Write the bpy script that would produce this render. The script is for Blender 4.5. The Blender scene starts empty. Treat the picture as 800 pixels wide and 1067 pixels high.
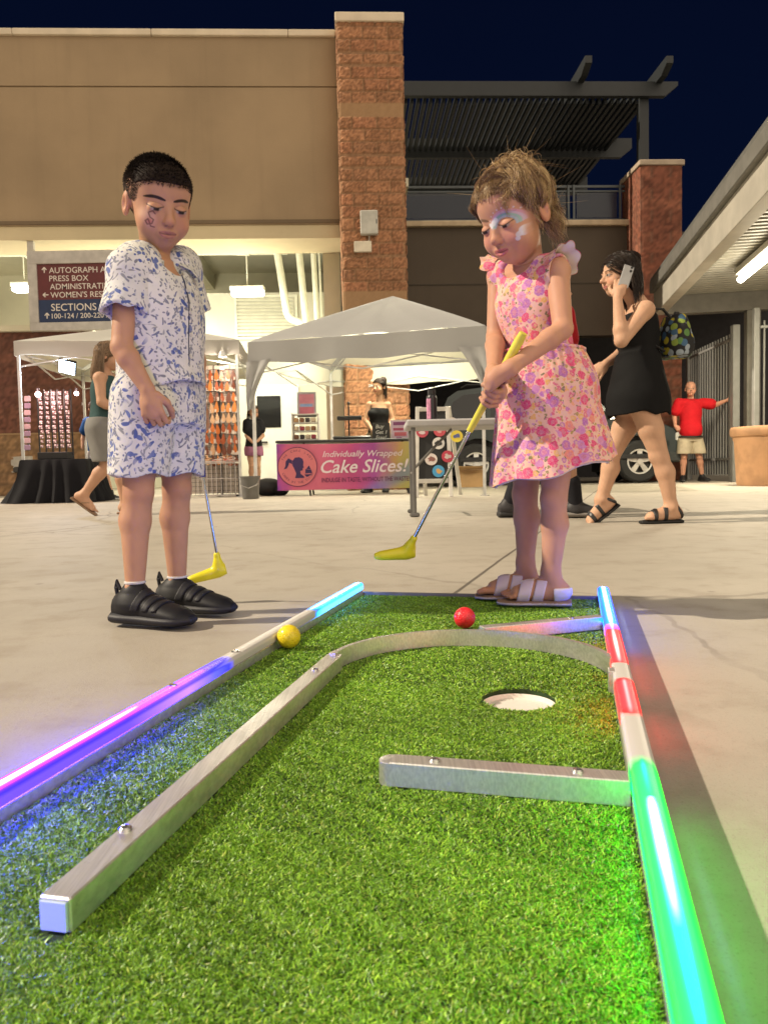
TURF_N = (270000, 230000, 170000)
import bpy, bmesh, math, random
import numpy as np
from mathutils import Vector, Matrix
random.seed(7); rng = np.random.default_rng(7)
SC = bpy.context.scene
COL = SC.collection
R_ = math.radians

# ------------------------------------------------------------------ camera model (survey of the photograph)
FPX = 800.0
CAMH = 0.34
PITCH = math.atan(44.5/800); ROLL = R_(1.2)
_F = np.array([0, math.cos(PITCH), -math.sin(PITCH)])
_U0 = np.array([0, math.sin(PITCH), math.cos(PITCH)]); _R0 = np.array([1.0, 0, 0])
_R = math.cos(ROLL)*_R0 - math.sin(ROLL)*_U0
_U = math.cos(ROLL)*_U0 + math.sin(ROLL)*_R0
CAM = np.array([0, 0, CAMH])
def ray(px, py): return (px-400)/FPX*_R - (py-533.5)/FPX*_U + _F
def P(px, py, Y):
    d = ray(px, py); return CAM + d*Y/d[1]
def G(px, py, z=0.0):
    d = ray(px, py); return CAM + d*(z-CAMH)/d[2]
cd = bpy.data.cameras.new('camera'); cam = bpy.data.objects.new('camera', cd); COL.objects.link(cam)
M4 = Matrix(((_R[0], _U[0], -_F[0], 0), (_R[1], _U[1], -_F[1], 0), (_R[2], _U[2], -_F[2], CAMH), (0, 0, 0, 1)))
cam.matrix_world = M4
cd.sensor_fit = 'VERTICAL'; cd.sensor_height = 36; cd.sensor_width = 27
cd.lens = FPX/1067*36; cd.clip_start = .01; cd.clip_end = 500
SC.camera = cam
cd.dof.use_dof = True; cd.dof.focus_distance = 1.85; cd.dof.aperture_fstop = 15
SC.view_settings.view_transform = 'Standard'; SC.view_settings.look = 'None'
SC.view_settings.gamma = 1; SC.view_settings.exposure = 0.32
SC.render.engine = 'CYCLES'
cy = SC.cycles
cy.use_denoising = True; cy.max_bounces = 5; cy.diffuse_bounces = 3; cy.glossy_bounces = 3
cy.transmission_bounces = 4; cy.transparent_max_bounces = 8; cy.caustics_reflective = False; cy.caustics_refractive = False
cy.sample_clamp_indirect = 6

# ------------------------------------------------------------------ materials
def srgb(*c):
    if len(c) == 1:
        s = c[0].lstrip('#'); c = [int(s[i:i+2], 16) for i in (0, 2, 4)]
    return tuple(((x/255)/12.92 if x/255 <= .04045 else ((x/255+.055)/1.055)**2.4) for x in c)
class NT:
    def __init__(s, mat):
        s.m = mat; s.t = mat.node_tree; s.n = s.t.nodes; s.l = s.t.links
    def node(s, kind, **kw):
        n = s.n.new(kind)
        for k, v in kw.items():
            if k.startswith('_'): n.inputs[k[1:].replace('_', ' ')].default_value = v
            else: setattr(n, k, v)
        return n
    def link(s, a, b): s.l.new(a, b)
    def val(s, x, inp):
        if hasattr(x, 'is_output') or isinstance(x, bpy.types.NodeSocket): s.l.new(x, inp)
        else: inp.default_value = x
    def math(s, op, a, b=0.0, c=0.0, clamp=False):
        n = s.n.new('ShaderNodeMath'); n.operation = op; n.use_clamp = clamp
        s.val(a, n.inputs[0]); s.val(b, n.inputs[1]); s.val(c, n.inputs[2]); return n.outputs[0]
    def vmath(s, op, a, b=(0, 0, 0)):
        n = s.n.new('ShaderNodeVectorMath'); n.operation = op
        s.val(a, n.inputs[0]); s.val(b, n.inputs[1])
        return n.outputs['Value'] if op in ('LENGTH', 'DOT_PRODUCT', 'DISTANCE') else n.outputs[0]
    def mix(s, f, a, b, mode='MIX'):
        n = s.n.new('ShaderNodeMix'); n.data_type = 'RGBA'; n.blend_type = mode
        s.val(f, n.inputs[0])
        for x, i in ((a, 6), (b, 7)):
            if isinstance(x, (tuple, list)): n.inputs[i].default_value = (*x[:3], 1)
            else: s.l.new(x, n.inputs[i])
        return n.outputs[2]
    def ramp(s, f, stops, interp='LINEAR'):
        n = s.n.new('ShaderNodeValToRGB'); cr = n.color_ramp; cr.interpolation = interp
        while len(cr.elements) < len(stops): cr.elements.new(.5)
        for e, (p, c) in zip(cr.elements, stops):
            e.position = p; e.color = (*c, 1) if len(c) == 3 else c
        s.val(f, n.inputs[0]); return n.outputs[0]
    def smooth(s, x, a, b):
        n = s.n.new('ShaderNodeMapRange'); n.interpolation_type = 'SMOOTHSTEP'
        s.val(x, n.inputs[0]); n.inputs[1].default_value = a; n.inputs[2].default_value = b
        return n.outputs[0]
    def noise(s, vec, scale, detail=3, rough=.55, out='Fac'):
        n = s.n.new('ShaderNodeTexNoise'); s.l.new(vec, n.inputs['Vector'])
        n.inputs['Scale'].default_value = scale; n.inputs['Detail'].default_value = detail
        n.inputs['Roughness'].default_value = rough; return n.outputs[out]
    def obj(s):
        return s.n.new('ShaderNodeTexCoord').outputs['Object']
def newmat(name):
    m = bpy.data.materials.new(name); m.use_nodes = True
    nt = NT(m); b = nt.n['Principled BSDF']; return m, nt, b
def mat(name, col, rough=.6, metal=0, var=.12, vscale=6, bump=0, bscale=60, spec=.5, trans=0, coat=0, sheen=0):
    m, nt, b = newmat(name)
    co = nt.obj()
    f = nt.noise(co, vscale, 4)
    f = nt.smooth(f, .3, .7)
    c = nt.mix(f, tuple(x*(1-var) for x in col), tuple(min(1, x*(1+var)) for x in col))
    nt.link(c, b.inputs['Base Color'])
    b.inputs['Roughness'].default_value = rough; b.inputs['Metallic'].default_value = metal
    b.inputs['Specular IOR Level'].default_value = spec
    if coat: b.inputs['Coat Weight'].default_value = coat
    if sheen: b.inputs['Sheen Weight'].default_value = sheen
    if trans:
        b.inputs['Transmission Weight'].default_value = trans
    if bump:
        bn = nt.node('ShaderNodeBump'); bn.inputs['Strength'].default_value = bump; bn.inputs['Distance'].default_value = .01
        nt.link(nt.noise(co, bscale, 3), bn.inputs['Height']); nt.link(bn.outputs[0], b.inputs['Normal'])
    return m
def emit(name, col, strength):
    m, nt, b = newmat(name)
    b.inputs['Base Color'].default_value = (*[min(1, c) for c in col], 1)
    b.inputs['Emission Color'].default_value = (*col, 1); b.inputs['Emission Strength'].default_value = strength
    return m
def translucent(name, col, mixf=.45, var=.05):
    """thin fabric: part of the light passes through"""
    m, nt, b = newmat(name)
    f = nt.noise(nt.obj(), 3, 4)
    c = nt.mix(f, tuple(x*(1-var) for x in col), tuple(min(1, x*(1+var)) for x in col))
    nt.link(c, b.inputs['Base Color']); b.inputs['Roughness'].default_value = .8
    t = nt.node('ShaderNodeBsdfTranslucent'); nt.link(c, t.inputs[0])
    mx = nt.node('ShaderNodeMixShader'); mx.inputs[0].default_value = mixf
    nt.link(b.outputs[0], mx.inputs[1]); nt.link(t.outputs[0], mx.inputs[2])
    nt.link(mx.outputs[0], nt.n['Material Output'].inputs[0])
    return m
def vcol(name, rough=.5, sss=0, emission=0, bump=0, bscale=300, spec=.4):
    m, nt, b = newmat(name)
    a = nt.node('ShaderNodeAttribute', attribute_name='col')
    nt.link(a.outputs['Color'], b.inputs['Base Color']); b.inputs['Roughness'].default_value = rough
    b.inputs['Specular IOR Level'].default_value = spec
    if sss:
        b.inputs['Subsurface Weight'].default_value = sss; b.inputs['Subsurface Radius'].default_value = (.012, .005, .003)
        b.inputs['Subsurface Scale'].default_value = .6
    if emission:
        nt.link(a.outputs['Color'], b.inputs['Emission Color']); b.inputs['Emission Strength'].default_value = emission
    if bump:
        bn = nt.node('ShaderNodeBump'); bn.inputs['Strength'].default_value = bump; bn.inputs['Distance'].default_value = .002
        nt.link(nt.noise(nt.obj(), bscale, 3), bn.inputs['Height']); nt.link(bn.outputs[0], b.inputs['Normal'])
    return m

# ------------------------------------------------------------------ scene tree
def props(o, label=None, cat=None, group=None, kind=None):
    if label: o['label'] = label
    if cat: o['category'] = cat
    if group: o['group'] = group
    if kind: o['kind'] = kind
    return o
def thing(name, label, cat, loc=(0, 0, 0), group=None):
    o = bpy.data.objects.new(name, None); COL.objects.link(o)
    o.location = tuple(float(x) for x in loc); o.empty_display_size = .1
    return props(o, label, cat, group)
def base_of(o):
    b = np.zeros(3)
    while o is not None:
        b += np.array(o.location); o = o.parent
    return b
def link_mesh(name, verts, faces, m, parent=None, smooth=False, cols=None, loc=None, sharp=None):
    """verts in world space; the object sits at its parent's base (or at loc)"""
    v = np.asarray(verts, dtype=np.float64).reshape(-1, 3)
    off = base_of(parent) if parent is not None else (np.asarray(loc, float) if loc is not None else np.zeros(3))
    me = bpy.data.meshes.new(name)
    if isinstance(faces, np.ndarray):
        n, k = faces.shape
        me.vertices.add(len(v)); me.vertices.foreach_set('co', (v-off).astype(np.float32).ravel())
        me.loops.add(n*k); me.loops.foreach_set('vertex_index', faces.astype(np.int32).ravel())
        me.polygons.add(n); me.polygons.foreach_set('loop_start', np.arange(0, n*k, k, dtype=np.int32))
        me.update(calc_edges=True); me.validate()
    else:
        me.from_pydata([tuple(x) for x in (v-off)], [], faces); me.update()
    if smooth: me.polygons.foreach_set('use_smooth', np.ones(len(me.polygons), dtype=bool))
    if cols is not None:
        a = me.color_attributes.new('col', 'FLOAT_COLOR', 'POINT')
        c = np.ones((len(v), 4), dtype=np.float32); c[:, :3] = cols
        a.data.foreach_set('color', c.ravel())
    o = bpy.data.objects.new(name, me); COL.objects.link(o)
    if m is not None:
        for mm in (m if isinstance(m, (list, tuple)) else [m]): me.materials.append(mm)
    if parent is not None: o.parent = parent
    elif loc is not None: o.location = tuple(float(x) for x in loc)
    if smooth and sharp is not None:
        try: me.set_sharp_from_angle(angle=R_(sharp))
        except Exception: pass
    return o
class MB:
    """collects shapes into ONE mesh; xf = optional 4x4 frame"""
    def __init__(s, xf=None): s.v = []; s.f = []; s.c = []; s.xf = xf; s.usec = False
    def add(s, vs, fs, col=None):
        n = len(s.v)
        for p in vs:
            p = np.asarray(p, float)
            if s.xf is not None: p = s.xf[:3, :3] @ p + s.xf[:3, 3]
            s.v.append(p)
            s.c.append(col if col is not None else (.5, .5, .5))
        if col is not None: s.usec = True
        s.f += [tuple(i+n for i in f) for f in fs]
        return s
    def box(s, lo, hi, bev=0, col=None):
        x0, y0, z0 = lo; x1, y1, z1 = hi
        if bev <= 0:
            v = [(x0,y0,z0),(x1,y0,z0),(x1,y1,z0),(x0,y1,z0),(x0,y0,z1),(x1,y0,z1),(x1,y1,z1),(x0,y1,z1)]
            return s.add(v, [(0,3,2,1),(4,5,6,7),(0,1,5,4),(1,2,6,5),(2,3,7,6),(3,0,4,7)], col)
        def ring(z, i):
            b = bev
            a0, a1, b0, b1 = x0+i, x1-i, y0+i, y1-i
            return [(a0+b,b0,z),(a1-b,b0,z),(a1,b0+b,z),(a1,b1-b,z),(a1-b,b1,z),(a0+b,b1,z),(a0,b1-b,z),(a0,b0+b,z)]
        v = ring(z0, bev)+ring(z0+bev, 0)+ring(z1-bev, 0)+ring(z1, bev)
        f = [tuple(range(7, -1, -1)), tuple(range(24, 32))]
        for k in range(3):
            for i in range(8):
                j = (i+1) % 8; f.append((k*8+i, k*8+j, k*8+8+j, k*8+8+i))
        return s.add(v, f, col)
    def obox(s, c, ax, ay, az, bev=0, col=None):
        """box by centre and three half-vectors"""
        c, ax, ay, az = (np.asarray(t, float) for t in (c, ax, ay, az))
        lx, ly, lz = (np.linalg.norm(t) for t in (ax, ay, az))
        t = MB(); t.box((-lx, -ly, -lz), (lx, ly, lz), bev)
        R = np.stack([ax/lx, ay/ly, az/lz], 1)
        return s.add([c+R@p for p in t.v], t.f, col)
    def bar(s, a, b, w, h=None, up=(0, 0, 1), bev=0, col=None):
        a, b = np.asarray(a, float), np.asarray(b, float); h = h or w
        d = b-a; L = np.linalg.norm(d); d /= L
        up = np.asarray(up, float)
        if abs(d@up) > .98: up = np.array([1.0, 0, 0])
        x = np.cross(d, up); x /= np.linalg.norm(x); z = np.cross(x, d)
        return s.obox((a+b)/2, x*w/2, d*L/2, z*h/2, bev, col)
    def tube(s, pts, r, n=8, cap=True, col=None, flat=None):
        pts = [np.asarray(p, float) for p in pts]; m = len(pts)
        rr = [r]*m if np.isscalar(r) else list(r)
        vs = []; prev = None
        for i, p in enumerate(pts):
            t = pts[min(i+1, m-1)]-pts[max(i-1, 0)]; t = t/(np.linalg.norm(t)+1e-12)
            if prev is None:
                a = np.array([0, 0, 1.0]) if abs(t[2]) < .9 else np.array([1.0, 0, 0])
            else: a = prev
            x = a - t*(a@t); x /= (np.linalg.norm(x)+1e-12); prev = x; y = np.cross(t, x)
            for k in range(n):
                an = 2*math.pi*k/n
                vs.append(p+rr[i]*(x*math.cos(an)*(flat or 1)+y*math.sin(an)))
        fs = []
        for i in range(m-1):
            for k in range(n):
                j = (k+1) % n; fs.append((i*n+k, i*n+j, i*n+n+j, i*n+n+k))
        if cap: fs += [tuple(range(n-1, -1, -1)), tuple(range((m-1)*n, m*n))]
        return s.add(vs, fs, col)
    def lathe(s, c, prof, n=24, axis=(0, 0, 1), cap=True, col=None):
        c = np.asarray(c, float); z = np.asarray(axis, float); z /= np.linalg.norm(z)
        a = np.array([1.0, 0, 0]) if abs(z[0]) < .9 else np.array([0, 1.0, 0])
        x = a-z*(a@z); x /= np.linalg.norm(x); y = np.cross(z, x)
        vs = [c+z*h+r*(x*math.cos(2*math.pi*k/n)+y*math.sin(2*math.pi*k/n)) for r, h in prof for k in range(n)]
        fs = []
        for i in range(len(prof)-1):
            for k in range(n):
                j = (k+1) % n; fs.append((i*n+k, i*n+j, i*n+n+j, i*n+n+k))
        if cap:
            if prof[0][0] > 1e-6: fs.append(tuple(range(n-1, -1, -1)))
            if prof[-1][0] > 1e-6: fs.append(tuple(range((len(prof)-1)*n, len(prof)*n)))
        return s.add(vs, fs, col)
    def prism(s, poly, d, col=None):
        """closed polygon of 3-D points pushed along vector d"""
        d = np.asarray(d, float); p = [np.asarray(q, float) for q in poly]; n = len(p)
        return s.add(p+[q+d for q in p], [tuple(range(n-1, -1, -1)), tuple(range(n, 2*n))]+[(i, (i+1) % n, n+(i+1) % n, n+i) for i in range(n)], col)
    def sheet(s, grid, col=None):
        """grid[i][j] of points"""
        a = len(grid); b = len(grid[0])
        return s.add([p for r in grid for p in r], [(i*b+j, i*b+j+1, (i+1)*b+j+1, (i+1)*b+j) for i in range(a-1) for j in range(b-1)], col)
    def sphere(s, c, r, n=16, m=10, col=None, sc=(1, 1, 1)):
        c = np.asarray(c, float); prof = [(r*math.sin(math.pi*i/m), -r*math.cos(math.pi*i/m)) for i in range(m+1)]
        t = MB(); t.lathe((0, 0, 0), prof, n, cap=False)
        return s.add([c+np.array(p)*np.array(sc) for p in t.v], t.f, col)
    def build(s, name, m, parent=None, smooth=False, loc=None, sharp=35, fixn=True):
        o = link_mesh(name, s.v, s.f, m, parent, False, np.array(s.c) if s.usec else None, loc)
        if fixn:
            bm = bmesh.new(); bm.from_mesh(o.data); bmesh.ops.recalc_face_normals(bm, faces=bm.faces); bm.to_mesh(o.data); bm.free()
        if smooth:
            o.data.polygons.foreach_set('use_smooth', np.ones(len(o.data.polygons), dtype=bool))
            o.data.set_sharp_from_angle(angle=R_(sharp))
        return o
def text_mesh(name, s, m, parent, origin, ax, ay, size=None, width=None, shear=0, offset=0, extrude=.0, align='LEFT', spacing=1.0):
    """lettering: lies in the plane (ax, ay) with its baseline start at origin"""
    cu = bpy.data.curves.new('t', 'FONT'); cu.body = s; cu.align_x = align; cu.shear = shear; cu.offset = offset
    cu.size = 1.0; cu.space_character = spacing; cu.extrude = extrude; cu.resolution_u = 3
    ob = bpy.data.objects.new('t', cu); COL.objects.link(ob)
    dg = bpy.context.evaluated_depsgraph_get(); me = bpy.data.meshes.new_from_object(ob.evaluated_get(dg))
    v = np.array([w.co for w in me.vertices]); fs = [tuple(p.vertices) for p in me.polygons]
    bpy.data.objects.remove(ob); bpy.data.curves.remove(cu); bpy.data.meshes.remove(me)
    w = v[:, 0].max()-v[:, 0].min()
    k = size if size else width/w
    kx = (width/w) if width else k
    ax, ay = np.asarray(ax, float), np.asarray(ay, float); nz = np.cross(ax, ay)
    x0 = v[:, 0].min() if align == 'LEFT' else 0
    W = np.asarray(origin, float)+np.outer((v[:, 0]-x0)*kx, ax)+np.outer(v[:, 1]*k, ay)+np.outer(v[:, 2]*k, nz)
    return link_mesh(name, W, fs, m, parent)

# ------------------------------------------------------------------ world: night sky, plus a warm glow added behind the camera as fill
w = bpy.data.worlds.new('World'); SC.world = w; w.use_nodes = True
wt = NT(w); bg = wt.n['Background']
co = wt.n.new('ShaderNodeTexCoord').outputs['Generated']
nrm = wt.vmath('NORMALIZE', co)
gl = Vector((.50, -.78, .42)).normalized()
d1 = wt.math('MAXIMUM', wt.vmath('DOT_PRODUCT', nrm, tuple(gl)), 0.0)
glow = wt.math('POWER', d1, 2.2)
up = wt.n.new('ShaderNodeSeparateXYZ'); wt.link(nrm, up.inputs[0])
hz = wt.smooth(up.outputs[2], .05, .7)
sky = wt.mix(hz, (.0016, .0042, .0165), (.0010, .0026, .0120))
sky = wt.mix(wt.math('MULTIPLY', wt.noise(nrm, 3, 3), .35), sky, (.0010, .0020, .0085))
warm = wt.mix(glow, (0, 0, 0), WARM if 'WARM' in globals() else (1.62, 1.36, 1.04))
tot = wt.mix(1.0, sky, warm, 'ADD')
wt.link(tot, bg.inputs[0]); bg.inputs[1].default_value = 1.0

# the floodlight that throws the hard shadows to the right
sl = bpy.data.lights.new('floodlight', 'SUN'); sl.energy = 4.4; sl.angle = R_(1.2); sl.color = (1.0, .86, .66)
so = bpy.data.objects.new('floodlight', sl); COL.objects.link(so)
ELEV = R_(38); az = np.array([1.0, .05]); az /= np.linalg.norm(az)
sd = Vector((az[0]*math.cos(ELEV), az[1]*math.cos(ELEV), -math.sin(ELEV)))
so.rotation_euler = sd.to_track_quat('-Z', 'Y').to_euler(); so.location = (-8, 0, 9)
def lamp(name, kind, loc, energy, color, size=.2, sizey=None, aim=None):
    l = bpy.data.lights.new(name, kind); l.energy = energy; l.color = color
    if kind == 'AREA':
        l.size = size
        if sizey: l.shape = 'RECTANGLE'; l.size_y = sizey
    elif kind in ('POINT', 'SPOT'): l.shadow_soft_size = size
    o = bpy.data.objects.new(name, l); COL.objects.link(o); o.location = tuple(loc)
    if aim is not None:
        o.rotation_euler = (Vector(aim)-Vector(loc)).to_track_quat('-Z', 'Y').to_euler()
    return o

# ------------------------------------------------------------------ ground
def concrete_mat():
    m, nt, b = newmat('plaza_concrete')
    co = nt.obj()
    n1 = nt.noise(co, .55, 5, .6); n2 = nt.noise(co, 7, 5, .6); n3 = nt.noise(co, 90, 2); n4 = nt.noise(co, 380, 2)
    c = nt.ramp(n1, [(.3, (.325, .293, .243)), (.55, (.395, .358, .298)), (.75, (.445, .40, .335))])
    c = nt.mix(nt.math('MULTIPLY', nt.smooth(n2, .48, .72), .45), c, (.26, .22, .17))
    c = nt.mix(nt.math('MULTIPLY', nt.smooth(n3, .55, .8), .25), c, (.24, .2, .16))
    c = nt.mix(nt.math('MULTIPLY', nt.smooth(n4, .58, .72), .5), c, (.19, .165, .135))
    # spots and stains
    v = nt.node('ShaderNodeTexVoronoi', feature='F1'); nt.link(co, v.inputs['Vector']); v.inputs['Scale'].default_value = 3.1
    sp = nt.smooth(nt.math('ADD', v.outputs['Distance'], nt.math('MULTIPLY', n2, .05)), .075, .035)
    cc = nt.node('ShaderNodeSeparateColor'); nt.link(v.outputs['Color'], cc.inputs[0])
    sp = nt.math('MULTIPLY', sp, nt.math('GREATER_THAN', cc.outputs[0], .55))
    c = nt.mix(nt.math('MULTIPLY', sp, .6), c, (.13, .11, .09))
    big = nt.noise(co, 1.35, 6, .68)
    c = nt.mix(nt.math('MULTIPLY', nt.smooth(big, .50, .66), .32), c, (.27, .235, .185))
    mps = nt.node('ShaderNodeMapping'); mps.inputs['Scale'].default_value = (.5, 2.6, 1); mps.inputs['Rotation'].default_value = (0, 0, .6); nt.link(co, mps.inputs[0])
    c = nt.mix(nt.math('MULTIPLY', nt.smooth(nt.noise(mps.outputs[0], 2.2, 6, .7), .56, .70), .14), c, (.24, .205, .16))
    # saw-cut joints, a grid turned 18 degrees
    mp = nt.node('ShaderNodeMapping'); mp.inputs['Rotation'].default_value = (0, 0, R_(18)); nt.link(co, mp.inputs[0])
    wob = nt.math('MULTIPLY', nt.math('SUBTRACT', nt.noise(co, 2, 2), .5), .012)
    s = nt.node('ShaderNodeSeparateXYZ'); nt.link(mp.outputs[0], s.inputs[0])
    L = None
    for k, (ax, off) in enumerate(((s.outputs[0], JX), (s.outputs[1], JY))):
        t = nt.math('ADD', nt.math('ADD', ax, off), wob)
        t = nt.math('ABSOLUTE', nt.math('SUBTRACT', nt.math('FRACT', nt.math('DIVIDE', t, PER[k])), .5))
        e = nt.smooth(nt.math('MULTIPLY', nt.math('SUBTRACT', .5, t), PER[k]), .0085, .003)
        L = e if L is None else nt.math('MAXIMUM', L, e)
    c = nt.mix(nt.math('MULTIPLY', L, .8), c, (.06, .05, .04))
    # fine cracks
    vc = nt.node('ShaderNodeTexVoronoi', feature='DISTANCE_TO_EDGE'); vc.inputs['Scale'].default_value = .42
    wv = nt.node('ShaderNodeMix', data_type='VECTOR'); wv.inputs[0].default_value = .25
    nt.link(co, wv.inputs[4]); nt.link(nt.noise(co, 1.7, 4, out='Color'), wv.inputs[5]); nt.link(wv.outputs[1], vc.inputs['Vector'])
    cr = nt.smooth(vc.outputs['Distance'], .004, .0012)
    c = nt.mix(nt.math('MULTIPLY', nt.math('MULTIPLY', cr, nt.smooth(n1, .45, .6)), .5), c, (.12, .1, .08))
    nt.link(c, b.inputs['Base Color']); b.inputs['Roughness'].default_value = .62
    nt.link(nt.ramp(n2, [(0, (.5,)*3), (1, (.75,)*3)]), b.inputs['Roughness'])
    b.inputs['Specular IOR Level'].default_value = .35
    bn = nt.node('ShaderNodeBump'); bn.inputs['Strength'].default_value = .25; bn.inputs['Distance'].default_value = .004
    nt.link(nt.math('ADD', nt.math('SUBTRACT', nt.math('MULTIPLY', n4, .4), L), nt.math('MULTIPLY', n3, .5)), bn.inputs['Height']); nt.link(bn.outputs[0], b.inputs['Normal'])
    return m
# joint through pixels (485,610)-(540,570): rotated coordinate of that line
PER = (3.0, 9.0)
_c, _s = math.cos(R_(18)), math.sin(R_(18))
_p = G(485, 610); JX = -(_c*_p[0]-_s*_p[1]); _p = G(160, 527); JY = -(_s*_p[0]+_c*_p[1])
g = MB(); n = 24
g.sheet([[(-120+240*i/n, -60+300*j/n, 0) for j in range(n+1)] for i in range(n+1)])
ground = g.build('ground', concrete_mat()); props(ground, 'pale beige concrete plaza paving with saw cut joints', 'ground', kind='structure')
# ================================================================== the mini-golf hole
TH = R_(14.4)
gu = np.array([math.cos(TH), -math.sin(TH), 0]); gv = np.array([math.sin(TH), math.cos(TH), 0])
def GP(u, v, z=0.0): return gu*u+gv*v+np.array([0, 0, z])
ALU = None
def alu_mat(name='brushed_aluminium', col=(.86, .84, .80), rough=.36):
    m, nt, b = newmat(name); co = nt.obj()
    mp = nt.node('ShaderNodeMapping'); mp.inputs['Rotation'].default_value = (0, 0, TH); mp.inputs['Scale'].default_value = (140, 4, 60); nt.link(co, mp.inputs[0])
    n1 = nt.noise(mp.outputs[0], 3, 3); n2 = nt.noise(co, 14, 4); n3 = nt.noise(co, 120, 2)
    c = nt.mix(nt.smooth(n1, .3, .7), tuple(x*.86 for x in col), tuple(x*1.08 for x in col))
    c = nt.mix(nt.math('MULTIPLY', nt.smooth(n2, .5, .75), .25), c, (.55, .52, .48))
    c = nt.mix(nt.math('MULTIPLY', nt.smooth(n3, .68, .74), .25), c, (.4, .37, .33))
    nt.link(c, b.inputs['Base Color']); b.inputs['Metallic'].default_value = .9
    nt.link(nt.ramp(n2, [(.2, (rough-.06,)*3), (.8, (rough+.16,)*3)]), b.inputs['Roughness'])
    bn = nt.node('ShaderNodeBump'); bn.inputs['Strength'].default_value = .08; bn.inputs['Distance'].default_value = .002
    nt.link(n1, bn.inputs['Height']); nt.link(bn.outputs[0], b.inputs['Normal'])
    return m
ALU = alu_mat()
VN, VF = -.30, 1.885            # near and far end of the board
ZT = .018                       # turf backing height
def uL(v): return -.522-(v-.5)*.016      # inner face of the left rail
def uR(v): return .046-(v-.5)*.006       # inner face of the right rail
HOLE = (-.085, 1.058); HR = .052
green = thing('putting_green', 'green artificial turf mini golf hole framed by glowing aluminium rails', 'mini golf hole', GP(-.24, .8))
# board under the turf, with the hole cut out of it
def board():
    mb = MB(); n = 48
    # outer rectangle sampled by angle round the hole -> ring faces
    ring = []; out = []
    for k in range(n):
        a = 2*math.pi*k/n; du, dv = math.cos(a), math.sin(a)
        ring.append((HOLE[0]+HR*du, HOLE[1]+HR*dv))
        ts = []
        if du > 1e-9: ts.append((uR(1)+.012-HOLE[0])/du)
        if du < -1e-9: ts.append((uL(1)-.012-HOLE[0])/du)
        if dv > 1e-9: ts.append((VF-HOLE[1])/dv)
        if dv < -1e-9: ts.append((VN-HOLE[1])/dv)
        t = min(ts); out.append((HOLE[0]+t*du, HOLE[1]+t*dv))
    top = [GP(*p, ZT) for p in ring]+[GP(*p, ZT) for p in out]
    bot = [GP(*p, .004) for p in ring]+[GP(*p, .004) for p in out]
    fs = []
    for k in range(n):
        j = (k+1) % n
        fs += [(k, j, n+j, n+k), (2*n+k, 3*n+k, 3*n+j, 2*n+j), (n+k, n+j, 3*n+j, 3*n+k), (k, 2*n+k, 2*n+j, j)]
    mb.add(top+bot, fs); return mb
board().build('base_board', mat('turf_backing', (.020, .045, .012), .9, var=.4, vscale=40), green)
# cup
cup = MB(); cup.lathe(GP(*HOLE, 0), [(HR-.0015, ZT-.0065), (HR-.0035, .005), (0, .0045)], 40, cap=False)
cup.build('cup', mat('cup_plastic', (.78, .74, .68), .5), green, smooth=True)
# corners missing from the angular sampling
def bar_uv(mb, p0, p1, w, z0, z1, bev=.0015):
    a, b = GP(*p0, (z0+z1)/2), GP(*p1, (z0+z1)/2); mb.bar(a, b, w, z1-z0, bev=bev); return mb
RW = .024
def rail(pts_in, side):
    """aluminium channel: inner face on pts_in"""
    (a, b) = pts_in; o = side*RW/2
    mb = MB(); bar_uv(mb, (a[0]+o, a[1]), (b[0]+o, b[1]), RW, .002, .034); return mb
rail(((uL(VN), VN), (uL(VF), VF)), -1).build('side_rail', ALU, green)
rail(((uR(VN), VN), (uR(VF), VF)), 1).build('side_rail', ALU, green)
e = MB(); bar_uv(e, (uL(VF)-RW, VF+.006), (uR(VF)+RW, VF+.006), .008, .002, .026); e.build('end_rail', mat('dark_metal_edge', (.22, .21, .20), .6, .4), green)
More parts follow.
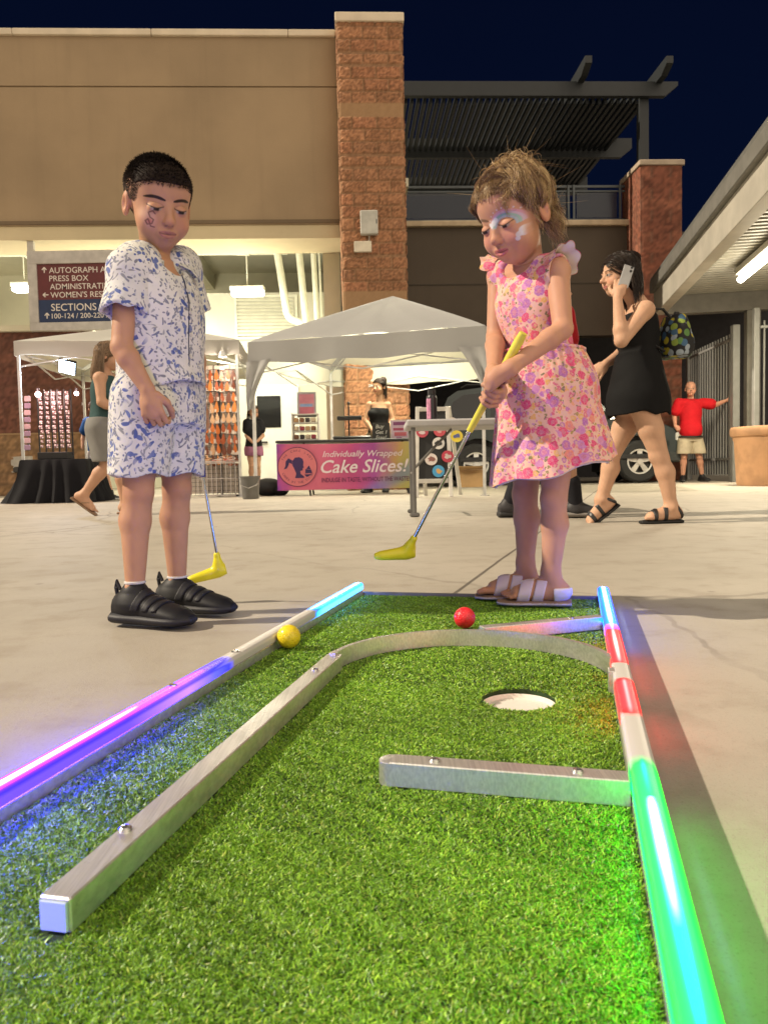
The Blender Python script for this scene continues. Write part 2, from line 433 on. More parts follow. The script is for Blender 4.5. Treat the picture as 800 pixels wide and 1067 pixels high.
# LED channel that sits on each rail: coloured diffuser with a hot core along its crown
def led(name, uin, side, stops_d, stops_c, estr, stops_m=None):
    """stops: list of (v, colour) for the diffuser and for the core"""
    def lookup(st, v):
        if v <= st[0][0]: return np.array(st[0][1])
        for (a, ca), (b, cb) in zip(st, st[1:]):
            if v <= b: return np.array(ca)+(np.array(cb)-np.array(ca))*((v-a)/max(1e-9, b-a))
        return np.array(st[-1][1])
    prof0 = [(0, .0345), (0, .046), (.0030, .0490), (.0085, .0500), (.0125, .0502), (.0165, .0500), (.022, .0490), (.025, .046), (.025, .0345)]
    xs = np.linspace(0, 8, 25); prof = [(np.interp(x, range(9), [p[0] for p in prof0]), np.interp(x, range(9), [p[1] for p in prof0])) for x in xs]
    core = [math.exp(-((x-4)/.55)**2) for x in xs]; mid = [math.exp(-((x-4)/1.15)**2) for x in xs]; fall = [.30+.70*math.exp(-((x-4)/2.0)**4)+(.9 if abs(x-4) > 3.05 else 0) for x in xs]
    nv = 220; vs = []; cs = []; fs = []
    for i in range(nv+1):
        v = VN+(VF-VN)*i/nv; cdif = lookup(stops_d, v); ccor = lookup(stops_c, v)
        cm = lookup(stops_m, v) if stops_m else cdif
        for (o, z), k, fl_, km in zip(prof, core, fall, mid):
            vs.append(GP(uin(v)+side*(o-.0005), v, z)); cs.append(((cdif*(1-km)+cm*km)*(1-k)+ccor*k)*fl_)
    m = len(prof)
    for i in range(nv):
        for k in range(m-1): fs.append((i*m+k, i*m+k+1, (i+1)*m+k+1, (i+1)*m+k))
    fs += [tuple(range(m)), tuple(range(nv*m+m-1, nv*m-1, -1))]
    mt, nt, b = newmat('led_diffuser')
    a = nt.node('ShaderNodeAttribute', attribute_name='col')
    lum = nt.math('MULTIPLY', nt.math('MAXIMUM', nt.vmath('DOT_PRODUCT', a.outputs['Color'], (1, 1, 1)), 0), 6, clamp=True)
    nt.link(nt.mix(lum, (.55, .53, .50), (.045, .045, .045)), b.inputs['Base Color']); b.inputs['Roughness'].default_value = .4; b.inputs['Specular IOR Level'].default_value = .2
    nt.link(a.outputs['Color'], b.inputs['Emission Color']); b.inputs['Emission Strength'].default_value = estr
    mt.cycles.emission_sampling = 'FRONT_BACK'
    return link_mesh(name, vs, fs, mt, green, True, np.array(cs), sharp=50)
OFF = (0, 0, 0); BL = (.012, .005, 10.0); WB = (1.8, 1.5, 3.2); PU = (.9, .02, 1.3); CY = (.15, .75, 2.2)
led('led_strip', uL, -1,
    [(-.3, BL), (.80, BL), (.95, (.05, .02, 1.2)), (1.03, (.01, .01, .45)), (1.10, OFF), (1.50, OFF), (1.56, (.02, .25, 1.2)), (VF, (.02, .3, 1.4))],
    [(-.3, WB), (.66, WB), (.76, (1.7, .9, 2.6)), (.84, PU), (.93, (.25, .03, 1.6)), (1.02, (.02, .02, .6)), (1.10, OFF), (1.50, OFF), (1.57, (.5, 1.2, 2.4)), (VF, (.8, 1.6, 2.6))], 11, [(-.3, (1.6, .01, 3.5)), (.80, (1.6, .01, 3.0)), (.93, (.5, .004, 3.0)), (1.02, (.05, .004, 1.5)), (1.10, OFF), (1.50, OFF), (1.56, (.02, .25, 1.2)), (VF, (.02, .3, 1.4))])
GR = (.0, 1.05, .024)
led('led_strip', uR, 1,
    [(-.3, GR), (.735, GR), (.765, (0, .2, .02)), (.785, OFF), (.92, OFF), (.95, (.8, .004, .006)), (1.06, (.9, .004, .006)), (1.075, OFF), (1.16, OFF), (1.175, (.8, .004, .006)), (1.40, (.8, .004, .006)), (1.425, (.3, .02, .5)), (1.45, (.0, .05, 1.0)), (VF, (.0, .06, 1.1))],
    [(-.3, GR), (.40, GR), (.50, (.0, .95, 1.3)), (.56, (.25, 1.0, 2.4)), (.60, (.9, 1.6, 2.2)), (.67, (.7, 1.6, 2.0)), (.69, GR), (.76, (0, .5, .1)), (.785, OFF), (.92, OFF), (.95, (1.4, .05, .05)), (1.06, (1.6, .06, .06)), (1.075, OFF), (1.16, OFF), (1.18, (1.4, .05, .05)), (1.30, (1.8, .25, .2)), (1.40, (1.3, .05, .06)), (1.45, (.05, .2, 2.0)), (1.52, (1.0, 1.5, 2.4)), (VF, (1.2, 1.7, 2.6))], 11)
# loose bars screwed onto the turf
BW = .025; BZ0, BZ1 = ZT+.001, ZT+.0265
DV = (-.360, .449); DJ = (-.386, 1.165)
d = MB(); bar_uv(d, DV, DJ, BW, BZ0, BZ1, .0012); div = d.build('divider_bar', ALU, green)
capm = mat('bar_end_cap', (.45, .55, .66), .4, var=.05)
dd = (np.array(DV)-np.array(DJ)); dd /= np.linalg.norm(dd)
e = MB(); bar_uv(e, DV, tuple(np.array(DV)+dd*.003), BW-.004, BZ0+.002, BZ1-.002, .0005); e.build('end_cap', capm, green)
def arc_pts(n=40):
    q = []
    for k in range(n+1):
        a = math.pi*k/n; q.append((-.168-.218*math.cos(a), 1.155+.214*math.sin(a)))
    return q
def strip(pts, t, z0, z1):
    mb = MB(); vs = []; n = len(pts)
    P2 = np.array(pts)
    for i in range(n):
        tg = P2[min(i+1, n-1)]-P2[max(i-1, 0)]; tg /= np.linalg.norm(tg); nn = np.array([-tg[1], tg[0]])*t/2
        for s_, z in ((-1, z0), (1, z0), (1, z1), (-1, z1)): vs.append(GP(*(P2[i]+nn*s_), z))
    fs = []
    for i in range(n-1):
        for k in range(4): fs.append((i*4+k, i*4+(k+1) % 4, i*4+4+(k+1) % 4, i*4+4+k))
    fs += [(3, 2, 1, 0), tuple((n-1)*4+k for k in range(4))]
    return mb.add(vs, fs)
ap = arc_pts()
strip(ap, .0085, BZ0, BZ1+.003).build('curved_bar', ALU, green, smooth=True, sharp=40)
d = MB(); bar_uv(d, (DJ[0]-.004, DJ[1]-.004), (ap[1][0]-.002, ap[1][1]+.012), .010, BZ0+.001, BZ1+.002, .0008)
d.obox(GP(.043, 1.125, BZ0+.014), gu*.007, gv*.013, np.array([0, 0, .016]), .001)
d.build('joint_bracket', ALU, green)
d = MB(); bar_uv(d, (-.190, .748), (uR(.75)-.001, .748), BW, BZ0, BZ1, .0012); d.build('cross_bar', ALU, green)
d = MB(); n0 = (-.190, .748)
d.lathe(GP(*n0, BZ0), [(BW/2, 0), (BW/2, BZ1-BZ0-.0015), (BW/2-.0015, BZ1-BZ0-.0005), (0, BZ1-BZ0-.0005)], 20); d.build('rounded_end', ALU, green, smooth=True)
d = MB(); bar_uv(d, (-.180, 1.412), (uR(1.55)-.002, 1.552), BW, BZ0, BZ1, .0012); d.build('deflector_bar', ALU, green)
steel = mat('screw_steel', (.55, .54, .52), .25, .95)
for (u_, v_, z_) in ((-.369, .55, BZ1), (-.383, 1.06, BZ1), (-.145, .748, BZ1), (-.005, .748, BZ1), (-.02, 1.513, BZ1), (-.29, 1.352, ZT+.008)):
    b = MB(); b.lathe(GP(u_, v_, z_), [(.0055, 0), (.0055, .0018), (.0042, .0032), (.0018, .0036), (.0018, .0022), (0, .0022)], 12, cap=False); b.build('bolt', steel, green, smooth=True)
for v_, z_ in ((.93, .0345), (1.13, .0345)):
    b = MB(); b.lathe(GP(uL(v_)-.012, v_, .0508), [(.006, 0), (.0055, .002), (0, .0024)], 12, cap=False); b.build('bolt', steel, green, smooth=True)

# turf: a dense pile of bent blades
def turf():
    def field(n, v0, v1):
        u = rng.uniform(-.60, .06, n); v = rng.uniform(v0, v1, n); return np.stack([u, v], 1)
    pts = np.concatenate([field(TURF_N[0], .30, .62), field(TURF_N[1], .62, 1.1), field(TURF_N[2], 1.1, VF-.004), field(6000, VN, .30)])
    u, v = pts[:, 0], pts[:, 1]
    keep = (u > uL(v)+.002) & (u < uR(v)-.002)
    keep &= np.hypot(u-HOLE[0], v-HOLE[1]) > HR-.001
    def seg(a, b, hw):
        a, b = np.array(a), np.array(b); ab = b-a; t = np.clip(((pts-a)@ab)/(ab@ab), 0, 1)
        return np.linalg.norm(pts-a-t[:, None]*ab, axis=1) > hw
    keep &= seg(DV, DJ, BW/2+.0002) & seg((-.190, .748), (.05, .748), BW/2+.0002) & seg((-.18, 1.412), (.043, 1.552), BW/2)
    for a, b in zip(ap[::4], ap[4::4]): keep &= seg(a, b, .0048)
    pts = pts[keep]; n = len(pts); u, v = pts[:, 0], pts[:, 1]
    base = u[:, None]*gu+v[:, None]*gv; base[:, 2] = ZT-.001
    # tufts lean together: smooth pseudo-random lean field plus jitter
    ln = np.stack([np.sin(u*310+v*170)+np.sin(u*97-v*260), np.sin(u*210-v*330+1)+np.cos(v*140+u*60)], 1)*.25+rng.normal(0, .95, (n, 2))
    ht = rng.uniform(.0018, .0042, n)
    tip = base.copy(); lean = ln*ht[:, None]
    tip += lean[:, :1]*gu+lean[:, 1:]*gv; tip[:, 2] += ht
    an = rng.uniform(0, math.pi, n); wd = rng.uniform(.00045, .0009, n)*(1+.5*(v > 1.0))
    side = (np.cos(an)[:, None]*gu+np.sin(an)[:, None]*gv)*wd[:, None]
    mid = (base+tip)/2; mid[:, 2] += ht*.12
    V = np.stack([base-side, base+side, mid+side*.8, mid-side*.8, tip], 1).reshape(-1, 3)
    idx = np.arange(n)[:, None]*5
    F = np.concatenate([idx+np.array([[0, 1, 2]]), idx+np.array([[0, 2, 3]]), idx+np.array([[3, 2, 4]])])
    hue = rng.uniform(0, 1, n)
    pal = np.array([(.13, .28, .018), (.21, .42, .028), (.34, .58, .045), (.075, .155, .018), (.45, .55, .10)])
    ci = np.digitize(hue, [.30, .62, .80, .94]); c = pal[ci]*rng.uniform(.8, 1.2, (n, 1))
    patch = 1+.16*np.sin(u*23+2*np.sin(v*11))*np.cos(v*17+u*9)
    c = c*patch[:, None]
    C5 = np.repeat(c, 5, 0); C5 = C5.reshape(n, 5, 3); C5[:, 4] *= 1.15; C5 = C5.reshape(-1, 3)
    mt = vcol('turf_blades', .42, spec=.5)
    o = link_mesh('turf', V, F, mt, green, False, C5); o['kind'] = 'stuff'
turf()
# balls
def ball(name, u_, v_, col, label):
    mb = MB(); mb.sphere((0, 0, 0), .0213, 40, 26)
    c = GP(u_, v_, ZT+.003+.0213)
    m, nt, b = newmat(name+'_plastic'); vo = nt.node('ShaderNodeTexVoronoi'); vo.inputs['Scale'].default_value = 330; nt.link(nt.obj(), vo.inputs['Vector'])
    nt.link(nt.mix(nt.smooth(nt.noise(nt.obj(), 90, 3), .55, .7), col, tuple(x*.85 for x in col)), b.inputs['Base Color']); b.inputs['Roughness'].default_value = .28
    bn = nt.node('ShaderNodeBump'); bn.inputs['Strength'].default_value = .55; bn.inputs['Distance'].default_value = .0012
    nt.link(nt.smooth(vo.outputs['Distance'], .1, .5), bn.inputs['Height']); nt.link(bn.outputs[0], b.inputs['Normal'])
    o = link_mesh(name, np.array(mb.v)+c, mb.f, m, None, True, loc=c); props(o, label, 'golf ball', 'golf balls on the mini golf hole')
ball('golf_ball', -.512, 1.285, (.80, .62, .02), 'bright yellow golf ball resting against the left rail of the putting green')
ball('golf_ball', -.225, 1.502, (.75, .025, .035), 'red dimpled golf ball behind the curved bar on the turf')
# ================================================================== buildings (one frame for the whole complex, turned 2.6 degrees)
BT = R_(2.6); BO = np.array([-.6, 13.0, 0])
BX = np.eye(4); BX[:3, :3] = np.array([[math.cos(BT), -math.sin(BT), 0], [math.sin(BT), math.cos(BT), 0], [0, 0, 1]]); BX[:3, 3] = BO
def BW_(a, b, z): return BX[:3, :3] @ np.array([a, b, z]) + BX[:3, 3]
def stucco(name, col, streak=.25):
    m, nt, b = newmat(name); co = nt.obj()
    n1 = nt.noise(co, .5, 5); n2 = nt.noise(co, 45, 3)
    mp = nt.node('ShaderNodeMapping'); mp.inputs['Scale'].default_value = (2.2, 2.2, .12); nt.link(co, mp.inputs[0])
    n3 = nt.noise(mp.outputs[0], 2, 4)
    c = nt.mix(nt.smooth(n1, .3, .7), tuple(x*.86 for x in col), tuple(x*1.1 for x in col))
    c = nt.mix(nt.math('MULTIPLY', nt.smooth(n3, .5, .8), streak), c, tuple(x*.6 for x in col))
    nt.link(c, b.inputs['Base Color']); b.inputs['Roughness'].default_value = .9
    bn = nt.node('ShaderNodeBump'); bn.inputs['Strength'].default_value = .35; bn.inputs['Distance'].default_value = .006
    nt.link(n2, bn.inputs['Height']); nt.link(bn.outputs[0], b.inputs['Normal'])
    return m
M_stucco = stucco('tan_stucco', (.325, .238, .145)); M_stucco_shaded = stucco('shaded_stucco', (.075, .058, .042))  # terrace stucco coloured darker to stand for the blocked floodlight
M_coping = mat('cream_coping', (.62, .53, .40), .7, var=.1, vscale=2, bump=.1)
M_cream = stucco('cream_paint', (.66, .63, .49), .12)
M_white = mat('white_paint', (.72, .71, .62), .45, var=.05)
M_pipe = mat('white_pipe_paint', (.74, .73, .62), .4, var=.06)
M_tan = mat('tan_block', (.42, .26, .13), .85, var=.15, vscale=9, bump=.3)
def block_face(mb, a0, a1, z0, z1, fn, cols, course=.2, bl=.4, amp=.025, step=.028, bands=(), seed=0, bandcol=(.33, .20, .105), mort=(.265, .150, .082)):
    """split-face block wall: a displaced grid; fn(a, z, out) gives the point"""
    r = np.random.default_rng(seed); na = max(2, int((a1-a0)/step)); nz = max(2, int((z1-z0)/step))
    tone = {}; grid = []; cc = []
    for i in range(na+1):
        row = []; rc = []
        for j in range(nz+1):
            a = a0+(a1-a0)*i/na; z = z0+(z1-z0)*j/nz
            k = int(math.floor(z/course)); q = (a-a0)/bl+(.5 if k % 2 else 0); kk = int(math.floor(q))
            fz = (z/course) % 1; fa = q % 1
            joint = min(fz, 1-fz)*course < .017 or min(fa, 1-fa)*bl < .017
            band = any(b0 <= z < b1 for b0, b1 in bands)
            if (k, kk) not in tone:
                tone[(k, kk)] = (np.array(cols[int(r.integers(len(cols)))])*r.uniform(.88, 1.10), r.uniform(.3, 1))
            t, hh = tone[(k, kk)]
            if band: o = .014+.002*math.sin(a*40); c = np.array(bandcol)*(.95+.1*r.random())
            elif joint: o = r.uniform(0, .006); c = np.array(mort)*r.uniform(.8, 1.3)
            else: o = .008+amp*(.35*hh+.65*r.random()); c = t*r.uniform(.58, 1.36)
            edge = i in (0, na) 
            row.append(fn(a, z, o*(.4 if edge else 1))); rc.append(c)
        grid.append(row); cc.append(rc)
    n = len(mb.v); mb.sheet(grid, (1, 1, 1))
    flat = [tuple(c) for r_ in cc for c in r_]
    for i, c in enumerate(flat): mb.c[n+i] = c
M_block = vcol('split_face_block', .92)
def block_pillar(name, parent, a0, a1, b0, b1, z1, cols, bands, seed, depthfaces=True, **kw):
    mb = MB(BX)
    mb.box((a0+.02, b0+.02, 0), (a1-.02, b1, z1-.002), col=(.2, .13, .08))
    block_face(mb, a0, a1, 0, z1, lambda a, z, o: (a, b0-o, z), cols, bands=bands, seed=seed, **kw)
    block_face(mb, b0, b1, 0, z1, lambda b, z, o: (a0-o, b, z), cols, bands=bands, seed=seed+1, **kw)
    block_face(mb, b0, b1, 0, z1, lambda b, z, o: (a1+o, b, z), cols, bands=bands, seed=seed+2, **kw)
    return mb.build(name, M_block, parent)

# ---- concourse building on the left
bl_ = thing('concourse_building', 'tan stucco stadium building with a lit open concourse under its deep upper wall', 'building', BW_(-5, 3, 0))
BRW = [(.32, .155, .080), (.35, .172, .090), (.30, .146, .075), (.33, .152, .080), (.31, .154, .082)]
m = MB(BX); ZB = 4.42
m.box((-14, 0, ZB), (-.005, .35, 6.62)); m.box((-14, .022, 6.62), (-.005, .35, 6.645)); m.box((-14, -.004, 6.645), (-.005, .35, 7.42))
m.build('upper_wall', M_stucco, bl_)
m = MB(BX); m.box((-14, -.02, ZB+.02), (-.006, -.001, ZB+.075)); m.build('drip_trim', stucco('trim_shadow_brown', (.16, .115, .07)), bl_)  # brown trim, its dark tone also draws the shadow line
m = MB(BX)
x = -14.0
while x < -.3:
    x1 = min(x+2.2, -.03); m.box((x+.004, -.06, 7.42), (x1-.004, .42, 7.52), .008); x = x1
m.build('coping', M_coping, bl_)
m = MB(BX); m.box((-14, .02, ZB-.22), (-.006, .9, ZB-.002)); m.build('lintel_beam', stucco('beam_cream', (.56, .47, .30), .1), bl_)
m = MB(BX); m.box((-14, .9, 5.35), (1.2, 7.0, 5.5)); m.build('ceiling', M_cream, bl_)
m = MB(BX)
for a in (-9.5, -6.4, -3.4): m.box((a-.16, .9, 4.95), (a+.16, 6.8, 5.349))
m.box((-14, 3.6, 5.0), (1.0, 3.85, 5.348)); m.build('ceiling_beam', M_cream, bl_)
m = MB(BX); m.box((-14, 6.8, 0), (1.2, 7.0, 5.35)); m.build('back_wall', M_cream, bl_)
m = MB(BX); m.box((-14.1, .36, 0), (-14, 6.8, 5.35)); m.build('side_wall', M_stucco, bl_)
# low brick wall at the left
m = MB(BX)
m.box((-12, 1.32, 0), (-4.6, 1.6, 2.95), col=(.12, .06, .04))
block_face(m, -12, -4.6, 1.12, 2.95, lambda a, z, o: (a, 1.32-o, z), [(.155, .066, .046), (.17, .075, .05), (.14, .06, .045)], amp=.006, step=.05, seed=5, mort=(.12, .055, .04))
block_face(m, -12, -4.6, 0, 1.12, lambda a, z, o: (a, 1.31-o, z), [(.27, .165, .085), (.30, .18, .095)], amp=.008, step=.05, seed=8, mort=(.2, .125, .07))
m.box((-12, 1.28, 1.105), (-4.6, 1.3, 1.135), col=(.33, .22, .12))
m.build('partition_wall', M_block, bl_)
m = MB(BX); m.box((-12, 1.2, 2.951), (-4.55, 1.7, 3.06)); m.build('partition_cap', M_cream, bl_)
# white room behind the tents
m = MB(BX); m.box((-3.2, 3.9, 0), (1.0, 4.1, 4.2)); m.box((-3.2, 4.1, 0), (-3.0, 6.8, 4.2)); m.box((-3.2, 4.1, 4.1), (1.0, 6.8, 4.2)); m.build('room_wall', mat('room_paint', (.62, .60, .51), .6, var=.06, vscale=1.5), bl_)
m = MB(BX); m.box((-.35, .9, 0), (-.05, 3.9, 5.35)); m.build('cross_wall', M_cream, bl_)
lv = MB(BX)
for k in range(11): lv.obox((-1.7, 3.86, 3.30+k*.075), (.62, 0, 0), (0, .02, .028), (0, .004, -.003))
lv.build('louver', M_pipe, bl_)
m = MB(BX)
for (px0, px1) in ((-2.35, -1.0),): m.box((px0, 3.84, 3.2), (px1, 3.895, 3.245)); m.box((px0, 3.84, 4.1), (px1, 3.895, 4.145)); m.box((px0, 3.84, 3.246), (px0+.05, 3.895, 4.099)); m.box((px1-.05, 3.84, 3.246), (px1, 3.895, 4.099))
m.build('louver_frame', M_pipe, bl_)
def pipe(pts, r):
    # soften the corners
    q = [np.array(pts[0], float)]
    for a, b, c in zip(pts, pts[1:], pts[2:]):
        a, b, c = map(lambda t: np.array(t, float), (a, b, c)); l = min(.16, np.linalg.norm(b-a)/2, np.linalg.norm(c-b)/2)
        p0 = b+(a-b)/np.linalg.norm(a-b)*l; p2 = b+(c-b)/np.linalg.norm(c-b)*l
        for t in np.linspace(0, 1, 6): q.append((1-t)**2*p0+2*t*(1-t)*b+t*t*p2)
    q.append(np.array(pts[-1], float))
    mb = MB(); mb.tube(q, r, 10); mb.build('pipe', M_pipe, bl_, smooth=True)
YP = 15.6
pipe([P(180, 252, YP), P(288, 257, YP), P(300, 332, YP), P(318, 338, YP), P(319, 352, YP)], .075)
pipe([P(309, 238, YP), P(320, 345, YP)], .07); pipe([P(325, 238, YP), P(331, 345, YP)], .055)
pipe([P(331.5, 243, YP), P(336, 345, YP)], .022); pipe([P(329, 250, YP-.1), P(338, 262, YP-.1), P(341, 345, YP-.1)], .02)
pipe([P(0, 266, YP+.3), P(300, 264, YP+.3)], .03); pipe([P(96, 262, YP), P(96, 244, YP)], .03)
pipe([P(0, 248, YP+.2), P(60, 290, YP+.2), P(64, 330, YP+.2)], .03); pipe([P(196, 243, YP), P(204, 262, YP), P(260, 264, YP)], .05)
m = MB(BX); m.box((-2.0, 3.858, 0), (-1.02, 3.898, 2.22), .004); dr = m.build('door', mat('door_white', (.72, .73, .70), .35, var=.03), bl_)
m = MB(BX); m.box((-1.93, 3.838, 1.30), (-1.42, 3.857, 1.98), .008); m.build('door_window', mat('black_glass', (.010, .011, .013), .08), dr)
m = MB(BX); m.bar((-1.98, 3.82, .98), (-1.72, 3.82, .98), .04, .035, bev=.004); m.box((-1.96, 3.825, .90), (-1.90, 3.856, 1.08), .004); m.build('handle', mat('black_metal', (.015, .015, .016), .4, .4), dr)
# the block column
colm = thing('block_column', 'tall split face block column with cream cap beside the concourse', 'column', BW_(.5, 0, 0))
block_pillar('shaft', colm, 0.0, 1.03, -.35, .8, 7.46, BRW, ((2.85, 3.25), (6.0, 6.2)), 21)
m = MB(BX); m.box((-.035, -.41, 7.46), (1.065, .86, 7.60), .01); m.build('cap', M_coping, colm)
# boxes on the column
eb = thing('junction_box', 'pale grey utility box mounted high on the block column', 'utility box', BW_(.42, -.39, 4.2))
c0 = P(384.5, 231.5, 12.55); hw, hh = 18*12.55/800/2, 24*12.55/800/2
m = MB(); m.box((c0[0]-hw, 12.53, c0[2]-hh), (c0[0]+hw, 12.64, c0[2]+hh), .012); m.build('box_body', mat('box_grey', (.44, .43, .38), .5), eb)
m = MB(); m.box((c0[0]+hw-.03, 12.522, c0[2]-.03), (c0[0]+hw-.012, 12.529, c0[2]+.04), .001); m.build('latch', mat('box_latch', (.1, .1, .1), .4, .6), eb)
m = MB(); m.tube([(c0[0], 12.6, c0[2]-hh), (c0[0]-.01, 12.6, c0[2]-hh-.10), (c0[0]-.03, 12.62, c0[2]-hh-.14)], .012, 8); m.build('conduit', mat('conduit', (.30, .27, .22), .5), eb)
c1 = P(378, 257, 12.58)
pl = MB(); pl.box((c1[0]-.14, 12.56, c1[2]-.085), (c1[0]+.14, 12.62, c1[2]+.085), .006)
o = pl.build('wall_plate', mat('plate_cream', (.60, .54, .42), .5), None, loc=(c1[0], 12.6, c1[2])); props(o, 'small cream rectangular plate under the utility box on the column', 'wall plate')
# outlet and panel on the left partition wall
c1 = P(5, 460, 14.2); pl = MB(); pl.box((c1[0]-.06, 14.1, c1[2]-.05), (c1[0]+.05, 14.16, c1[2]+.05), .004)
o = pl.build('wall_outlet', mat('outlet_plastic', (.62, .58, .5), .4), None, loc=c1); props(o, 'small pale outlet cover on the brown block wall at far left', 'outlet')
c1 = P(25, 484, 14.1)
fo = thing('wall_panel', 'square metal service panel with a dark spout low on the brown block wall', 'wall panel', (c1[0], 14.1, c1[2]))
pl = MB(); pl.box((c1[0]-.2, 14.02, c1[2]-.15), (c1[0]+.2, 14.1, c1[2]+.15), .01); pl.build('panel', mat('panel_steel', (.52, .5, .45), .4, .5), fo)
pl = MB(); pl.box((c1[0]-.13, 13.94, c1[2]-.15), (c1[0]+.13, 14.018, c1[2]-.04), .02); pl.build('spout', mat('spout_dark', (.08, .08, .08), .4, .6), fo)

# ceiling fixtures of the concourse
def fixture(px, py, Y, label, w=.62, e=60):
    c = P(px, py, Y); t = thing('ceiling_light', label, 'ceiling light', c, 'concourse ceiling lights')
    m = MB(); m.box((c[0]-w/2, Y-.12, c[2]), (c[0]+w/2, Y+.12, c[2]+.08), .01); m.build('housing', M_pipe, t)
    m = MB(); m.tube([(c[0], Y, c[2]+.08), (c[0], Y, 5.34)], .012, 6); m.build('hanger', M_pipe, t)
    m = MB(); m.box((c[0]-w/2+.02, Y-.10, c[2]-.10), (c[0]+w/2-.02, Y+.10, c[2]-.001), .02); m.build('diffuser', emit('fixture_glow', (1.0, 1.0, .80), 9), t)
    lamp('concourse_lamp', 'AREA', (c[0], Y, c[2]-.14), e, (1.0, .96, .74), w, .2, (c[0], Y, 0))
    lamp('concourse_fill', 'POINT', (c[0], Y-1.0, c[2]-.9), 135, (1.0, .95, .74), .25)  # unseen fill light added to lift the ceiling and back wall
fixture(258, 303, 15.2, 'bright white ceiling light in the concourse behind the shirt of the boy', .66, 40)
fixture(26, 299, 16.0, 'bright ceiling light in the concourse left of the hanging direction sign', .5, 55)

fixture(150, 301, 15.4, 'added ceiling light unseen behind the sign and the boy to brighten the concourse', .6, 60)  # extra fixture put in out of view to light the ceiling

# ---- hanging wayfinding sign
SY = 12.86
def sp(px, py): return P(px, py, SY)
s0 = sp(38, 268); s1 = sp(43, 337)
SX0, SX1 = sp(31, 300)[0], sp(176, 300)[0]; SZ1, SZ0 = sp(60, 262)[2], sp(60, 345)[2]
PX0, PX1 = sp(40.5, 300)[0], sp(167, 300)[0]; PZ1, zs, PZ0 = sp(75, 275)[2], sp(75, 312.3)[2], sp(75, 336)[2]
sg = thing('wayfinding_sign', 'maroon and navy hanging direction sign with white lettering and grey frame', 'sign', (SX0, SY, SZ1+.5))
m = MB()
m.box((SX0, SY-.05, SZ0), (SX1, SY+.05, PZ0), .006); m.box((SX0, SY-.05, PZ1), (SX1, SY+.05, SZ1), .006)
m.box((SX0, SY-.048, PZ0), (PX0, SY+.048, PZ1)); m.box((PX1, SY-.048, PZ0), (SX1, SY+.048, PZ1)); m.build('frame', mat('sign_frame', (.50, .47, .43), .45, .3), sg)
m = MB(); m.box((PX0, SY-.02, zs), (PX1, SY+.02, PZ1)); m.build('maroon_panel', mat('sign_maroon', (.115, .022, .024), .45, var=.06), sg)
m = MB(); m.box((PX0, SY-.0205, PZ0), (PX1, SY+.0195, zs)); m.build('navy_panel', mat('sign_navy', (.015, .030, .085), .45, var=.06), sg)
for x in (SX0+.06, SX1-.2):
    m = MB(); m.box((x-.05, SY-.04, SZ1), (x+.05, SY+.04, ZB-.22)); m.build('hanger_post', mat('sign_post', (.50, .47, .41), .5), sg)
Mlet = mat('sign_lettering', (.70, .64, .58), .5, var=.02)
def line(txt, px, py, h):
    q = sp(px, py); text_mesh('lettering', txt, Mlet, sg, (q[0], SY-.024, q[2]-.36*h), (1, 0, 0), (0, 0, 1), size=h, offset=.002, extrude=.004)
for t, px, py in (('AUTOGRAPH ALLEY', 52, 282), ('PRESS BOX', 52.3, 290.5), ('ADMINISTRATIVE', 53, 299), ('WOMEN\'S RESTROOMS', 53.6, 307.6)):
    line(t, px, py, .133)
line('SECTIONS', 54.3, 320.5, .165); line('100-124 / 200-220 / 300', 55, 329.5, .118)
def arrow(px, py, up=True, s=.042):
    q = sp(px, py); c = np.array([q[0], SY-.024, q[2]]); m = MB(); d = np.array([0, 0, 1.0]) if up else np.array([-1.0, 0, 0]); n = np.array([1.0, 0, 0]) if up else np.array([0, 0, 1.0])
    t = np.array([0, .003, 0]); w_ = .008
    def st(a, b):
        dd = (b-a)/np.linalg.norm(b-a); pp = np.cross(dd, (0, 1, 0))*w_; m.prism([a-pp, a+pp, b+pp, b-pp], t)
    tip = c+d*s; st(c-d*s, tip); st(tip+d*.006, c+n*s*.85+d*s*.15+t*.5); st(tip+d*.006, c-n*s*.85+d*s*.15-t*.5)
    m.build('arrow', Mlet, sg)
arrow(47, 282); arrow(48.8, 307.6, False); arrow(50, 329.5)

# ---- terrace building on the right
tb = thing('terrace_building', 'stucco terrace wall coloured dark for shade with pale ledge and shaded bay below', 'building', BW_(3, 4, 0))
TBb = 2.45                                             # wall face, in building depth
aR = 5.72                                              # where the brick pier stands
zL = P(550, 233, 15.6)[2]
m = MB(BX); m.box((1.03, TBb, 2.95), (aR, TBb+.3, zL-.06)); m.build('terrace_wall', M_stucco_shaded, tb)
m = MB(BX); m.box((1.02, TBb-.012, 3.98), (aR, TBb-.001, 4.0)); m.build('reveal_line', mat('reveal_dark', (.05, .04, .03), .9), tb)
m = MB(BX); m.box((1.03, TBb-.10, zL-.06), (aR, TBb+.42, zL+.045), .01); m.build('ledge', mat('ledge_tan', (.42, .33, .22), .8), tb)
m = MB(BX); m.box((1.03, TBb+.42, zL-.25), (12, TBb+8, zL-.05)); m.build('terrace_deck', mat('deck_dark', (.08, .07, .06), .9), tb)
m = MB(BX); m.box((1.03, 8.2, 0), (22, 8.4, zL-.26)); m.build('bay_back_wall', mat('bay_dark', (.028, .026, .028), .9), tb)  # near-black colour stands for darkness, run on as backdrop behind the gate
m = MB(BX); m.box((1.05, TBb+.3, 0), (1.2, 8.2, zL-.26)); m.build('bay_side_wall', mat('bay_side', (.06, .048, .036), .9), tb)
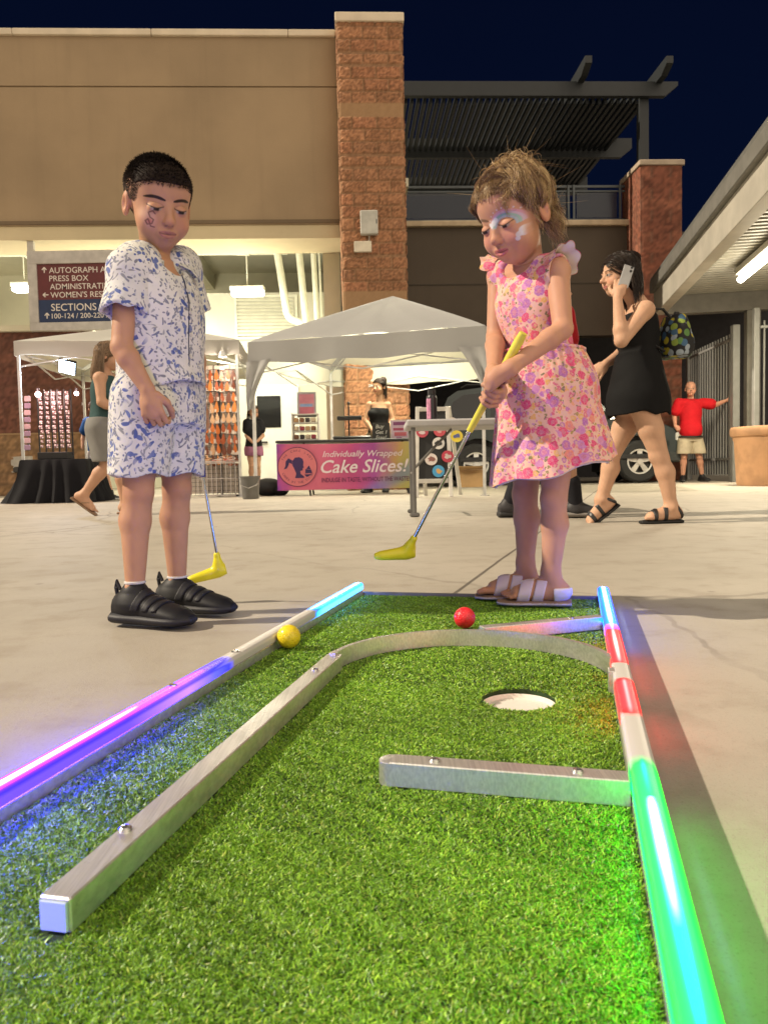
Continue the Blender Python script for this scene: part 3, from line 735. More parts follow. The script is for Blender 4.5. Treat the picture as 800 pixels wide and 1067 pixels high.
# railing
M_rail = mat('rail_grey', (.06, .07, .075), .5, .3)
rl = thing('terrace_railing', 'thin grey metal railing along the terrace ledge', 'railing', BW_(3.3, TBb+.1, zL+.05))
zt = P(550, 191, 15.6)[2]; bR = TBb+.12
for z, h_ in ((zt, .045), (zt-.10, .03), (zL+.13, .03)):
    m = MB(BX); m.box((1.06, bR-.02, z-h_), (aR-.01, bR+.02, z)); m.build('rail', M_rail, rl)
for a in (1.1, 2.9, 4.55, 4.66, 5.6):
    m = MB(BX); m.box((a-.022, bR-.045, zL+.045), (a+.022, bR-.021, zt-.001)); m.build('post', M_rail, rl)
gm, gnt, gb = newmat('smoked_panel'); gb.inputs['Base Color'].default_value = (.015, .022, .035, 1); gb.inputs['Roughness'].default_value = .2; gb.inputs['Alpha'].default_value = .55
for a0, a1 in ((1.15, 2.85), (2.95, 4.5), (4.72, 5.55)):
    m = MB(BX); m.box((a0, bR-.006, zL+.15), (a1, bR+.006, zt-.14)); m.build('infill_panel', gm, rl)
# brick pier with its cap
pr = thing('brick_pier', 'square red brown block pier with pale cap at the end of the terrace', 'column', BW_(aR+.4, 2.4, 0))
zp = P(697, 176, 15.2)[2]
block_pillar('shaft', pr, aR, aR+.80, 1.75, 2.75, zp, [(.205, .072, .042), (.225, .085, .05), (.185, .066, .04)], (), 33, amp=.008, step=.05, mort=(.15, .07, .045))
m = MB(BX); m.box((aR-.04, 1.70, zp), (aR+.84, 2.80, zp+.10), .01); m.build('cap', mat('pier_cap', (.40, .32, .24), .8), pr)
# pergola over the terrace
M_perg = mat('pergola_unlit_paint', (.012, .016, .019), .6, var=.1)  # colour darkened to stand for the lack of light up there
pg = thing('pergola', 'dark slatted pergola on steel posts above the terrace', 'pergola', BW_(4, 2.6, zL))
zb = P(560, 99, 15.3)[2]; zbt = P(560, 84, 15.3)[2]
a1 = aR+.28+.62
m = MB(BX); m.prism([(1.05, 2.15, zb), (a1-.25, 2.15, zb), (a1, 2.15, zb+.20), (a1, 2.15, zbt), (1.05, 2.15, zbt)], (0, .12, 0)); m.build('beam', M_perg, pg)
m = MB(BX); m.prism([(1.05, 4.6, zb-.2), (a1-.25, 4.6, zb-.2), (a1, 4.6, zb), (a1, 4.6, zbt-.05), (1.05, 4.6, zbt-.05)], (0, .12, 0)); m.build('beam', M_perg, pg)
m = MB(BX); m.box((1.05, 6.9, zb-.2), (a1-.3, 7.02, zbt-.05)); m.build('beam', M_perg, pg)
m = MB(BX); m.box((aR+.19, 2.28, zp+.10), (aR+.37, 2.46, zbt+.0)); m.build('post', M_perg, pg)
m = MB(BX); m.box((aR-.15, 6.72, zL-.05), (aR+.0, 6.89, zbt)); m.build('post', M_perg, pg)
for a in (aR-1.1, aR+.45):
    z0 = zbt-.06
    m = MB(BX); m.prism([(a, 1.62, z0+.14), (a, 1.62, z0+.27), (a, 7.2, z0+.27), (a, 7.2, z0+.03), (a, 1.88, z0+.03)], (.13, 0, 0)); m.build('rafter', M_perg, pg)
nb = 40
for k in range(nb):
    a = 1.15+k*(aR-.05+.3-1.15)/(nb-1)
    m = MB(BX); m.box((a, 2.35, zb-.06), (a+.06, 7.1, zb+.08)); m.build('slat', M_perg, pg)

# ---- covered walkway roof at the right edge
e_ = np.array([.169, .9856, 0]); n_ = np.array([.9856, -.169, 0]); o_ = np.array([3.73, 7.46, 0])-e_*7.0
CX = np.eye(4); CX[:3, 0] = n_; CX[:3, 1] = e_; CX[:3, 3] = o_           # local x = away from the eave, y = along it
LY0, LY1 = 2.0, 13.35
cr_ = thing('walkway_roof', 'pale steel walkway roof with ribbed metal underside and a deep edge beam', 'canopy roof', o_+e_*9+n_*2)
M_steel = mat('cream_steel', (.40, .375, .32), .5, var=.1, vscale=3)
m = MB(CX); m.box((-.05, LY0, 3.33), (.12, LY1, 3.52), .01); m.build('gutter', mat('gutter_grey', (.15, .145, .13), .55), cr_)
m = MB(CX); m.box((.02, LY0, 2.95), (.20, LY1, 3.328), .006); m.build('edge_beam', M_steel, cr_)
M_deck = mat('ribbed_deck', (.26, .245, .20), .5, var=.08)
pts = []; y = LY0; mdk = MB(CX); gx = []
while y < LY1:
    for dy, dz in ((0, 0), (.06, 0), (.075, .04), (.135, .04), (.15, 0)): gx.append((y+dy, 3.24+dz))
    y += .15
mdk.sheet([[(xx, yy, zz) for (yy, zz) in gx] for xx in (.205, 4.0, 9.0)]); mdk.build('ribbed_deck', M_deck, cr_)
m = MB(CX); m.box((-.02, LY0, 3.53), (9.0, LY1+.1, 3.60)); m.build('roof_sheet', mat('roof_dark', (.12, .12, .11), .6), cr_)
for y in (LY1-.22, 7.4, 4.0):
    m = MB(CX); m.box((.205, y, 2.92), (9.0, y+.2, 3.238), .005); m.build('cross_beam', mat('beam_shade', (.16, .15, .13), .55), cr_)
for (x, y) in ((1.62, LY1-.12), (4.5, LY1-.12), (4.5, 5.0)):
    m = MB(CX); m.box((x-.11, y-.1, .0), (x+.11, y+.1, 2.919), .008); m.build('post', mat('post_grey', (.20, .19, .165), .5), cr_)
T0 = P(771, 297, 11.6); T1 = T0-e_*1.9; T0[2] = T1[2] = 3.05
lt = thing('tube_light', 'long white tube light under the walkway roof', 'tube light', T0)
m = MB(); m.bar(T0+np.array([0, 0, .11]), T1+np.array([0, 0, .11]), .18, .09, bev=.01); m.build('housing', M_steel, lt)
m = MB(); m.tube([T0, T1], .05, 12); m.build('tube', emit('tube_glow', (1.0, .93, .76), 14), lt, smooth=True)
q = (T0+T1)/2-np.array([0, 0, .08]); la = lamp('walkway_lamp', 'AREA', q, 190, (1.0, .88, .62), .2, 1.8, q+np.array([0, 0, -1]))
q = (T0+T1)/2+np.array([.15, 0, -.35]); lamp('walkway_bounce', 'POINT', q, 55, (1.0, .88, .64), .3)

# ---- gate, fence, planter
M_gate = mat('gate_paint', (.24, .24, .23), .5, .2, var=.08)
def picket_run(parent, a, b, z0, z1, n, w=.022, col=M_gate, rails=(.12, .96)):
    a, b = np.array(a, float), np.array(b, float)
    for k in range(n):
        p = a+(b-a)*(k+.5)/n
        m = MB(); m.bar((p[0], p[1], z0), (p[0], p[1], z1), w, w); m.build('picket', col, parent)
    for t in rails:
        z = z0+(z1-z0)*t; m = MB(); m.bar((a[0], a[1], z), (b[0], b[1], z), .03, .04); m.build('rail', col, parent)
gt = thing('picket_gate', 'tall grey steel picket gate standing open behind the man in red', 'gate', (6.1, 14, 0))
ga, gb_ = (6.03, 13.25), (6.22, 15.6)
picket_run(gt, ga, gb_, .1, 2.55, 17)
m = MB(); m.box((5.96, 13.12, .0), (6.08, 13.24, 2.66), .008); m.build('post', M_gate, gt)
m = MB(); m.box((6.17, 15.61, .0), (6.27, 15.71, 2.6), .008); m.build('post', M_gate, gt)
fn_ = thing('picket_fence', 'grey steel picket fence at the right edge behind the planter', 'fence', (7.5, 12.4, 0))
picket_run(fn_, (6.16, 12.6), (9.1, 12.2), .1, 2.62, 24)
for x, y in ((6.09, 12.6), (9.12, 12.2)):
    m = MB(); m.box((x-.045, y-.045, 0), (x+.045, y+.045, 2.82), .008); m.build('post', M_gate, fn_)
pc = G(790, 506); pcx = np.array([5.55, 10.9, 0])
pt = thing('planter', 'large round terracotta coloured planter with rolled rim by the fence', 'planter', pcx)
pm = mat('planter_terracotta', (.38, .21, .105), .7, var=.18, vscale=4, bump=.15)
m = MB(); m.lathe(pcx, [(.49, 0), (.50, .02), (.535, .62), (.55, .66), (.55, .69), (.575, .70), (.59, .73), (.59, .80), (.575, .83), (.53, .83), (.51, .78), (.51, .74)], 48, cap=False); m.build('pot', pm, pt, smooth=True)
m = MB(); m.lathe(pcx, [(.52, .735), (0, .75)], 48, cap=False); m.build('soil', mat('soil', (.05, .035, .022), .95, var=.4, vscale=30, bump=.6), pt)
# dark backdrop added to stand for the night beyond the gate
fw = thing('night_backdrop', 'added dark backdrop standing for the night beyond the gate', 'wall', (14, 26, 0))
m = MB(); m.box((7, 26, 0), (60, 26.4, 3.2)); m.build('wall', mat('night_wall', (.015, .017, .022), .9), fw)
m = MB(); m.box((7, 25.9, 3.2), (60, 26.5, 3.3)); m.build('wall_cap', mat('night_wall_cap', (.03, .03, .035), .9), fw)
# ================================================================== booths, stalls, car
M_canv = translucent('grey_canopy_fabric', (.34, .34, .335), .15)
M_lit_inside = translucent('lit_canopy_inside', (.68, .66, .54), .15)  # added inner layer, paler so the tent inside looks lit
M_canw = translucent('white_canopy_fabric', (.52, .51, .47), .3)
M_fram = mat('black_tent_frame', (.03, .03, .032), .4, .5)
M_framw = mat('white_tent_frame', (.6, .6, .58), .4, .3)
M_black = mat('black_plastic', (.012, .012, .013), .45)
def popup(name, label, o, ang, S, zv, ze, zpk, mroof, mfr, group=None, curtains=True, seed=0):
    """square pop-up canopy: o = front left corner, ang = turn of its front side"""
    c, s = math.cos(ang), math.sin(ang); a = np.array([c, s, 0]); b = np.array([-s, c, 0]); o = np.array([o[0], o[1], 0.0])
    t = thing(name, label, 'canopy tent', o+(a+b)*S/2, group); r = np.random.default_rng(seed)
    W = lambda x, y, z: o+a*x+b*y+np.array([0, 0, z])
    n = 24; nt_ = 18; m = MB(); ml = MB(); cen_ = W(S/2, S/2, 0)
    for (p, q) in (((0, 0), (S, 0)), ((S, 0), (S, S)), ((S, S), (0, S)), ((0, S), (0, 0))):
        grid = []
        for i in range(n+1):
            row = []; f = i/n; e0 = W(p[0]+(q[0]-p[0])*f, p[1]+(q[1]-p[1])*f, 0)
            for k in range(nt_+1):
                u = k/nt_; pt_ = e0+(cen_-e0)*u; sg = math.sin(math.pi*f)                      # 0 on the hip lines
                cr = .010*math.sin(f*21+u*4+seed)*(1-u)*sg+.006*math.sin(f*47+u*9)*(1-u)*sg
                row.append(np.array([pt_[0], pt_[1], ze+(zpk-ze)*u**.95-.05*sg*math.sin(math.pi*u)+cr]))
            grid.append(row)
        m.sheet(grid); ml.sheet([[pp-np.array([0, 0, .014]) for pp in row[1:]] for row in grid[1:-1]])
    ml.build('lit_inner_sheet', M_lit_inside, t, smooth=True, fixn=False, sharp=60)
    rf = m.build('roof_fabric', mroof, t, smooth=True, fixn=False, sharp=60)
    m = MB()
    for (p, q) in (((0, 0), (S, 0)), ((S, 0), (S, S)), ((S, S), (0, S)), ((0, S), (0, 0))):
        g_ = []
        for k in range(25):
            f = k/24; x = p[0]+(q[0]-p[0])*f; y = p[1]+(q[1]-p[1])*f; sag = .02*math.sin(math.pi*f)
            out = .012*math.sin(f*19)+.008*r.normal()
            ox, oy = (q[1]-p[1])/S*out, -(q[0]-p[0])/S*out
            g_.append([W(x, y, ze-sag*.3), W(x+ox*.5, y+oy*.5, (ze+zv)/2-sag), W(x+ox, y+oy, zv+.012*math.sin(f*math.pi*6)-sag)])
        m.sheet(g_); cen = W(S/2, S/2, 0)
        ml2 = MB() if p == (0, 0) else ml2
        ml2.sheet([[np.array([q_[0]+(cen[0]-q_[0])*.012, q_[1]+(cen[1]-q_[1])*.012, q_[2]+.004]) for q_ in row] for row in g_])
    ml2.build('lit_inner_valance', M_lit_inside, rf, smooth=True, fixn=False, sharp=60)
    m.build('valance', mroof, rf,  smooth=True, fixn=False, sharp=60)
    for (x, y) in ((.04, .04), (S-.04, .04), (S-.04, S-.04), (.04, S-.04)):
        m = MB(); p = W(x, y, 0); m.bar(p, W(x, y, ze-.05), .035, .035, up=a); m.box((p[0]-.05, p[1]-.05, 0), (p[0]+.05, p[1]+.05, .012)); m.build('leg', mfr, t)
    for (p, q) in (((0.04, .04), (S-.04, .04)), ((S-.04, .04), (S-.04, S-.04)), ((S-.04, S-.04), (.04, S-.04)), ((.04, S-.04), (.04, .04))):
        m = MB()
        for h in range(2):
            pa = np.array(p)+(np.array(q)-np.array(p))*h/2; pb = np.array(p)+(np.array(q)-np.array(p))*(h+1)/2
            m.bar(W(*pa, zv+.10), W(*pb, zv-.14), .02, .014); m.bar(W(*pa, zv-.14), W(*pb, zv+.10), .02, .014)
        m.build('truss', mfr, t)
    m = MB()
    for (x, y) in ((.04, .04), (S-.04, .04), (S-.04, S-.04), (.04, S-.04)): m.bar(W(x, y, ze-.06), W(S/2, S/2, zpk-.06), .016, .016)
    m.build('roof_strut', mfr, t)
    if curtains:
        for (x, y, sx) in ((0, 0, 1), (S, 0, -1)):
            m = MB(); g_ = []
            for k in range(13):
                f = k/12; z = zv+.02-f*.62; wd = .30*(1-f)**1.6+.05
                row = []
                for i in range(9):
                    u_ = i/8; row.append(W(x+sx*(wd*u_-.02), y-.015-.03*math.sin(u_*9+f*3)*(.5+f), z+.02*u_))
                g_.append(row)
            m.sheet(g_); m.build('corner_drape', mroof, t, smooth=True, fixn=False, sharp=60)
    return t, W
tent, TW = popup('canopy_tent', 'grey canopy tent of the cake stall with peaked roof and lit white inside', (-1.70, 9.95), R_(-16), 3.05, 1.73, 2.0, 2.78, M_canv, M_framw, 'pop up canopy tents', seed=3)
q = TW(1.4, 1.6, 2.2); lamp('tent_lamp', 'POINT', q, 155, (1.0, .95, .74), .25)
bb = thing('tent_light', 'small bulb hanging under the roof of the cake stall tent', 'light bulb', q)
m = MB(); m.sphere(q+np.array([0, 0, .14]), .045, 12, 8); m.build('bulb', emit('tent_bulb', (1.0, .95, .8), 12), bb, smooth=True)
m = MB(); m.tube([q+np.array([0, 0, .18]), q+np.array([0, 0, .42])], .012, 6); m.build('cord', M_black, bb)
tent2, T2 = popup('canopy_tent', 'white canopy tent over the jewellery stall at the left behind the boy', (-4.86, 10.30), R_(5), 2.95, 1.95, 2.14, 2.62, M_canw, M_framw, 'pop up canopy tents', curtains=False, seed=4)

# ---- cake banner hung in front of the sales table
BY = 10.40; b0, b1 = P(288, 463, BY), P(428, 509, BY)
def banner_mat():
    m, nt, b = newmat('banner_print'); co = nt.obj(); s = nt.node('ShaderNodeSeparateXYZ'); nt.link(co, s.inputs[0])
    x = nt.math('ADD', nt.math('DIVIDE', s.outputs[0], 1.83), .5)
    z = nt.math('DIVIDE', s.outputs[2], .62)
    n_ = nt.noise(co, 2.2, 3)
    c = nt.ramp(nt.math('ADD', x, nt.math('MULTIPLY', nt.math('SUBTRACT', n_, .5), .35)), [(0, (.20, .035, .30)), (.1, (.58, .10, .22)), (.3, (.62, .13, .22)), (.55, (.55, .07, .25)), (.74, (.36, .07, .33)), (.88, (.50, .30, .12)), (1, (.42, .42, .12))])
    d = nt.math('ADD', nt.math('MULTIPLY', x, 1.0), nt.math('MULTIPLY', z, -.6))
    bl = nt.math('MULTIPLY', nt.smooth(d, .58, .72), nt.smooth(d, .92, .76))
    c = nt.mix(nt.math('MULTIPLY', bl, .55), c, (.10, .18, .50))
    nt.link(c, b.inputs['Base Color']); b.inputs['Roughness'].default_value = .35
    return m
bx0, bx1, bz0, bz1 = b0[0], b1[0], P(300, 511, BY)[2], P(300, 462.5, BY)[2]
bc = np.array([(bx0+bx1)/2, BY, bz0])
bn = thing('vinyl_banner', 'pink and purple cake banner with white script hung across the stall table', 'banner', bc)
def bpt(u, v):
    x = bx0+(bx1-bx0)*u; z = bz0+(bz1-bz0)*v
    return np.array([x, BY-.012*math.sin(u*7+v*2)-.008*math.sin(u*17), z-.012*math.sin(math.pi*u)*v+.02*(u-.5)*0])
m = MB(); m.sheet([[bpt(i/40, j/8) for j in range(9)] for i in range(41)]); m.build('cloth', banner_mat(), bn, smooth=True, fixn=False)
Mwh = mat('banner_white', (.75, .66, .72), .5, var=.02); Mdk = mat('banner_plum', (.10, .012, .07), .5, var=.02)
bw, bh = bx1-bx0, bz1-bz0
def btext(s, u, v, wid, h, mm, shear, off=0, extr=.002):
    o = text_mesh('lettering', s, mm, bn, (bx0+bw*u, BY-.028, bz0+bh*v), (1, 0, 0), (0, 0, 1), size=h, width=wid, shear=shear, offset=off, extrude=extr); return o
btext('Individually Wrapped', .345, .70, bw*.60, .115, Mwh, .28, .004)
btext('Cake Slices!', .33, .36, bw*.655, .245, Mwh, .30, .012)
btext('INDULGE IN TASTE, WITHOUT THE WASTE!', .335, .16, bw*.655, .085, Mdk, 0, .012)
cx, cz = bx0+bw*.155, bz0+bh*.50
def disc(mb, cx, cz, r0, r1, y, n=48):
    vs = []; 
    for k in range(n): a = 2*math.pi*k/n; vs += [(cx+r0*math.cos(a), y, cz+r0*math.sin(a)), (cx+r1*math.cos(a), y, cz+r1*math.sin(a))]
    mb.add(vs, [(2*k, 2*k+1, 2*((k+1) % n)+1, 2*((k+1) % n)) for k in range(n)])
m = MB(); disc(m, cx, cz, .001, .258, BY-.0255); m.build('logo_disc', mat('logo_pink', (.62, .17, .20), .5, var=.04), bn)
m = MB(); disc(m, cx, cz, .258, .268, BY-.0262); m.build('logo_ring', Mdk, bn)
m = MB()                                                            # head with a pony tail and a slice of cake
def poly(pts): 
    y = BY-.0285; m.prism([(cx+x*.30, y, cz+z*.30) for x, z in pts], (0, .002, 0))
poly([(-.10, .42), (.10, .44), (.24, .36), (.28, .22), (.26, .05), (.30, -.02), (.24, -.06), (.23, -.16), (.12, -.18), (.14, -.32), (.28, -.42), (.30, -.50), (-.12, -.50), (-.06, -.30), (-.14, -.10), (-.22, .08), (-.22, .28)])
poly([(-.23, .30), (-.40, .40), (-.52, .26), (-.54, .04), (-.62, -.10), (-.48, -.06), (-.40, .08), (-.36, .20), (-.23, .12)])
poly([(.36, -.10), (.62, -.14), (.66, -.28), (.34, -.30)]); poly([(.40, -.09), (.52, .06), (.60, -.13)]); poly([(.30, -.34), (.66, -.33), (.50, -.42), (.40, -.46)])
m.build('logo_figure', mat('logo_navy', (.035, .012, .09), .5), bn)
for txt, rr, a0, a1 in (('THE CAKE LADY', .205, 152, 28), ('CAKES BY THE SLICE', .225, 205, 335)):
    for k, ch in enumerate(txt):
        if ch == ' ': continue
        a = R_(a0+(a1-a0)*k/(len(txt)-1)); top = a0 < 180; rad = np.array([math.cos(a), 0, math.sin(a)])
        if top: up_ = rad; right = np.array([math.sin(a), 0, -math.cos(a)])
        else: up_ = -rad; right = np.array([-math.sin(a), 0, math.cos(a)])
        text_mesh('lettering', ch, Mdk, bn, np.array([cx, BY-.0285, cz])+rad*rr-right*.012, right, up_, size=.042, extrude=.002)
# sales table under it
tz = bz1+.012
st = thing('sales_table', 'long folding sales table behind the pink cake banner', 'table', (bc[0], 10.75, 0))
m = MB(); m.box((bx0-.02, 10.43, tz), (bx1+.04, 11.02, tz+.035), .008); m.build('table_top', mat('table_dark', (.03, .03, .032), .5), st)
for x in (bx0+.36, bx1-.1):
    for y in (10.5, 10.95):
        m = MB(); m.tube([(x, y, tz), (x+.05, y, .2), (x+.08, y-.03, 0)], .014, 8); m.build('leg', M_black, st)
tt = tz+.035
# things on the table
def tpt(px, py, Y=10.7): return P(px, py, Y)
sh = thing('display_shelf', 'white three tier display shelf with boxed cake slices on the stall table', 'display shelf', (tpt(318, 463)[0], 10.7, tt))
xa, xb = tpt(305, 450)[0], tpt(333, 450)[0]; zz = tpt(318, 431)[2]; Mshelf = mat('shelf_white', (.66, .64, .60), .4)
for x in (xa, xb-.02):
    m = MB(); m.box((x, 10.6, tt), (x+.02, 10.8, zz), .003); m.build('side_panel', Mshelf, sh)
for k in range(4):
    z = tt+.006+(zz-tt-.03)*k/3; m = MB(); m.box((xa+.02, 10.6, z), (xb-.02, 10.8, z+.016)); m.build('shelf', Mshelf, sh)
    if k < 3:
        for i in range(4):
            x = xa+.03+i*(xb-xa-.06)/4; cl = [(.20, .09, .04), (.03, .02, .02), (.55, .45, .33), (.30, .03, .05), (.45, .28, .14)][(i+2*k) % 5]
            m = MB(); m.box((x, 10.585, z+.017), (x+.062, 10.70, z+.075), .008)
            o = m.build('cake_slice_box', mat('cake_box', cl, .3), None, loc=(x+.03, 10.65, z+.017))
            props(o, '%s wrapped cake slice, %s on the %s tier of white shelf' % (('brown', 'black', 'cream', 'dark red', 'tan')[(i+2*k) % 5], ('leftmost', 'second from left', 'third from left', 'rightmost')[i], ('bottom', 'middle', 'top')[k]), 'cake box', 'wrapped cake slices on the display shelf')
def flat_sign(name, label, cat, x0, y0, x1, y1, Y, col, border, deco, tilt=.06):
    a, b_ = P(x0, y1, Y), P(x1, y0, Y); t = thing(name, label, cat, ((a[0]+b_[0])/2, Y, a[2]))
    dz = b_[2]-a[2]
    m = MB(); m.prism([(a[0], Y, a[2]), (b_[0], Y, a[2]), (b_[0], Y+tilt, b_[2]), (a[0], Y+tilt, b_[2])], (0, .012, 0)); m.build('board', mat(name+'_border', border, .5), t)
    w_ = b_[0]-a[0]; i = .06
    f = lambda u, v, e=.003: np.array([a[0]+w_*u, Y+tilt*v-e, a[2]+dz*v])
    m = MB(); m.prism([f(i, i), f(1-i, i), f(1-i, 1-i), f(i, 1-i)], (0, .0015, 0)); m.build('face', mat(name+'_face', col, .5), t)
    for (u0, v0, u1, v1, c_) in deco:
        m = MB(); m.prism([f(u0, v0, .005), f(u1, v0, .005), f(u1, v1, .005), f(u0, v1, .005)], (0, .0015, 0)); m.build('print', mat('print_colour', c_, .5), t)
    return t, f
flat_sign('poster_sign', 'small pink and blue framed poster standing above the cake display shelf', 'poster', 310, 408, 329, 435, 10.72, (.42, .30, .36), (.40, .42, .45), [(.12, .55, .88, .9, (.55, .20, .28)), (.12, .1, .88, .4, (.45, .12, .18)), (.15, .42, .8, .52, (.2, .3, .55))], .03)
t, f = flat_sign('chalkboard_sign', 'little black chalkboard sign with white lettering in front of the vendor', 'chalkboard', 388, 440, 406, 460, 10.55, (.012, .012, .013), (.02, .018, .016), [], .04)
Mch = mat('chalk', (.65, .65, .62), .9)
for s_, v_, h_ in (('Buy', .70, .075), ('Get 1', .40, .07), ('Free!', .12, .07)): text_mesh('lettering', s_, Mch, t, f(.2, v_, .006), (1, 0, 0), (0, .15, .99), size=h_, shear=.2, offset=.004, extrude=.001)
flat_sign('price_card', 'pale pink price card standing beside the little chalkboard sign', 'price card', 407, 437, 426, 460, 10.55, (.55, .42, .55), (.55, .5, .52), [(.15, .75, .85, .9, (.20, .04, .16)), (.15, .5, .7, .62, (.35, .05, .12)), (.2, .25, .85, .42, (.50, .10, .14)), (.3, .1, .6, .2, (.25, .05, .2))], .04)
ts = thing('tray_stand', 'black cake tray raised on a thin pole beside the vendor', 'tray stand', (tpt(364, 460)[0], 10.8, tt))
cxx = tpt(363, 440)[0]
m = MB(); m.tube([(cxx, 10.85, tt), (cxx, 10.85, tpt(363, 420)[2])], .012, 8); m.build('pole', M_black, ts)
m = MB(); m.box((cxx-.16, 10.75, tpt(363, 437)[2]), (cxx+.18, 10.97, tpt(363, 433)[2]), .006); m.build('tray', M_black, ts)
m = MB(); m.lathe((cxx, 10.85, tt), [(.07, 0), (.07, .015), (.014, .022)], 20); m.build('base', M_black, ts)
m = MB(); m.sphere((cxx, 10.85, tpt(363, 419)[2]), .02, 10, 8); m.build('finial', M_black, ts)
q = MB(); q.box((tpt(348, 460)[0], 10.46, tt+.001), (tpt(387, 460)[0], 10.74, tt+.045), .012); o = q.build('serving_tray', M_black, None, smooth=True, loc=(tpt(367, 460)[0], 10.6, tt)); props(o, 'low black serving tray lying on the stall table left of the chalkboard', 'tray')
# bags under the table
for (px, py, sx, sz, lb) in ((279, 507, .22, .26, 'black duffel bag on the ground at the left foot of the stall'), ((292), 509, .12, .18, 'dark rounded bag on the ground beside the duffel bag')):
    c = P(px, 513, 10.9); m = MB(); m.sphere((c[0], 10.95, sz/2-.01), 1, 18, 12, sc=(sx, .18, sz/2)); o = m.build('bag', mat('bag_black', (.014, .014, .016), .6, bump=.3, bscale=25), None, smooth=True, loc=(c[0], 10.95, 0)); props(o, lb, 'bag', 'dark bags under the cake stall')

# ---- bucket with the tent leg
bk = P(263, 512, 9.85)
bkt = thing('bucket', 'grey plastic bucket weighing down the left front leg of the cake tent', 'bucket', (bk[0], 9.72, 0))
m = MB(); m.lathe((bk[0], 9.72, 0), [(.095, 0), (.10, .01), (.122, .27), (.132, .272), (.132, .29), (.118, .29), (.112, .25), (0, .25)], 28, cap=False); m.build('pail', mat('bucket_grey', (.12, .115, .105), .5), bkt, smooth=True)
m = MB(); m.tube([(bk[0]-.128, 9.70, .26), (bk[0]-.10, 9.60, .18), (bk[0], 9.575, .14), (bk[0]+.10, 9.60, .18), (bk[0]+.128, 9.70, .26)], .004, 6); m.build('handle', steel, bkt)

# ---- A-frame board with round stickers
AY = 9.05
af = thing('sandwich_board', 'white framed black sandwich board covered in round stickers', 'sandwich board', P(447, 516, AY)*np.array([1, 1, 0]))
def apt(px, py, back=0):
    p = P(px, py, AY); return p+np.array([0, (.22*(p[2])*(1 if not back else -1))+(0 if not back else .5), 0])
Mfrm = mat('white_wood', (.62, .60, .55), .6, var=.1)
za = 1.08
def abar(x0, z0, x1, z1, w_, nm, back=False):
    yy = lambda z: AY+.24*z if not back else AY+.60-.30*z
    m = MB(); m.bar((x0, yy(z0), z0), (x1, yy(z1), z1), w_, .03, up=(0, 1, 0), bev=.003); m.build(nm, Mfrm, af)
xl0, xr0 = P(434, 516, AY)[0], P(470, 516, AY)[0]; xl1, xr1 = xl0+.04, xr0-.01
abar(xl0, 0, xl1, za, .045, 'frame_leg'); abar(xr0, 0, xr1, za, .045, 'frame_leg')
abar(xl0+.03, .19, xr0-.03, .19, .05, 'frame_rail'); abar(xl1+.02, za-.03, xr1-.02, za-.03, .05, 'frame_rail')
abar(xl0+.14, 0, xl1+.03, za, .045, 'back_leg', True); abar(xr0+.17, 0, xr1+.02, za, .045, 'back_leg', True)
yy = lambda z: AY+.24*z
m = MB(); m.prism([(xl0+.035, yy(.21)+.004, .21), (xr0-.025, yy(.21)+.004, .21), (xr1-.022, yy(za-.06)+.004, za-.06), (xl1+.022, yy(za-.06)+.004, za-.06)], (0, .01, 0)); m.build('black_panel', mat('chalk_black', (.018, .018, .018), .7), af)
for (px, py, c1_, c2_) in ((440.5, 449, (.45, .05, .08), (.6, .5, .5)), (459, 448, (.50, .06, .08), (.6, .3, .3)), (457.5, 461.5, (.62, .6, .56), (.02, .02, .02)), (477, 454, (.70, .55, .04), (.10, .12, .30)), (467, 475.5, (.42, .03, .06), (.55, .45, .42)), (449.5, 478.5, (.68, .6, .56), (.25, .10, .08)), (457, 491, (.05, .30, .55), (.62, .35, .10)), (472, 440, (.55, .5, .45), (.2, .05, .05))):
    p = P(px, py, AY); z = p[2]; y = yy(z)-.019; x = p[0]; cc = np.array([x, y, z]); nrm_ = np.array([0, -1, .24]); nrm_ /= np.linalg.norm(nrm_)
    m = MB(); m.lathe(cc, [(.073, 0), (.073, .003), (0, .004)], 28, axis=nrm_, cap=False); sk = m.build('round_sticker', mat('sticker', c1_, .4), af, smooth=True)
    up3 = np.array([0, .24, 1]); up3 /= np.linalg.norm(up3); m = MB(); r = np.random.default_rng(int(px*10))
    pts = []
    for k in range(11):
        a = 2*math.pi*k/11; rr = .052*r.uniform(.45, 1.0); pts.append(cc+nrm_*.0045+np.array([1, 0, 0])*rr*math.cos(a)+up3*rr*.75*math.sin(a))
    m.prism(pts, nrm_*.001); m.build('print', mat('sticker_print', c2_, .5), sk)

# ---- folding table with the bottle
FY = 5.35
fl = thing('folding_table', 'plastic folding table with grey steel legs standing behind the girl', 'table', P(480, 538, FY)*np.array([1, 1, 0]))
zt0, zt1 = P(430, 445, FY)[2], P(430, 437, FY)[2]; fx0 = P(423, 440, FY)[0]; fx1 = fx0+.90
m = MB(); m.box((fx0, FY, zt0), (fx1, FY+.61, zt1), .012); m.build('table_top', mat('table_grey', (.42, .42, .42), .5, var=.06), fl)
Mleg = mat('leg_grey', (.17, .165, .155), .4, .5)
for x, y in ((fx0+.05, FY+.06), (fx0+.05, FY+.55), (fx1-.05, FY+.06), (fx1-.05, FY+.55)):
    m = MB(); m.tube([(x, y, .01), (x, y, zt0)], .015, 10); m.box((x-.035, y-.02, 0), (x+.035, y+.02, .03), .008); m.build('leg', Mleg, fl)
m = MB(); m.tube([(fx0+.05, FY+.3, zt0-.30), (fx0+.34, FY+.3, zt0-.005)], .010, 8); m.build('brace', Mleg, fl)
m = MB(); m.tube([(fx0+.05, FY+.06, zt0-.32), (fx0+.05, FY+.55, zt0-.32)], .010, 8); m.build('stretcher', Mleg, fl)
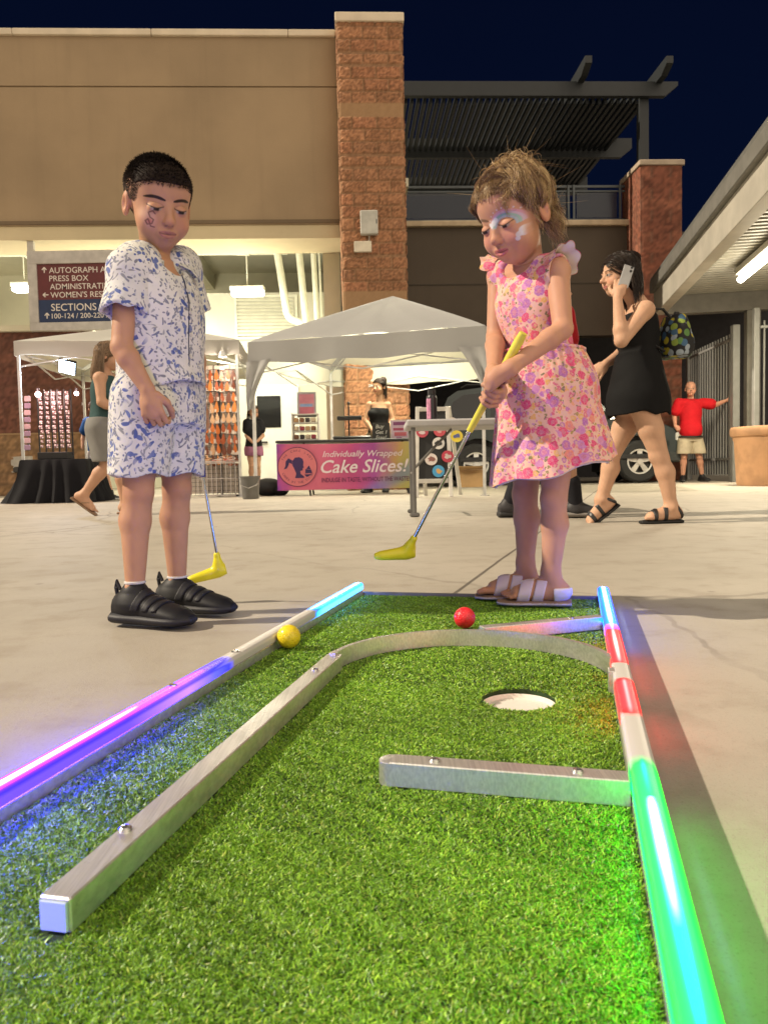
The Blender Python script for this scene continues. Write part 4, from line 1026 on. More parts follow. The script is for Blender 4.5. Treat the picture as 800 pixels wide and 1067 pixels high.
bo = P(450, 436, FY+.12); bo[2] = zt1+.001
wb = thing('water_bottle', 'black insulated bottle with a pink side standing on the folding table', 'bottle', bo)
m = MB(); m.lathe(bo, [(.034, 0), (.037, .004), (.037, .150), (.033, .168), (.024, .180)], 26, cap=False); m.build('body', mat('bottle_black', (.012, .012, .016), .35), wb, smooth=True)
m = MB(); m.lathe(bo+np.array([0, 0, .1795]), [(.028, 0), (.028, .028), (.024, .032), (0, .032)], 24); m.build('lid', M_black, wb, smooth=True)
m = MB(); m.tube([bo+np.array([-.022, 0, .205]), bo+np.array([-.022, 0, .232]), bo+np.array([.022, 0, .232]), bo+np.array([.022, 0, .205])], .004, 8); m.build('loop', M_black, wb)
m = MB(); g_ = []
for k in range(9):
    a = R_(150+k*13); g_.append([bo+np.array([.0376*math.cos(a), .0376*math.sin(a), z]) for z in (.004, .05, .1, .148)])
m.sheet(g_); m.build('pink_decal', mat('decal_pink', (.50, .22, .34), .4, var=.35, vscale=40), wb, smooth=True, fixn=False)
# cardboard box by the car wheel
cb = P(490, 505, 13.2); m = thing('cardboard_box', 'open brown cardboard box on the ground by the rear car wheel', 'box', (cb[0], 13.3, 0))
kb = MB(); kb.box((cb[0]-.20, 13.2, 0), (cb[0]+.22, 13.5, .30), .004); kb.build('carton', mat('cardboard', (.36, .22, .10), .85, var=.1), m)
kb = MB(); kb.prism([(cb[0]-.20, 13.195, .302), (cb[0]+.2, 13.195, .302), (cb[0]+.22, 13.05, .36), (cb[0]-.22, 13.05, .36)], (0, 0, .004)); kb.build('flap', mat('cardboard_flap', (.42, .27, .13), .85), m)

# ---- the dark green suv behind the stall
def suv():
    Y0 = 13.75; W_ = 1.75
    xr = P(496, 481, Y0)[0]; xf = P(666.5, 478.5, Y0)[0]; zc = .385; R = .385
    t = thing('parked_suv', 'dark green suv with silver wheels parked in the shade of the terrace', 'car', ((xr+xf)/2, Y0+W_/2, 0))
    paint = mat('green_paint', (.007, .017, .016), .3, .2, var=.05, coat=.5)
    glass = mat('car_glass', (.004, .005, .006), .04)
    # side outline, rear at the left
    xb = xr-.78; xe = xf+.80
    lower = [(xb+.02, .42), (xb, .62), (xb+.02, 1.0), (xb+.06, 1.12)]
    top = [(xb+.10, 1.16), (xf-.55, 1.16), (xf-.1, 1.12), (xf+.45, 1.05), (xe-.12, .95), (xe, .80), (xe+.02, .55), (xe-.04, .40)]
    def arch(xc):
        return [(xc+.47*math.cos(a), zc+.47*math.sin(a)) for a in np.linspace(math.pi*.0+.08, math.pi-.08, 14)]
    outline = lower+top+[(p[0], max(.30, p[1])) for p in arch(xf)]+[(p[0], max(.30, p[1])) for p in arch(xr)]
    m = MB(); n = len(outline); rings = []
    for y, inset in ((0.05, .035), (0.0, 0), (W_, 0), (W_-.05+.05, .0)):
        pass
    ys = [(0.0, .03), (.05, 0), (W_-.05, 0), (W_, .03)]
    cxm = (xb+xe)/2
    for y, i_ in ys: rings += [(x+(i_ if x < cxm else -i_), Y0+y, z-(i_*.6 if z > .9 else 0)) for x, z in outline]
    fs = [tuple(range(n-1, -1, -1)), tuple(range(3*n, 4*n))]
    for k in range(3): fs += [(k*n+i, k*n+(i+1) % n, (k+1)*n+(i+1) % n, (k+1)*n+i) for i in range(n)]
    m.add(rings, fs); m.build('body', paint, t, smooth=True, sharp=30)
    # greenhouse, leaning inwards
    gh = [(xb+.10, 1.15), (xb+.30, 1.60), (xb+.48, 1.72), (xb+.9, 1.77), (xr+1.7, 1.76), (xr+2.05, 1.68), (xf-.42, 1.15)]
    n = len(gh); rings = []
    for y, lean in ((.03, 0), (W_-.03, 0)):
        s_ = 1 if y < 1 else -1
        rings += [(x, Y0+y+s_*(z-1.15)*.22, z) for x, z in gh]
    m = MB(); m.add(rings, [tuple(range(n-1, -1, -1)), tuple(range(n, 2*n))]+[(i, (i+1) % n, n+(i+1) % n, n+i) for i in range(n)]); m.build('cabin', paint, t, smooth=True, sharp=20)
    def side_glass(pts):
        m = MB(); m.prism([(x, Y0+.03+(z-1.15)*.22-.006, z) for x, z in pts], (0, .004, 0)); m.build('window', glass, t)
    side_glass([(xb+.26, 1.20), (xb+.40, 1.52), (xb+.58, 1.64), (xb+.98, 1.68), (xb+.98, 1.20)])
    side_glass([(xb+1.06, 1.20), (xb+1.06, 1.68), (xr+1.25, 1.68), (xr+1.25, 1.20)])
    side_glass([(xr+1.33, 1.20), (xr+1.33, 1.68), (xr+1.68, 1.67), (xr+1.98, 1.60), (xf-.66, 1.20)])
    m = MB(); m.prism([(xr+2.09, Y0+.16, 1.64), (xr+2.09, Y0+W_-.16, 1.64), (xf-.435, Y0+W_-.08, 1.19), (xf-.435, Y0+.08, 1.19)], (.012, 0, .006)); m.build('windscreen', glass, t)
    # door shut lines and handles
    for x in (xb+1.03, xr+1.30, xf-.52):
        m = MB(); m.box((x-.004, Y0-.0035, .50), (x+.004, Y0+.012, 1.13)); m.build('door_seam', M_black, t)
    for x in (xb+1.2, xr+1.45):
        m = MB(); m.box((x-.1, Y0-.03, .98), (x+.1, Y0-.006, 1.01), .005); m.build('door_handle', paint, t)
    m = MB(); m.box((xb+.5, Y0-.018, .44), (xe-.5, Y0-.001, .52), .004); m.build('side_cladding', M_black, t)
    for y in (.25, W_-.25):
        m = MB(); m.tube([(xb+.55, Y0+y, 1.78), (xb+.65, Y0+y, 1.83), (xr+1.55, Y0+y, 1.82), (xr+1.68, Y0+y, 1.765)], .018, 8); m.build('roof_rail', M_black, t)
    m = MB(); m.box((xe-.17, Y0-.016, .74), (xe-.03, Y0+.25, .90), .02); m.build('headlight', mat('headlight_lens', (.55, .55, .52), .1, coat=1), t)
    m = MB(); m.box((xb-.015, Y0-.012, .80), (xb+.10, Y0+.16, 1.08), .01); m.build('tail_light', mat('tail_red', (.25, .01, .01), .2), t)
    m = MB(); m.box((xe-.30, Y0-.014, .36), (xe+.05, Y0+W_+.014, .56), .03); m.build('front_bumper', mat('bumper_dark', (.03, .035, .035), .5), t)
    m = MB(); m.box((xb-.05, Y0-.014, .36), (xb+.28, Y0+W_+.014, .58), .03); m.build('rear_bumper', mat('bumper_dark2', (.03, .035, .035), .5), t)
    m = MB(); m.box((xf-.72, Y0-.20, 1.13), (xf-.56, Y0-.02, 1.28), .03); m.build('mirror', paint, t)
    alloy = mat('alloy_silver', (.62, .62, .60), .3, .6); rub = mat('tyre_rubber', (.016, .016, .016), .8)
    for xc in (xr, xf):
        for y, s_ in ((Y0+.015, -1), (Y0+W_-.015, 1)):
            wv = bpy.data.objects.new('wheel', None); COL.objects.link(wv); wv.parent = t
            wv.location = Vector((xc, y, R))-t.location
            m = MB(); m.lathe((xc, y, R), [(.215, .02), (.235, 0), (.34, -.004), (.372, .02), (.385, .06), (.385, .17), (.372, .21), (.22, .22)], 40, axis=(0, -s_, 0) if s_ > 0 else (0, 1, 0), cap=False); m.build('tyre', rub, wv, smooth=True)
            ax = np.array([0, -s_, 0.0]) if s_ > 0 else np.array([0, 1.0, 0])
            m = MB(); c = np.array([xc, y, R])
            m.lathe(c, [(.222, .005), (.222, .02), (.205, .045), (.198, .09), (.0, .10)], 40, axis=ax, cap=False)
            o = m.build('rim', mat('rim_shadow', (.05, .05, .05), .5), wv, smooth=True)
            m = MB(); m.lathe(c, [(.200, .012), (.226, .004), (.226, -.004), (.200, .0), (.200, .012)], 40, axis=ax, cap=False); m.lathe(c, [(.06, .0), (.055, -.012), (0, -.014)], 20, axis=ax, cap=False)
            for k in range(5):
                a = 2*math.pi*k/5+.3; d = np.array([math.cos(a), 0, math.sin(a)]); p = np.array([-math.sin(a), 0, math.cos(a)])
                m.prism([c+d*.04-p*.034+ax*.002, c+d*.04+p*.034+ax*.002, c+d*.207+p*.048+ax*.006, c+d*.207-p*.048+ax*.006], ax*.02)
            m.build('spokes', alloy, wv)
    # dark wheel wells
    for xc in (xr, xf):
        m = MB(); m.box((xc-.46, Y0+.26, .2), (xc+.46, Y0+W_-.26, .86)); m.build('wheel_well', M_black, t)
suv()

# ---- jewellery stall at the left
JY_ = 9.75
ja, jb = P(22, 482, JY_), P(89, 482, JY_); jz = .555
jt = thing('jewellery_table', 'low display table covered to the ground by a black cloth', 'table', ((ja[0]+jb[0])/2, JY_+.3, 0))
def skirt():
    m = MB(); cx_, cy_ = (ja[0]+jb[0])/2, JY_+.30; hx, hy = (jb[0]-ja[0])/2, .30; n = 120; rings = []
    for lv_, (z, sp_) in enumerate(((jz, 0), (jz-.02, .012), (.36, .035), (.18, .075), (.006, .13))):
        ring = []
        for k in range(n):
            a = 2*math.pi*k/n; c, s = math.cos(a), math.sin(a); q_ = max(abs(c), abs(s)); x, y = c/q_*hx, s/q_*hy
            fold = (.5+.5*math.sin(k*.9+1.3*math.sin(k*.21)))*sp_*.75
            ex = sp_*(2.0 if c < 0 else .6)
            ring.append((cx_+x+c*(ex+fold), cy_+y+s*(sp_*.6+fold), z))
        rings.append(ring)
    vs = [p for r in rings for p in r]; fs = [tuple(range(n))]
    for i in range(4): fs += [(i*n+k, i*n+(k+1) % n, (i+1)*n+(k+1) % n, (i+1)*n+k) for k in range(n)]
    m.add(vs, fs); m.build('table_cloth', mat('black_cloth', (.006, .006, .008), .85, spec=.2), jt, smooth=True, sharp=50)
    m = MB(); m.box((ja[0]+.03, JY_+.03, jz-.03), (jb[0]-.03, JY_+.57, jz-.004)); m.build('table_top', M_black, jt)
skirt()
jr = thing('jewellery_rack', 'tall black rack of sparkling pink jewellery cards on the black table', 'display rack', ((ja[0]+jb[0])/2, JY_+.25, jz))
r0, r1 = P(39, 480, JY_+.2), P(72, 405, JY_+.2); zr0, zr1 = jz+.004, r1[2]
m = MB(); m.box((r0[0]+.05, JY_+.1, zr0), (r1[0]-.02, JY_+.34, zr0+.09), .006); m.build('base', M_black, jr)
for x in np.linspace(r0[0]+.02, r1[0], 6):
    m = MB(); m.bar((x, JY_+.25, zr0+.05), (x, JY_+.25, zr1), .016, .016); m.build('upright', M_black, jr)
Mcard = vcol('card_print', .3, spec=.8); first = None; rj = np.random.default_rng(3)
for i in range(5):
    for j in range(12):
        x = r0[0]+.02+(r1[0]-r0[0]-.02)*(i+.5)/5; z = zr0+.17+(zr1-zr0-.22)*j/11
        if first is None:
            m = MB(); m.box((-.024, -.004, -.026), (.024, .004, .026), col=(.085, .05, .055)); m.sphere((-.010, -.010, .008), .0125, 8, 6, col=(.9, .72, .74)); m.sphere((.013, -.010, .010), .009, 6, 5, col=(.85, .5, .55)); m.sphere((-.012, -.010, -.014), .008, 6, 5, col=(.55, .30, .34)); m.sphere((.012, -.010, -.013), .011, 6, 5, col=(.9, .78, .78))
            first = m.build('jewellery_card', Mcard, None); first.parent = jr; o = first
        else: o = first.copy(); COL.objects.link(o)
        o.location = Vector((x+rj.uniform(-.006, .006), JY_+.235, z))-jr.location; o.rotation_euler = (rj.uniform(-.1, .1), rj.uniform(-.1, .1), rj.uniform(-.4, .4)); o.scale = (rj.uniform(.7, 1.15),)*3
hs = thing('hanging_strip', 'narrow hanging strip of pink jewellery packets on the left tent leg', 'display strip', P(30, 415, 10.1))
m = MB(); s0_ = P(30, 412, 10.12); s1_ = P(30, 470, 10.12); m.bar(s0_, s1_, .03, .006); m.build('backing', M_black, hs)
for k in range(8):
    p = s1_+(s0_-s1_)*(k+.5)/8; m = MB(); m.box((p[0]-.045, p[1]-.03, p[2]-.035), (p[0]+.035, p[1]-.01, p[2]+.035), .006); m.build('packet', mat('packet_pink', (.50, .33, .36) if k % 2 else (.3, .2, .28), .3), hs)
def bulb(px, py, Y, col, label, e, r=.035, s=14):
    c = P(px, py, Y); t = thing('light_bulb', label, 'light bulb', c, 'bulbs over the jewellery stall')
    m = MB(); m.sphere(c, r, 14, 10); m.build('globe', emit('bulb_glow', col, s), t, smooth=True)
    m = MB(); m.lathe(c+np.array([0, 0, r*.8]), [(.018, 0), (.018, .05), (0, .052)], 12); m.build('socket', M_black, t)
    lamp('bulb_lamp', 'POINT', c+np.array([0, -.12, 0]), e, col, .05)
bulb(40, 411, 9.8, (1.0, .62, .58), 'glowing pink bulb at the top left corner of the jewellery rack', 14)
bulb(80, 410, 10.6, (1.0, .66, .60), 'glowing pink bulb hanging to the right of the jewellery rack', 9, .03)
# square floodlight on its arm
c = P(70, 383, 10.9); fd = thing('led_floodlight', 'square bluish white floodlight hanging under the white tent roof', 'floodlight', c)
ax_ = np.array([1, .2, -.25]); ax_ /= np.linalg.norm(ax_); nz_ = np.array([.1, -.75, -.65]); nz_ -= ax_*(nz_@ax_); nz_ /= np.linalg.norm(nz_); ay_ = np.cross(nz_, ax_)
m = MB(); m.obox(c-nz_*.03, ax_*.12, ay_*.11, nz_*.025, .01); m.build('housing', M_black, fd)
m = MB(); m.obox(c, ax_*.105, ay_*.095, nz_*.006); m.build('lens', emit('flood_glow', (.62, .82, 1.0), 14), fd)
m = MB(); m.tube([c-nz_*.05, c-nz_*.05+np.array([-.35, .1, .10]), P(33, 372, 10.6)], .014, 8); m.build('arm', M_framw, fd)
lamp('flood_lamp', 'SPOT', c+nz_*.06, 60, (.66, .82, 1.0), .08, aim=c+nz_)
bpy.data.objects['flood_lamp'].data.spot_size = R_(130)
# white poster far behind
flat_sign('paper_notice', 'white paper notice with a red print on the wall behind the jewellery stall', 'notice', 85, 417, 99, 450, 14.1, (.66, .62, .62), (.55, .52, .5), [(.25, .35, .75, .6, (.55, .25, .28))], 0)

# ---- orange earring rack right of the boy
EY = 11.15
er = thing('earring_rack', 'tall wire rack covered in orange and bronze earrings beside the boy', 'display rack', P(228, 516, EY)*np.array([1, 1, 0]))
e0, e1 = P(186, 515, EY)[0], P(250, 515, EY)[0]; ez0, ez1 = .02, P(240, 380, EY)[2]
Mgrid = mat('rack_wire', (.10, .09, .085), .4, .6)
m = MB()
nx = 14; nz = 30
for k in range(nx+1): x = e0+(e1-e0)*k/nx; m.bar((x, EY, ez0), (x, EY, ez1), .006, .006)
for k in range(nz+1): z = ez0+(ez1-ez0)*k/nz; m.bar((e0, EY+.007, z), (e1, EY+.007, z), .006, .006)
m.build('wire_grid', Mgrid, er)
for x in (e0, e1-.26, e1):
    m = MB(); m.bar((x, EY+.02, 0), (x, EY+.02, ez1+.02), .026, .026); m.box((x-.02, EY-.2, 0), (x+.02, EY+.25, .02), .003); m.build('upright', M_black, er)
m = MB(); m.box((e0, EY+.055, .04), (e1, EY+.07, ez1)); m.build('backing_sheet', mat('backing_cream', (.62, .54, .46), .7), er)
Me = vcol('earring_enamel', .35, spec=.6); fam = []
re_ = np.random.default_rng(12)
for c in ((.62, .17, .03), (.70, .26, .06), (.42, .10, .03), (.72, .45, .25), (.18, .06, .03)):
    m = MB(); m.box((-.030, -.003, .055), (.030, .003, .10), col=(.72, .62, .52)); 
    prof = [(0, .05), (.006, .04), (.024, -.01), (.030, -.045), (.018, -.075), (0, -.08)]
    m.prism([(x, -.006, z) for x, z in prof]+[(-x, -.006, z) for x, z in prof[::-1][1:-1]], (0, .006, 0), col=c)
    fam.append(m)
protos = [None]*5; cnt = 0
for j in range(9):
    for i in range(11):
        x = e0+.04+(e1-e0-.08)*i/10; z = ez1-.13-j*(ez1-.52)/9
        k = int(re_.integers(5)) if re_.random() < .45 else (j*2) % 5
        if protos[k] is None: protos[k] = fam[k].build('earring', Me, None); protos[k].parent = er; o = protos[k]
        else: o = protos[k].copy(); COL.objects.link(o)
        o.location = Vector((x+re_.uniform(-.01, .01), EY-.014, z+re_.uniform(-.012, .012)))-er.location; o.rotation_euler = (0, re_.uniform(-.12, .12), re_.uniform(-.3, .3)); o.scale = (re_.uniform(.95, 1.3),)*3
# low wire basket table at its foot
wt_ = thing('display_basket', 'low white display basket with tangled bangles at the foot of the earring rack', 'display basket', (e1-.35, EY-.3, 0))
Mwb = mat('basket_white', (.60, .55, .52), .4)
xa_, xb_ = P(208, 480, EY-.25)[0], P(247, 480, EY-.25)[0]
m = MB()
for k in range(9): x = xa_+(xb_-xa_)*k/8; m.bar((x, EY-.40, .02), (x, EY-.40, .50), .008, .008); 
for z in (.02, .26, .50): m.bar((xa_, EY-.40, z), (xb_, EY-.40, z), .012, .012); m.bar((xa_, EY-.1, z), (xb_, EY-.1, z), .012, .012)
m.build('wire_side', Mwb, wt_)
m = MB(); m.box((xa_, EY-.40, .47), (xb_, EY-.08, .485)); m.build('tray', Mwb, wt_)
for k in range(14):
    cc_ = (.62, .10, .06) if k % 3 == 0 else ((.62, .5, .45) if k % 3 == 1 else (.5, .25, .12)); c_ = np.array([re_.uniform(xa_+.05, xb_-.05), EY-re_.uniform(.12, .36), .50+.02*(k % 3)]); rr = re_.uniform(.035, .06); t1 = re_.uniform(-.6, .6)
    m = MB(); m.tube([c_+np.array([rr*math.cos(a), rr*math.sin(a)*math.cos(t1), rr*math.sin(a)*math.sin(t1)+rr*abs(math.sin(t1))]) for a in np.linspace(0, 2*math.pi, 18)], .006, 6, cap=False)
    o = m.build('bangle', mat('bangle_paint', cc_, .3), None, smooth=True, loc=c_); props(o, 'thin %s bangle in the tangle on the low white display basket' % ('red' if k % 3 == 0 else 'cream' if k % 3 == 1 else 'bronze'), 'bangle', 'bangles on the display basket')
# lamp of the earring stall (its glare is what lights the orange wall)
c = P(232, 372, EY-.6); eb_ = thing('clip_lamp', 'small clip lamp shining on the orange earring rack', 'lamp', c)
m = MB(); m.lathe(c, [(.02, .09), (.05, .05), (.055, 0), (.05, .005), (.045, .04)], 16, cap=False); m.build('shade', M_framw, eb_, smooth=True)
m = MB(); m.sphere(c+np.array([0, 0, .02]), .03, 10, 8); m.build('bulb', emit('clip_glow', (1, .85, .66), 10), eb_, smooth=True)
lamp('clip_bulb', 'POINT', c+np.array([0, .0, -.05]), 26, (1.0, .82, .66), .06)
# ================================================================== figures: implicit bodies turned into one surface each
def nrmz(v): v = np.asarray(v, float); return v/(np.linalg.norm(v)+1e-12)
def smin(a, b, k):
    if k <= 0: return np.minimum(a, b)
    h = np.clip(.5+.5*(b-a)/k, 0, 1); return b*(1-h)+a*h-k*h*(1-h)
def Cn(a, b, ra, rb=None, k=.01): return ('c', np.asarray(a, float), np.asarray(b, float), ra, rb if rb is not None else ra, k)
def El(c, rad, fr=None, k=.01): return ('e', np.asarray(c, float), np.asarray(rad, float), np.eye(3) if fr is None else np.asarray(fr), k)
def Lo(p0, p1, u0, u1, prof, k=.01): return ('l', np.asarray(p0, float), np.asarray(p1, float), nrmz(u0), nrmz(u1), np.asarray(prof, float), k)
def pbox(p):
    if p[0] == 'c': r = max(p[3], p[4]); return np.minimum(p[1], p[2])-r, np.maximum(p[1], p[2])+r
    if p[0] == 'e': r = p[2].max(); return p[1]-r, p[1]+r
    r = p[5][:, 1:3].max()+np.abs(p[5][:, 3]).max(); return np.minimum(p[1], p[2])-r, np.maximum(p[1], p[2])+r
def pdist(p, X, Y, Z, pad):
    if p[0] == 'c':
        _, a, b, ra, rb, k = p; d = b-a; L2 = d@d+1e-12
        x, y, z = X-a[0], Y-a[1], Z-a[2]
        t = np.clip((x*d[0]+y*d[1]+z*d[2])/L2, 0, 1)
        return np.sqrt((x-t*d[0])**2+(y-t*d[1])**2+(z-t*d[2])**2)-(ra+(rb-ra)*t)-pad
    if p[0] == 'e':
        _, c, rad, fr, k = p; x, y, z = X-c[0], Y-c[1], Z-c[2]; r = rad+pad
        q = [(x*f[0]+y*f[1]+z*f[2])/rr for f, rr in zip(fr, r)]
        n = np.sqrt(q[0]**2+q[1]**2+q[2]**2); g = np.sqrt((q[0]/r[0])**2+(q[1]/r[1])**2+(q[2]/r[2])**2)+1e-9
        return np.clip(n*(n-1)/g, -1, 1)
    _, p0, p1, u0, u1, pr, k = p; w_ = p1-p0; L = np.linalg.norm(w_); w_ = w_/L
    x, y, z = X-p0[0], Y-p0[1], Z-p0[2]
    t = (x*w_[0]+y*w_[1]+z*w_[2])/L; tc = np.clip(t, 0, 1)
    ua, ub = nrmz(u0-w_*(u0@w_)), nrmz(u1-w_*(u1@w_))
    u = [ua[i]+(ub[i]-ua[i])*tc for i in range(3)]; nn = np.sqrt(u[0]**2+u[1]**2+u[2]**2); u = [q/nn for q in u]
    v = [w_[1]*u[2]-w_[2]*u[1], w_[2]*u[0]-w_[0]*u[2], w_[0]*u[1]-w_[1]*u[0]]
    ts = np.linspace(0, 1, 41); sm = lambda col: np.convolve(np.pad(np.interp(ts, pr[:, 0], pr[:, col]), 3, mode='edge'), np.ones(7)/7, mode='valid')
    a = np.interp(tc, ts, sm(1))+pad; b = np.interp(tc, ts, sm(2))+pad; of = np.interp(tc, ts, sm(3))
    xx = x*u[0]+y*u[1]+z*u[2]; yy = x*v[0]+y*v[1]+(z*v[2])-of
    px_ = xx-0; n = np.sqrt((px_/a)**2+(yy/b)**2); g = np.sqrt((px_/a**2)**2+(yy/b**2)**2)+1e-9
    d = np.clip(n*(n-1)/g, -1, 1); ax = np.maximum(-t, t-1)*L-pad*.5
    return np.where(ax > 0, np.maximum(d, ax), d)
def field(prims, lo, hi, h, pad=0.0, kscale=1.0):
    n = np.ceil((hi-lo)/h).astype(int)+1
    ax = [(lo[i]+h*np.arange(n[i])).astype(np.float32) for i in range(3)]
    V = np.full(tuple(n), .5, dtype=np.float32)
    for p in prims:
        sub = p[0] == 'sub'; q = p[1] if sub else p
        k = q[-1]*kscale; a, b = pbox(q); m = k+pad+3*h
        i0 = np.clip(np.floor((a-m-lo)/h).astype(int), 0, n-1); i1 = np.clip(np.ceil((b+m-lo)/h).astype(int)+1, 1, n)
        if (i1 <= i0).any(): continue
        sl = tuple(slice(i0[i], i1[i]) for i in range(3))
        X = ax[0][sl[0]][:, None, None]; Y = ax[1][sl[1]][None, :, None]; Z = ax[2][sl[2]][None, None, :]
        d = pdist(q, X, Y, Z, 0 if sub else pad).astype(np.float32)
        if sub: V[sl] = -smin(-V[sl], d, k)
        else: V[sl] = smin(V[sl], d, k)
    return V, ax
def surface(V, ax):
    """surface nets"""
    lo = np.array([a[0] for a in ax]); h = float(ax[0][1]-ax[0][0])
    V = V.copy()
    for i in range(3):
        s_ = [slice(None)]*3
        for e in (0, -1): s_[i] = e; V[tuple(s_)] = np.maximum(V[tuple(s_)], h*.5)
    S = V < 0
    c = np.zeros(tuple(np.array(V.shape)-1), dtype=np.int8)
    for dx in (0, 1):
        for dy in (0, 1):
            for dz in (0, 1): c += S[dx:dx+c.shape[0], dy:dy+c.shape[1], dz:dz+c.shape[2]]
    I = np.argwhere((c > 0) & (c < 8)); del c
    vid = np.full(tuple(np.array(V.shape)-1), -1, dtype=np.int32); vid[tuple(I.T)] = np.arange(len(I))
    acc = np.zeros((len(I), 3)); cnt = np.zeros(len(I))
    cor = [(dx, dy, dz) for dx in (0, 1) for dy in (0, 1) for dz in (0, 1)]
    val = {o: V[I[:, 0]+o[0], I[:, 1]+o[1], I[:, 2]+o[2]].astype(float) for o in cor}
    for a in cor:
        for i in range(3):
            if a[i] == 0:
                b = list(a); b[i] = 1; b = tuple(b); va, vb = val[a], val[b]; m = (va < 0) != (vb < 0)
                t = va[m]/(va[m]-vb[m]); q = np.tile(np.array(a, float), (m.sum(), 1)); q[:, i] = t; acc[m] += q; cnt[m] += 1
    vert = lo+h*(I+acc/cnt[:, None])
    F = []
    for i in range(3):
        a_ = [slice(None)]*3; b_ = [slice(None)]*3; a_[i] = slice(0, -1); b_[i] = slice(1, None)
        A = S[tuple(a_)]; B = S[tuple(b_)]; E = np.argwhere(A != B); sg = A[tuple(E.T)]
        j, k = (i+1) % 3, (i+2) % 3
        ok = (E[:, j] > 0) & (E[:, k] > 0) & (E[:, j] < V.shape[j]-1) & (E[:, k] < V.shape[k]-1); E = E[ok]; sg = sg[ok]
        def at(dj, dk): q = E.copy(); q[:, j] += dj; q[:, k] += dk; return vid[tuple(q.T)]
        f = np.stack([at(-1, -1), at(0, -1), at(0, 0), at(-1, 0)], 1)
        f[~sg] = f[~sg][:, ::-1]; F.append(f)
    return vert, np.concatenate(F)
def bounds(prims, pad):
    L = [pbox(p[1] if p[0] == 'sub' else p) for p in prims if p[0] != 'sub']
    return np.min([a for a, b in L], 0)-pad, np.max([b for a, b in L], 0)+pad
def solid(prims, h, pad=0.0, cut=None, hollow=0, innercut=None, kscale=1.0):
    lo, hi = bounds(prims, pad+4*h); V, ax = field(prims, lo, hi, h, pad, kscale)
    if hollow:
        Vi, _ = field(prims, lo, hi, h, pad-hollow, kscale); V = np.maximum(V, -Vi)
    if cut is not None:
        X, Y, Z = ax[0][:, None, None], ax[1][None, :, None], ax[2][None, None, :]
        V = np.maximum(V, cut(X, Y, Z)).astype(np.float32)
    return surface(V, ax)
def relax(v, f, it=1, lam=.5):
    for _ in range(it):
        s = np.zeros_like(v); c = np.zeros(len(v))
        for a, b in ((0, 1), (1, 2), (2, 3), (3, 0)):
            np.add.at(s, f[:, a], v[f[:, b]]); np.add.at(c, f[:, a], 1); np.add.at(s, f[:, b], v[f[:, a]]); np.add.at(c, f[:, b], 1)
        v = v+lam*(s/np.maximum(c, 1)[:, None]-v)
    return v
def subdiv(v, f, mask_v):
    """split the quads whose corners are all in the mask"""
    m = mask_v[f].all(1); keep, q = f[~m], f[m]
    e = np.sort(np.concatenate([q[:, [0, 1]], q[:, [1, 2]], q[:, [2, 3]], q[:, [3, 0]]]), 1)
    u, inv = np.unique(e, axis=0, return_inverse=True); inv = inv.reshape(-1); n = len(v); nq = len(q)
    em = (v[u[:, 0]]+v[u[:, 1]])/2; fc = v[q].mean(1); V = np.concatenate([v, em, fc])
    e0, e1, e2, e3 = (n+inv[i*nq:(i+1)*nq] for i in range(4)); c = n+len(u)+np.arange(nq)
    nf = np.concatenate([np.stack(t, 1) for t in ((q[:, 0], e0, c, e3), (e0, q[:, 1], e1, c), (c, e1, q[:, 2], e2), (e3, c, e2, q[:, 3]))])
    return V, np.concatenate([keep, nf])
def snoise(p, fr, seed=0):
    r = np.random.default_rng(seed); o = 0
    for _ in range(5): d = r.normal(size=3); o = o+np.sin(p@(nrmz(d)*fr*r.uniform(.6, 1.6))+r.uniform(0, 7))
    return o/5

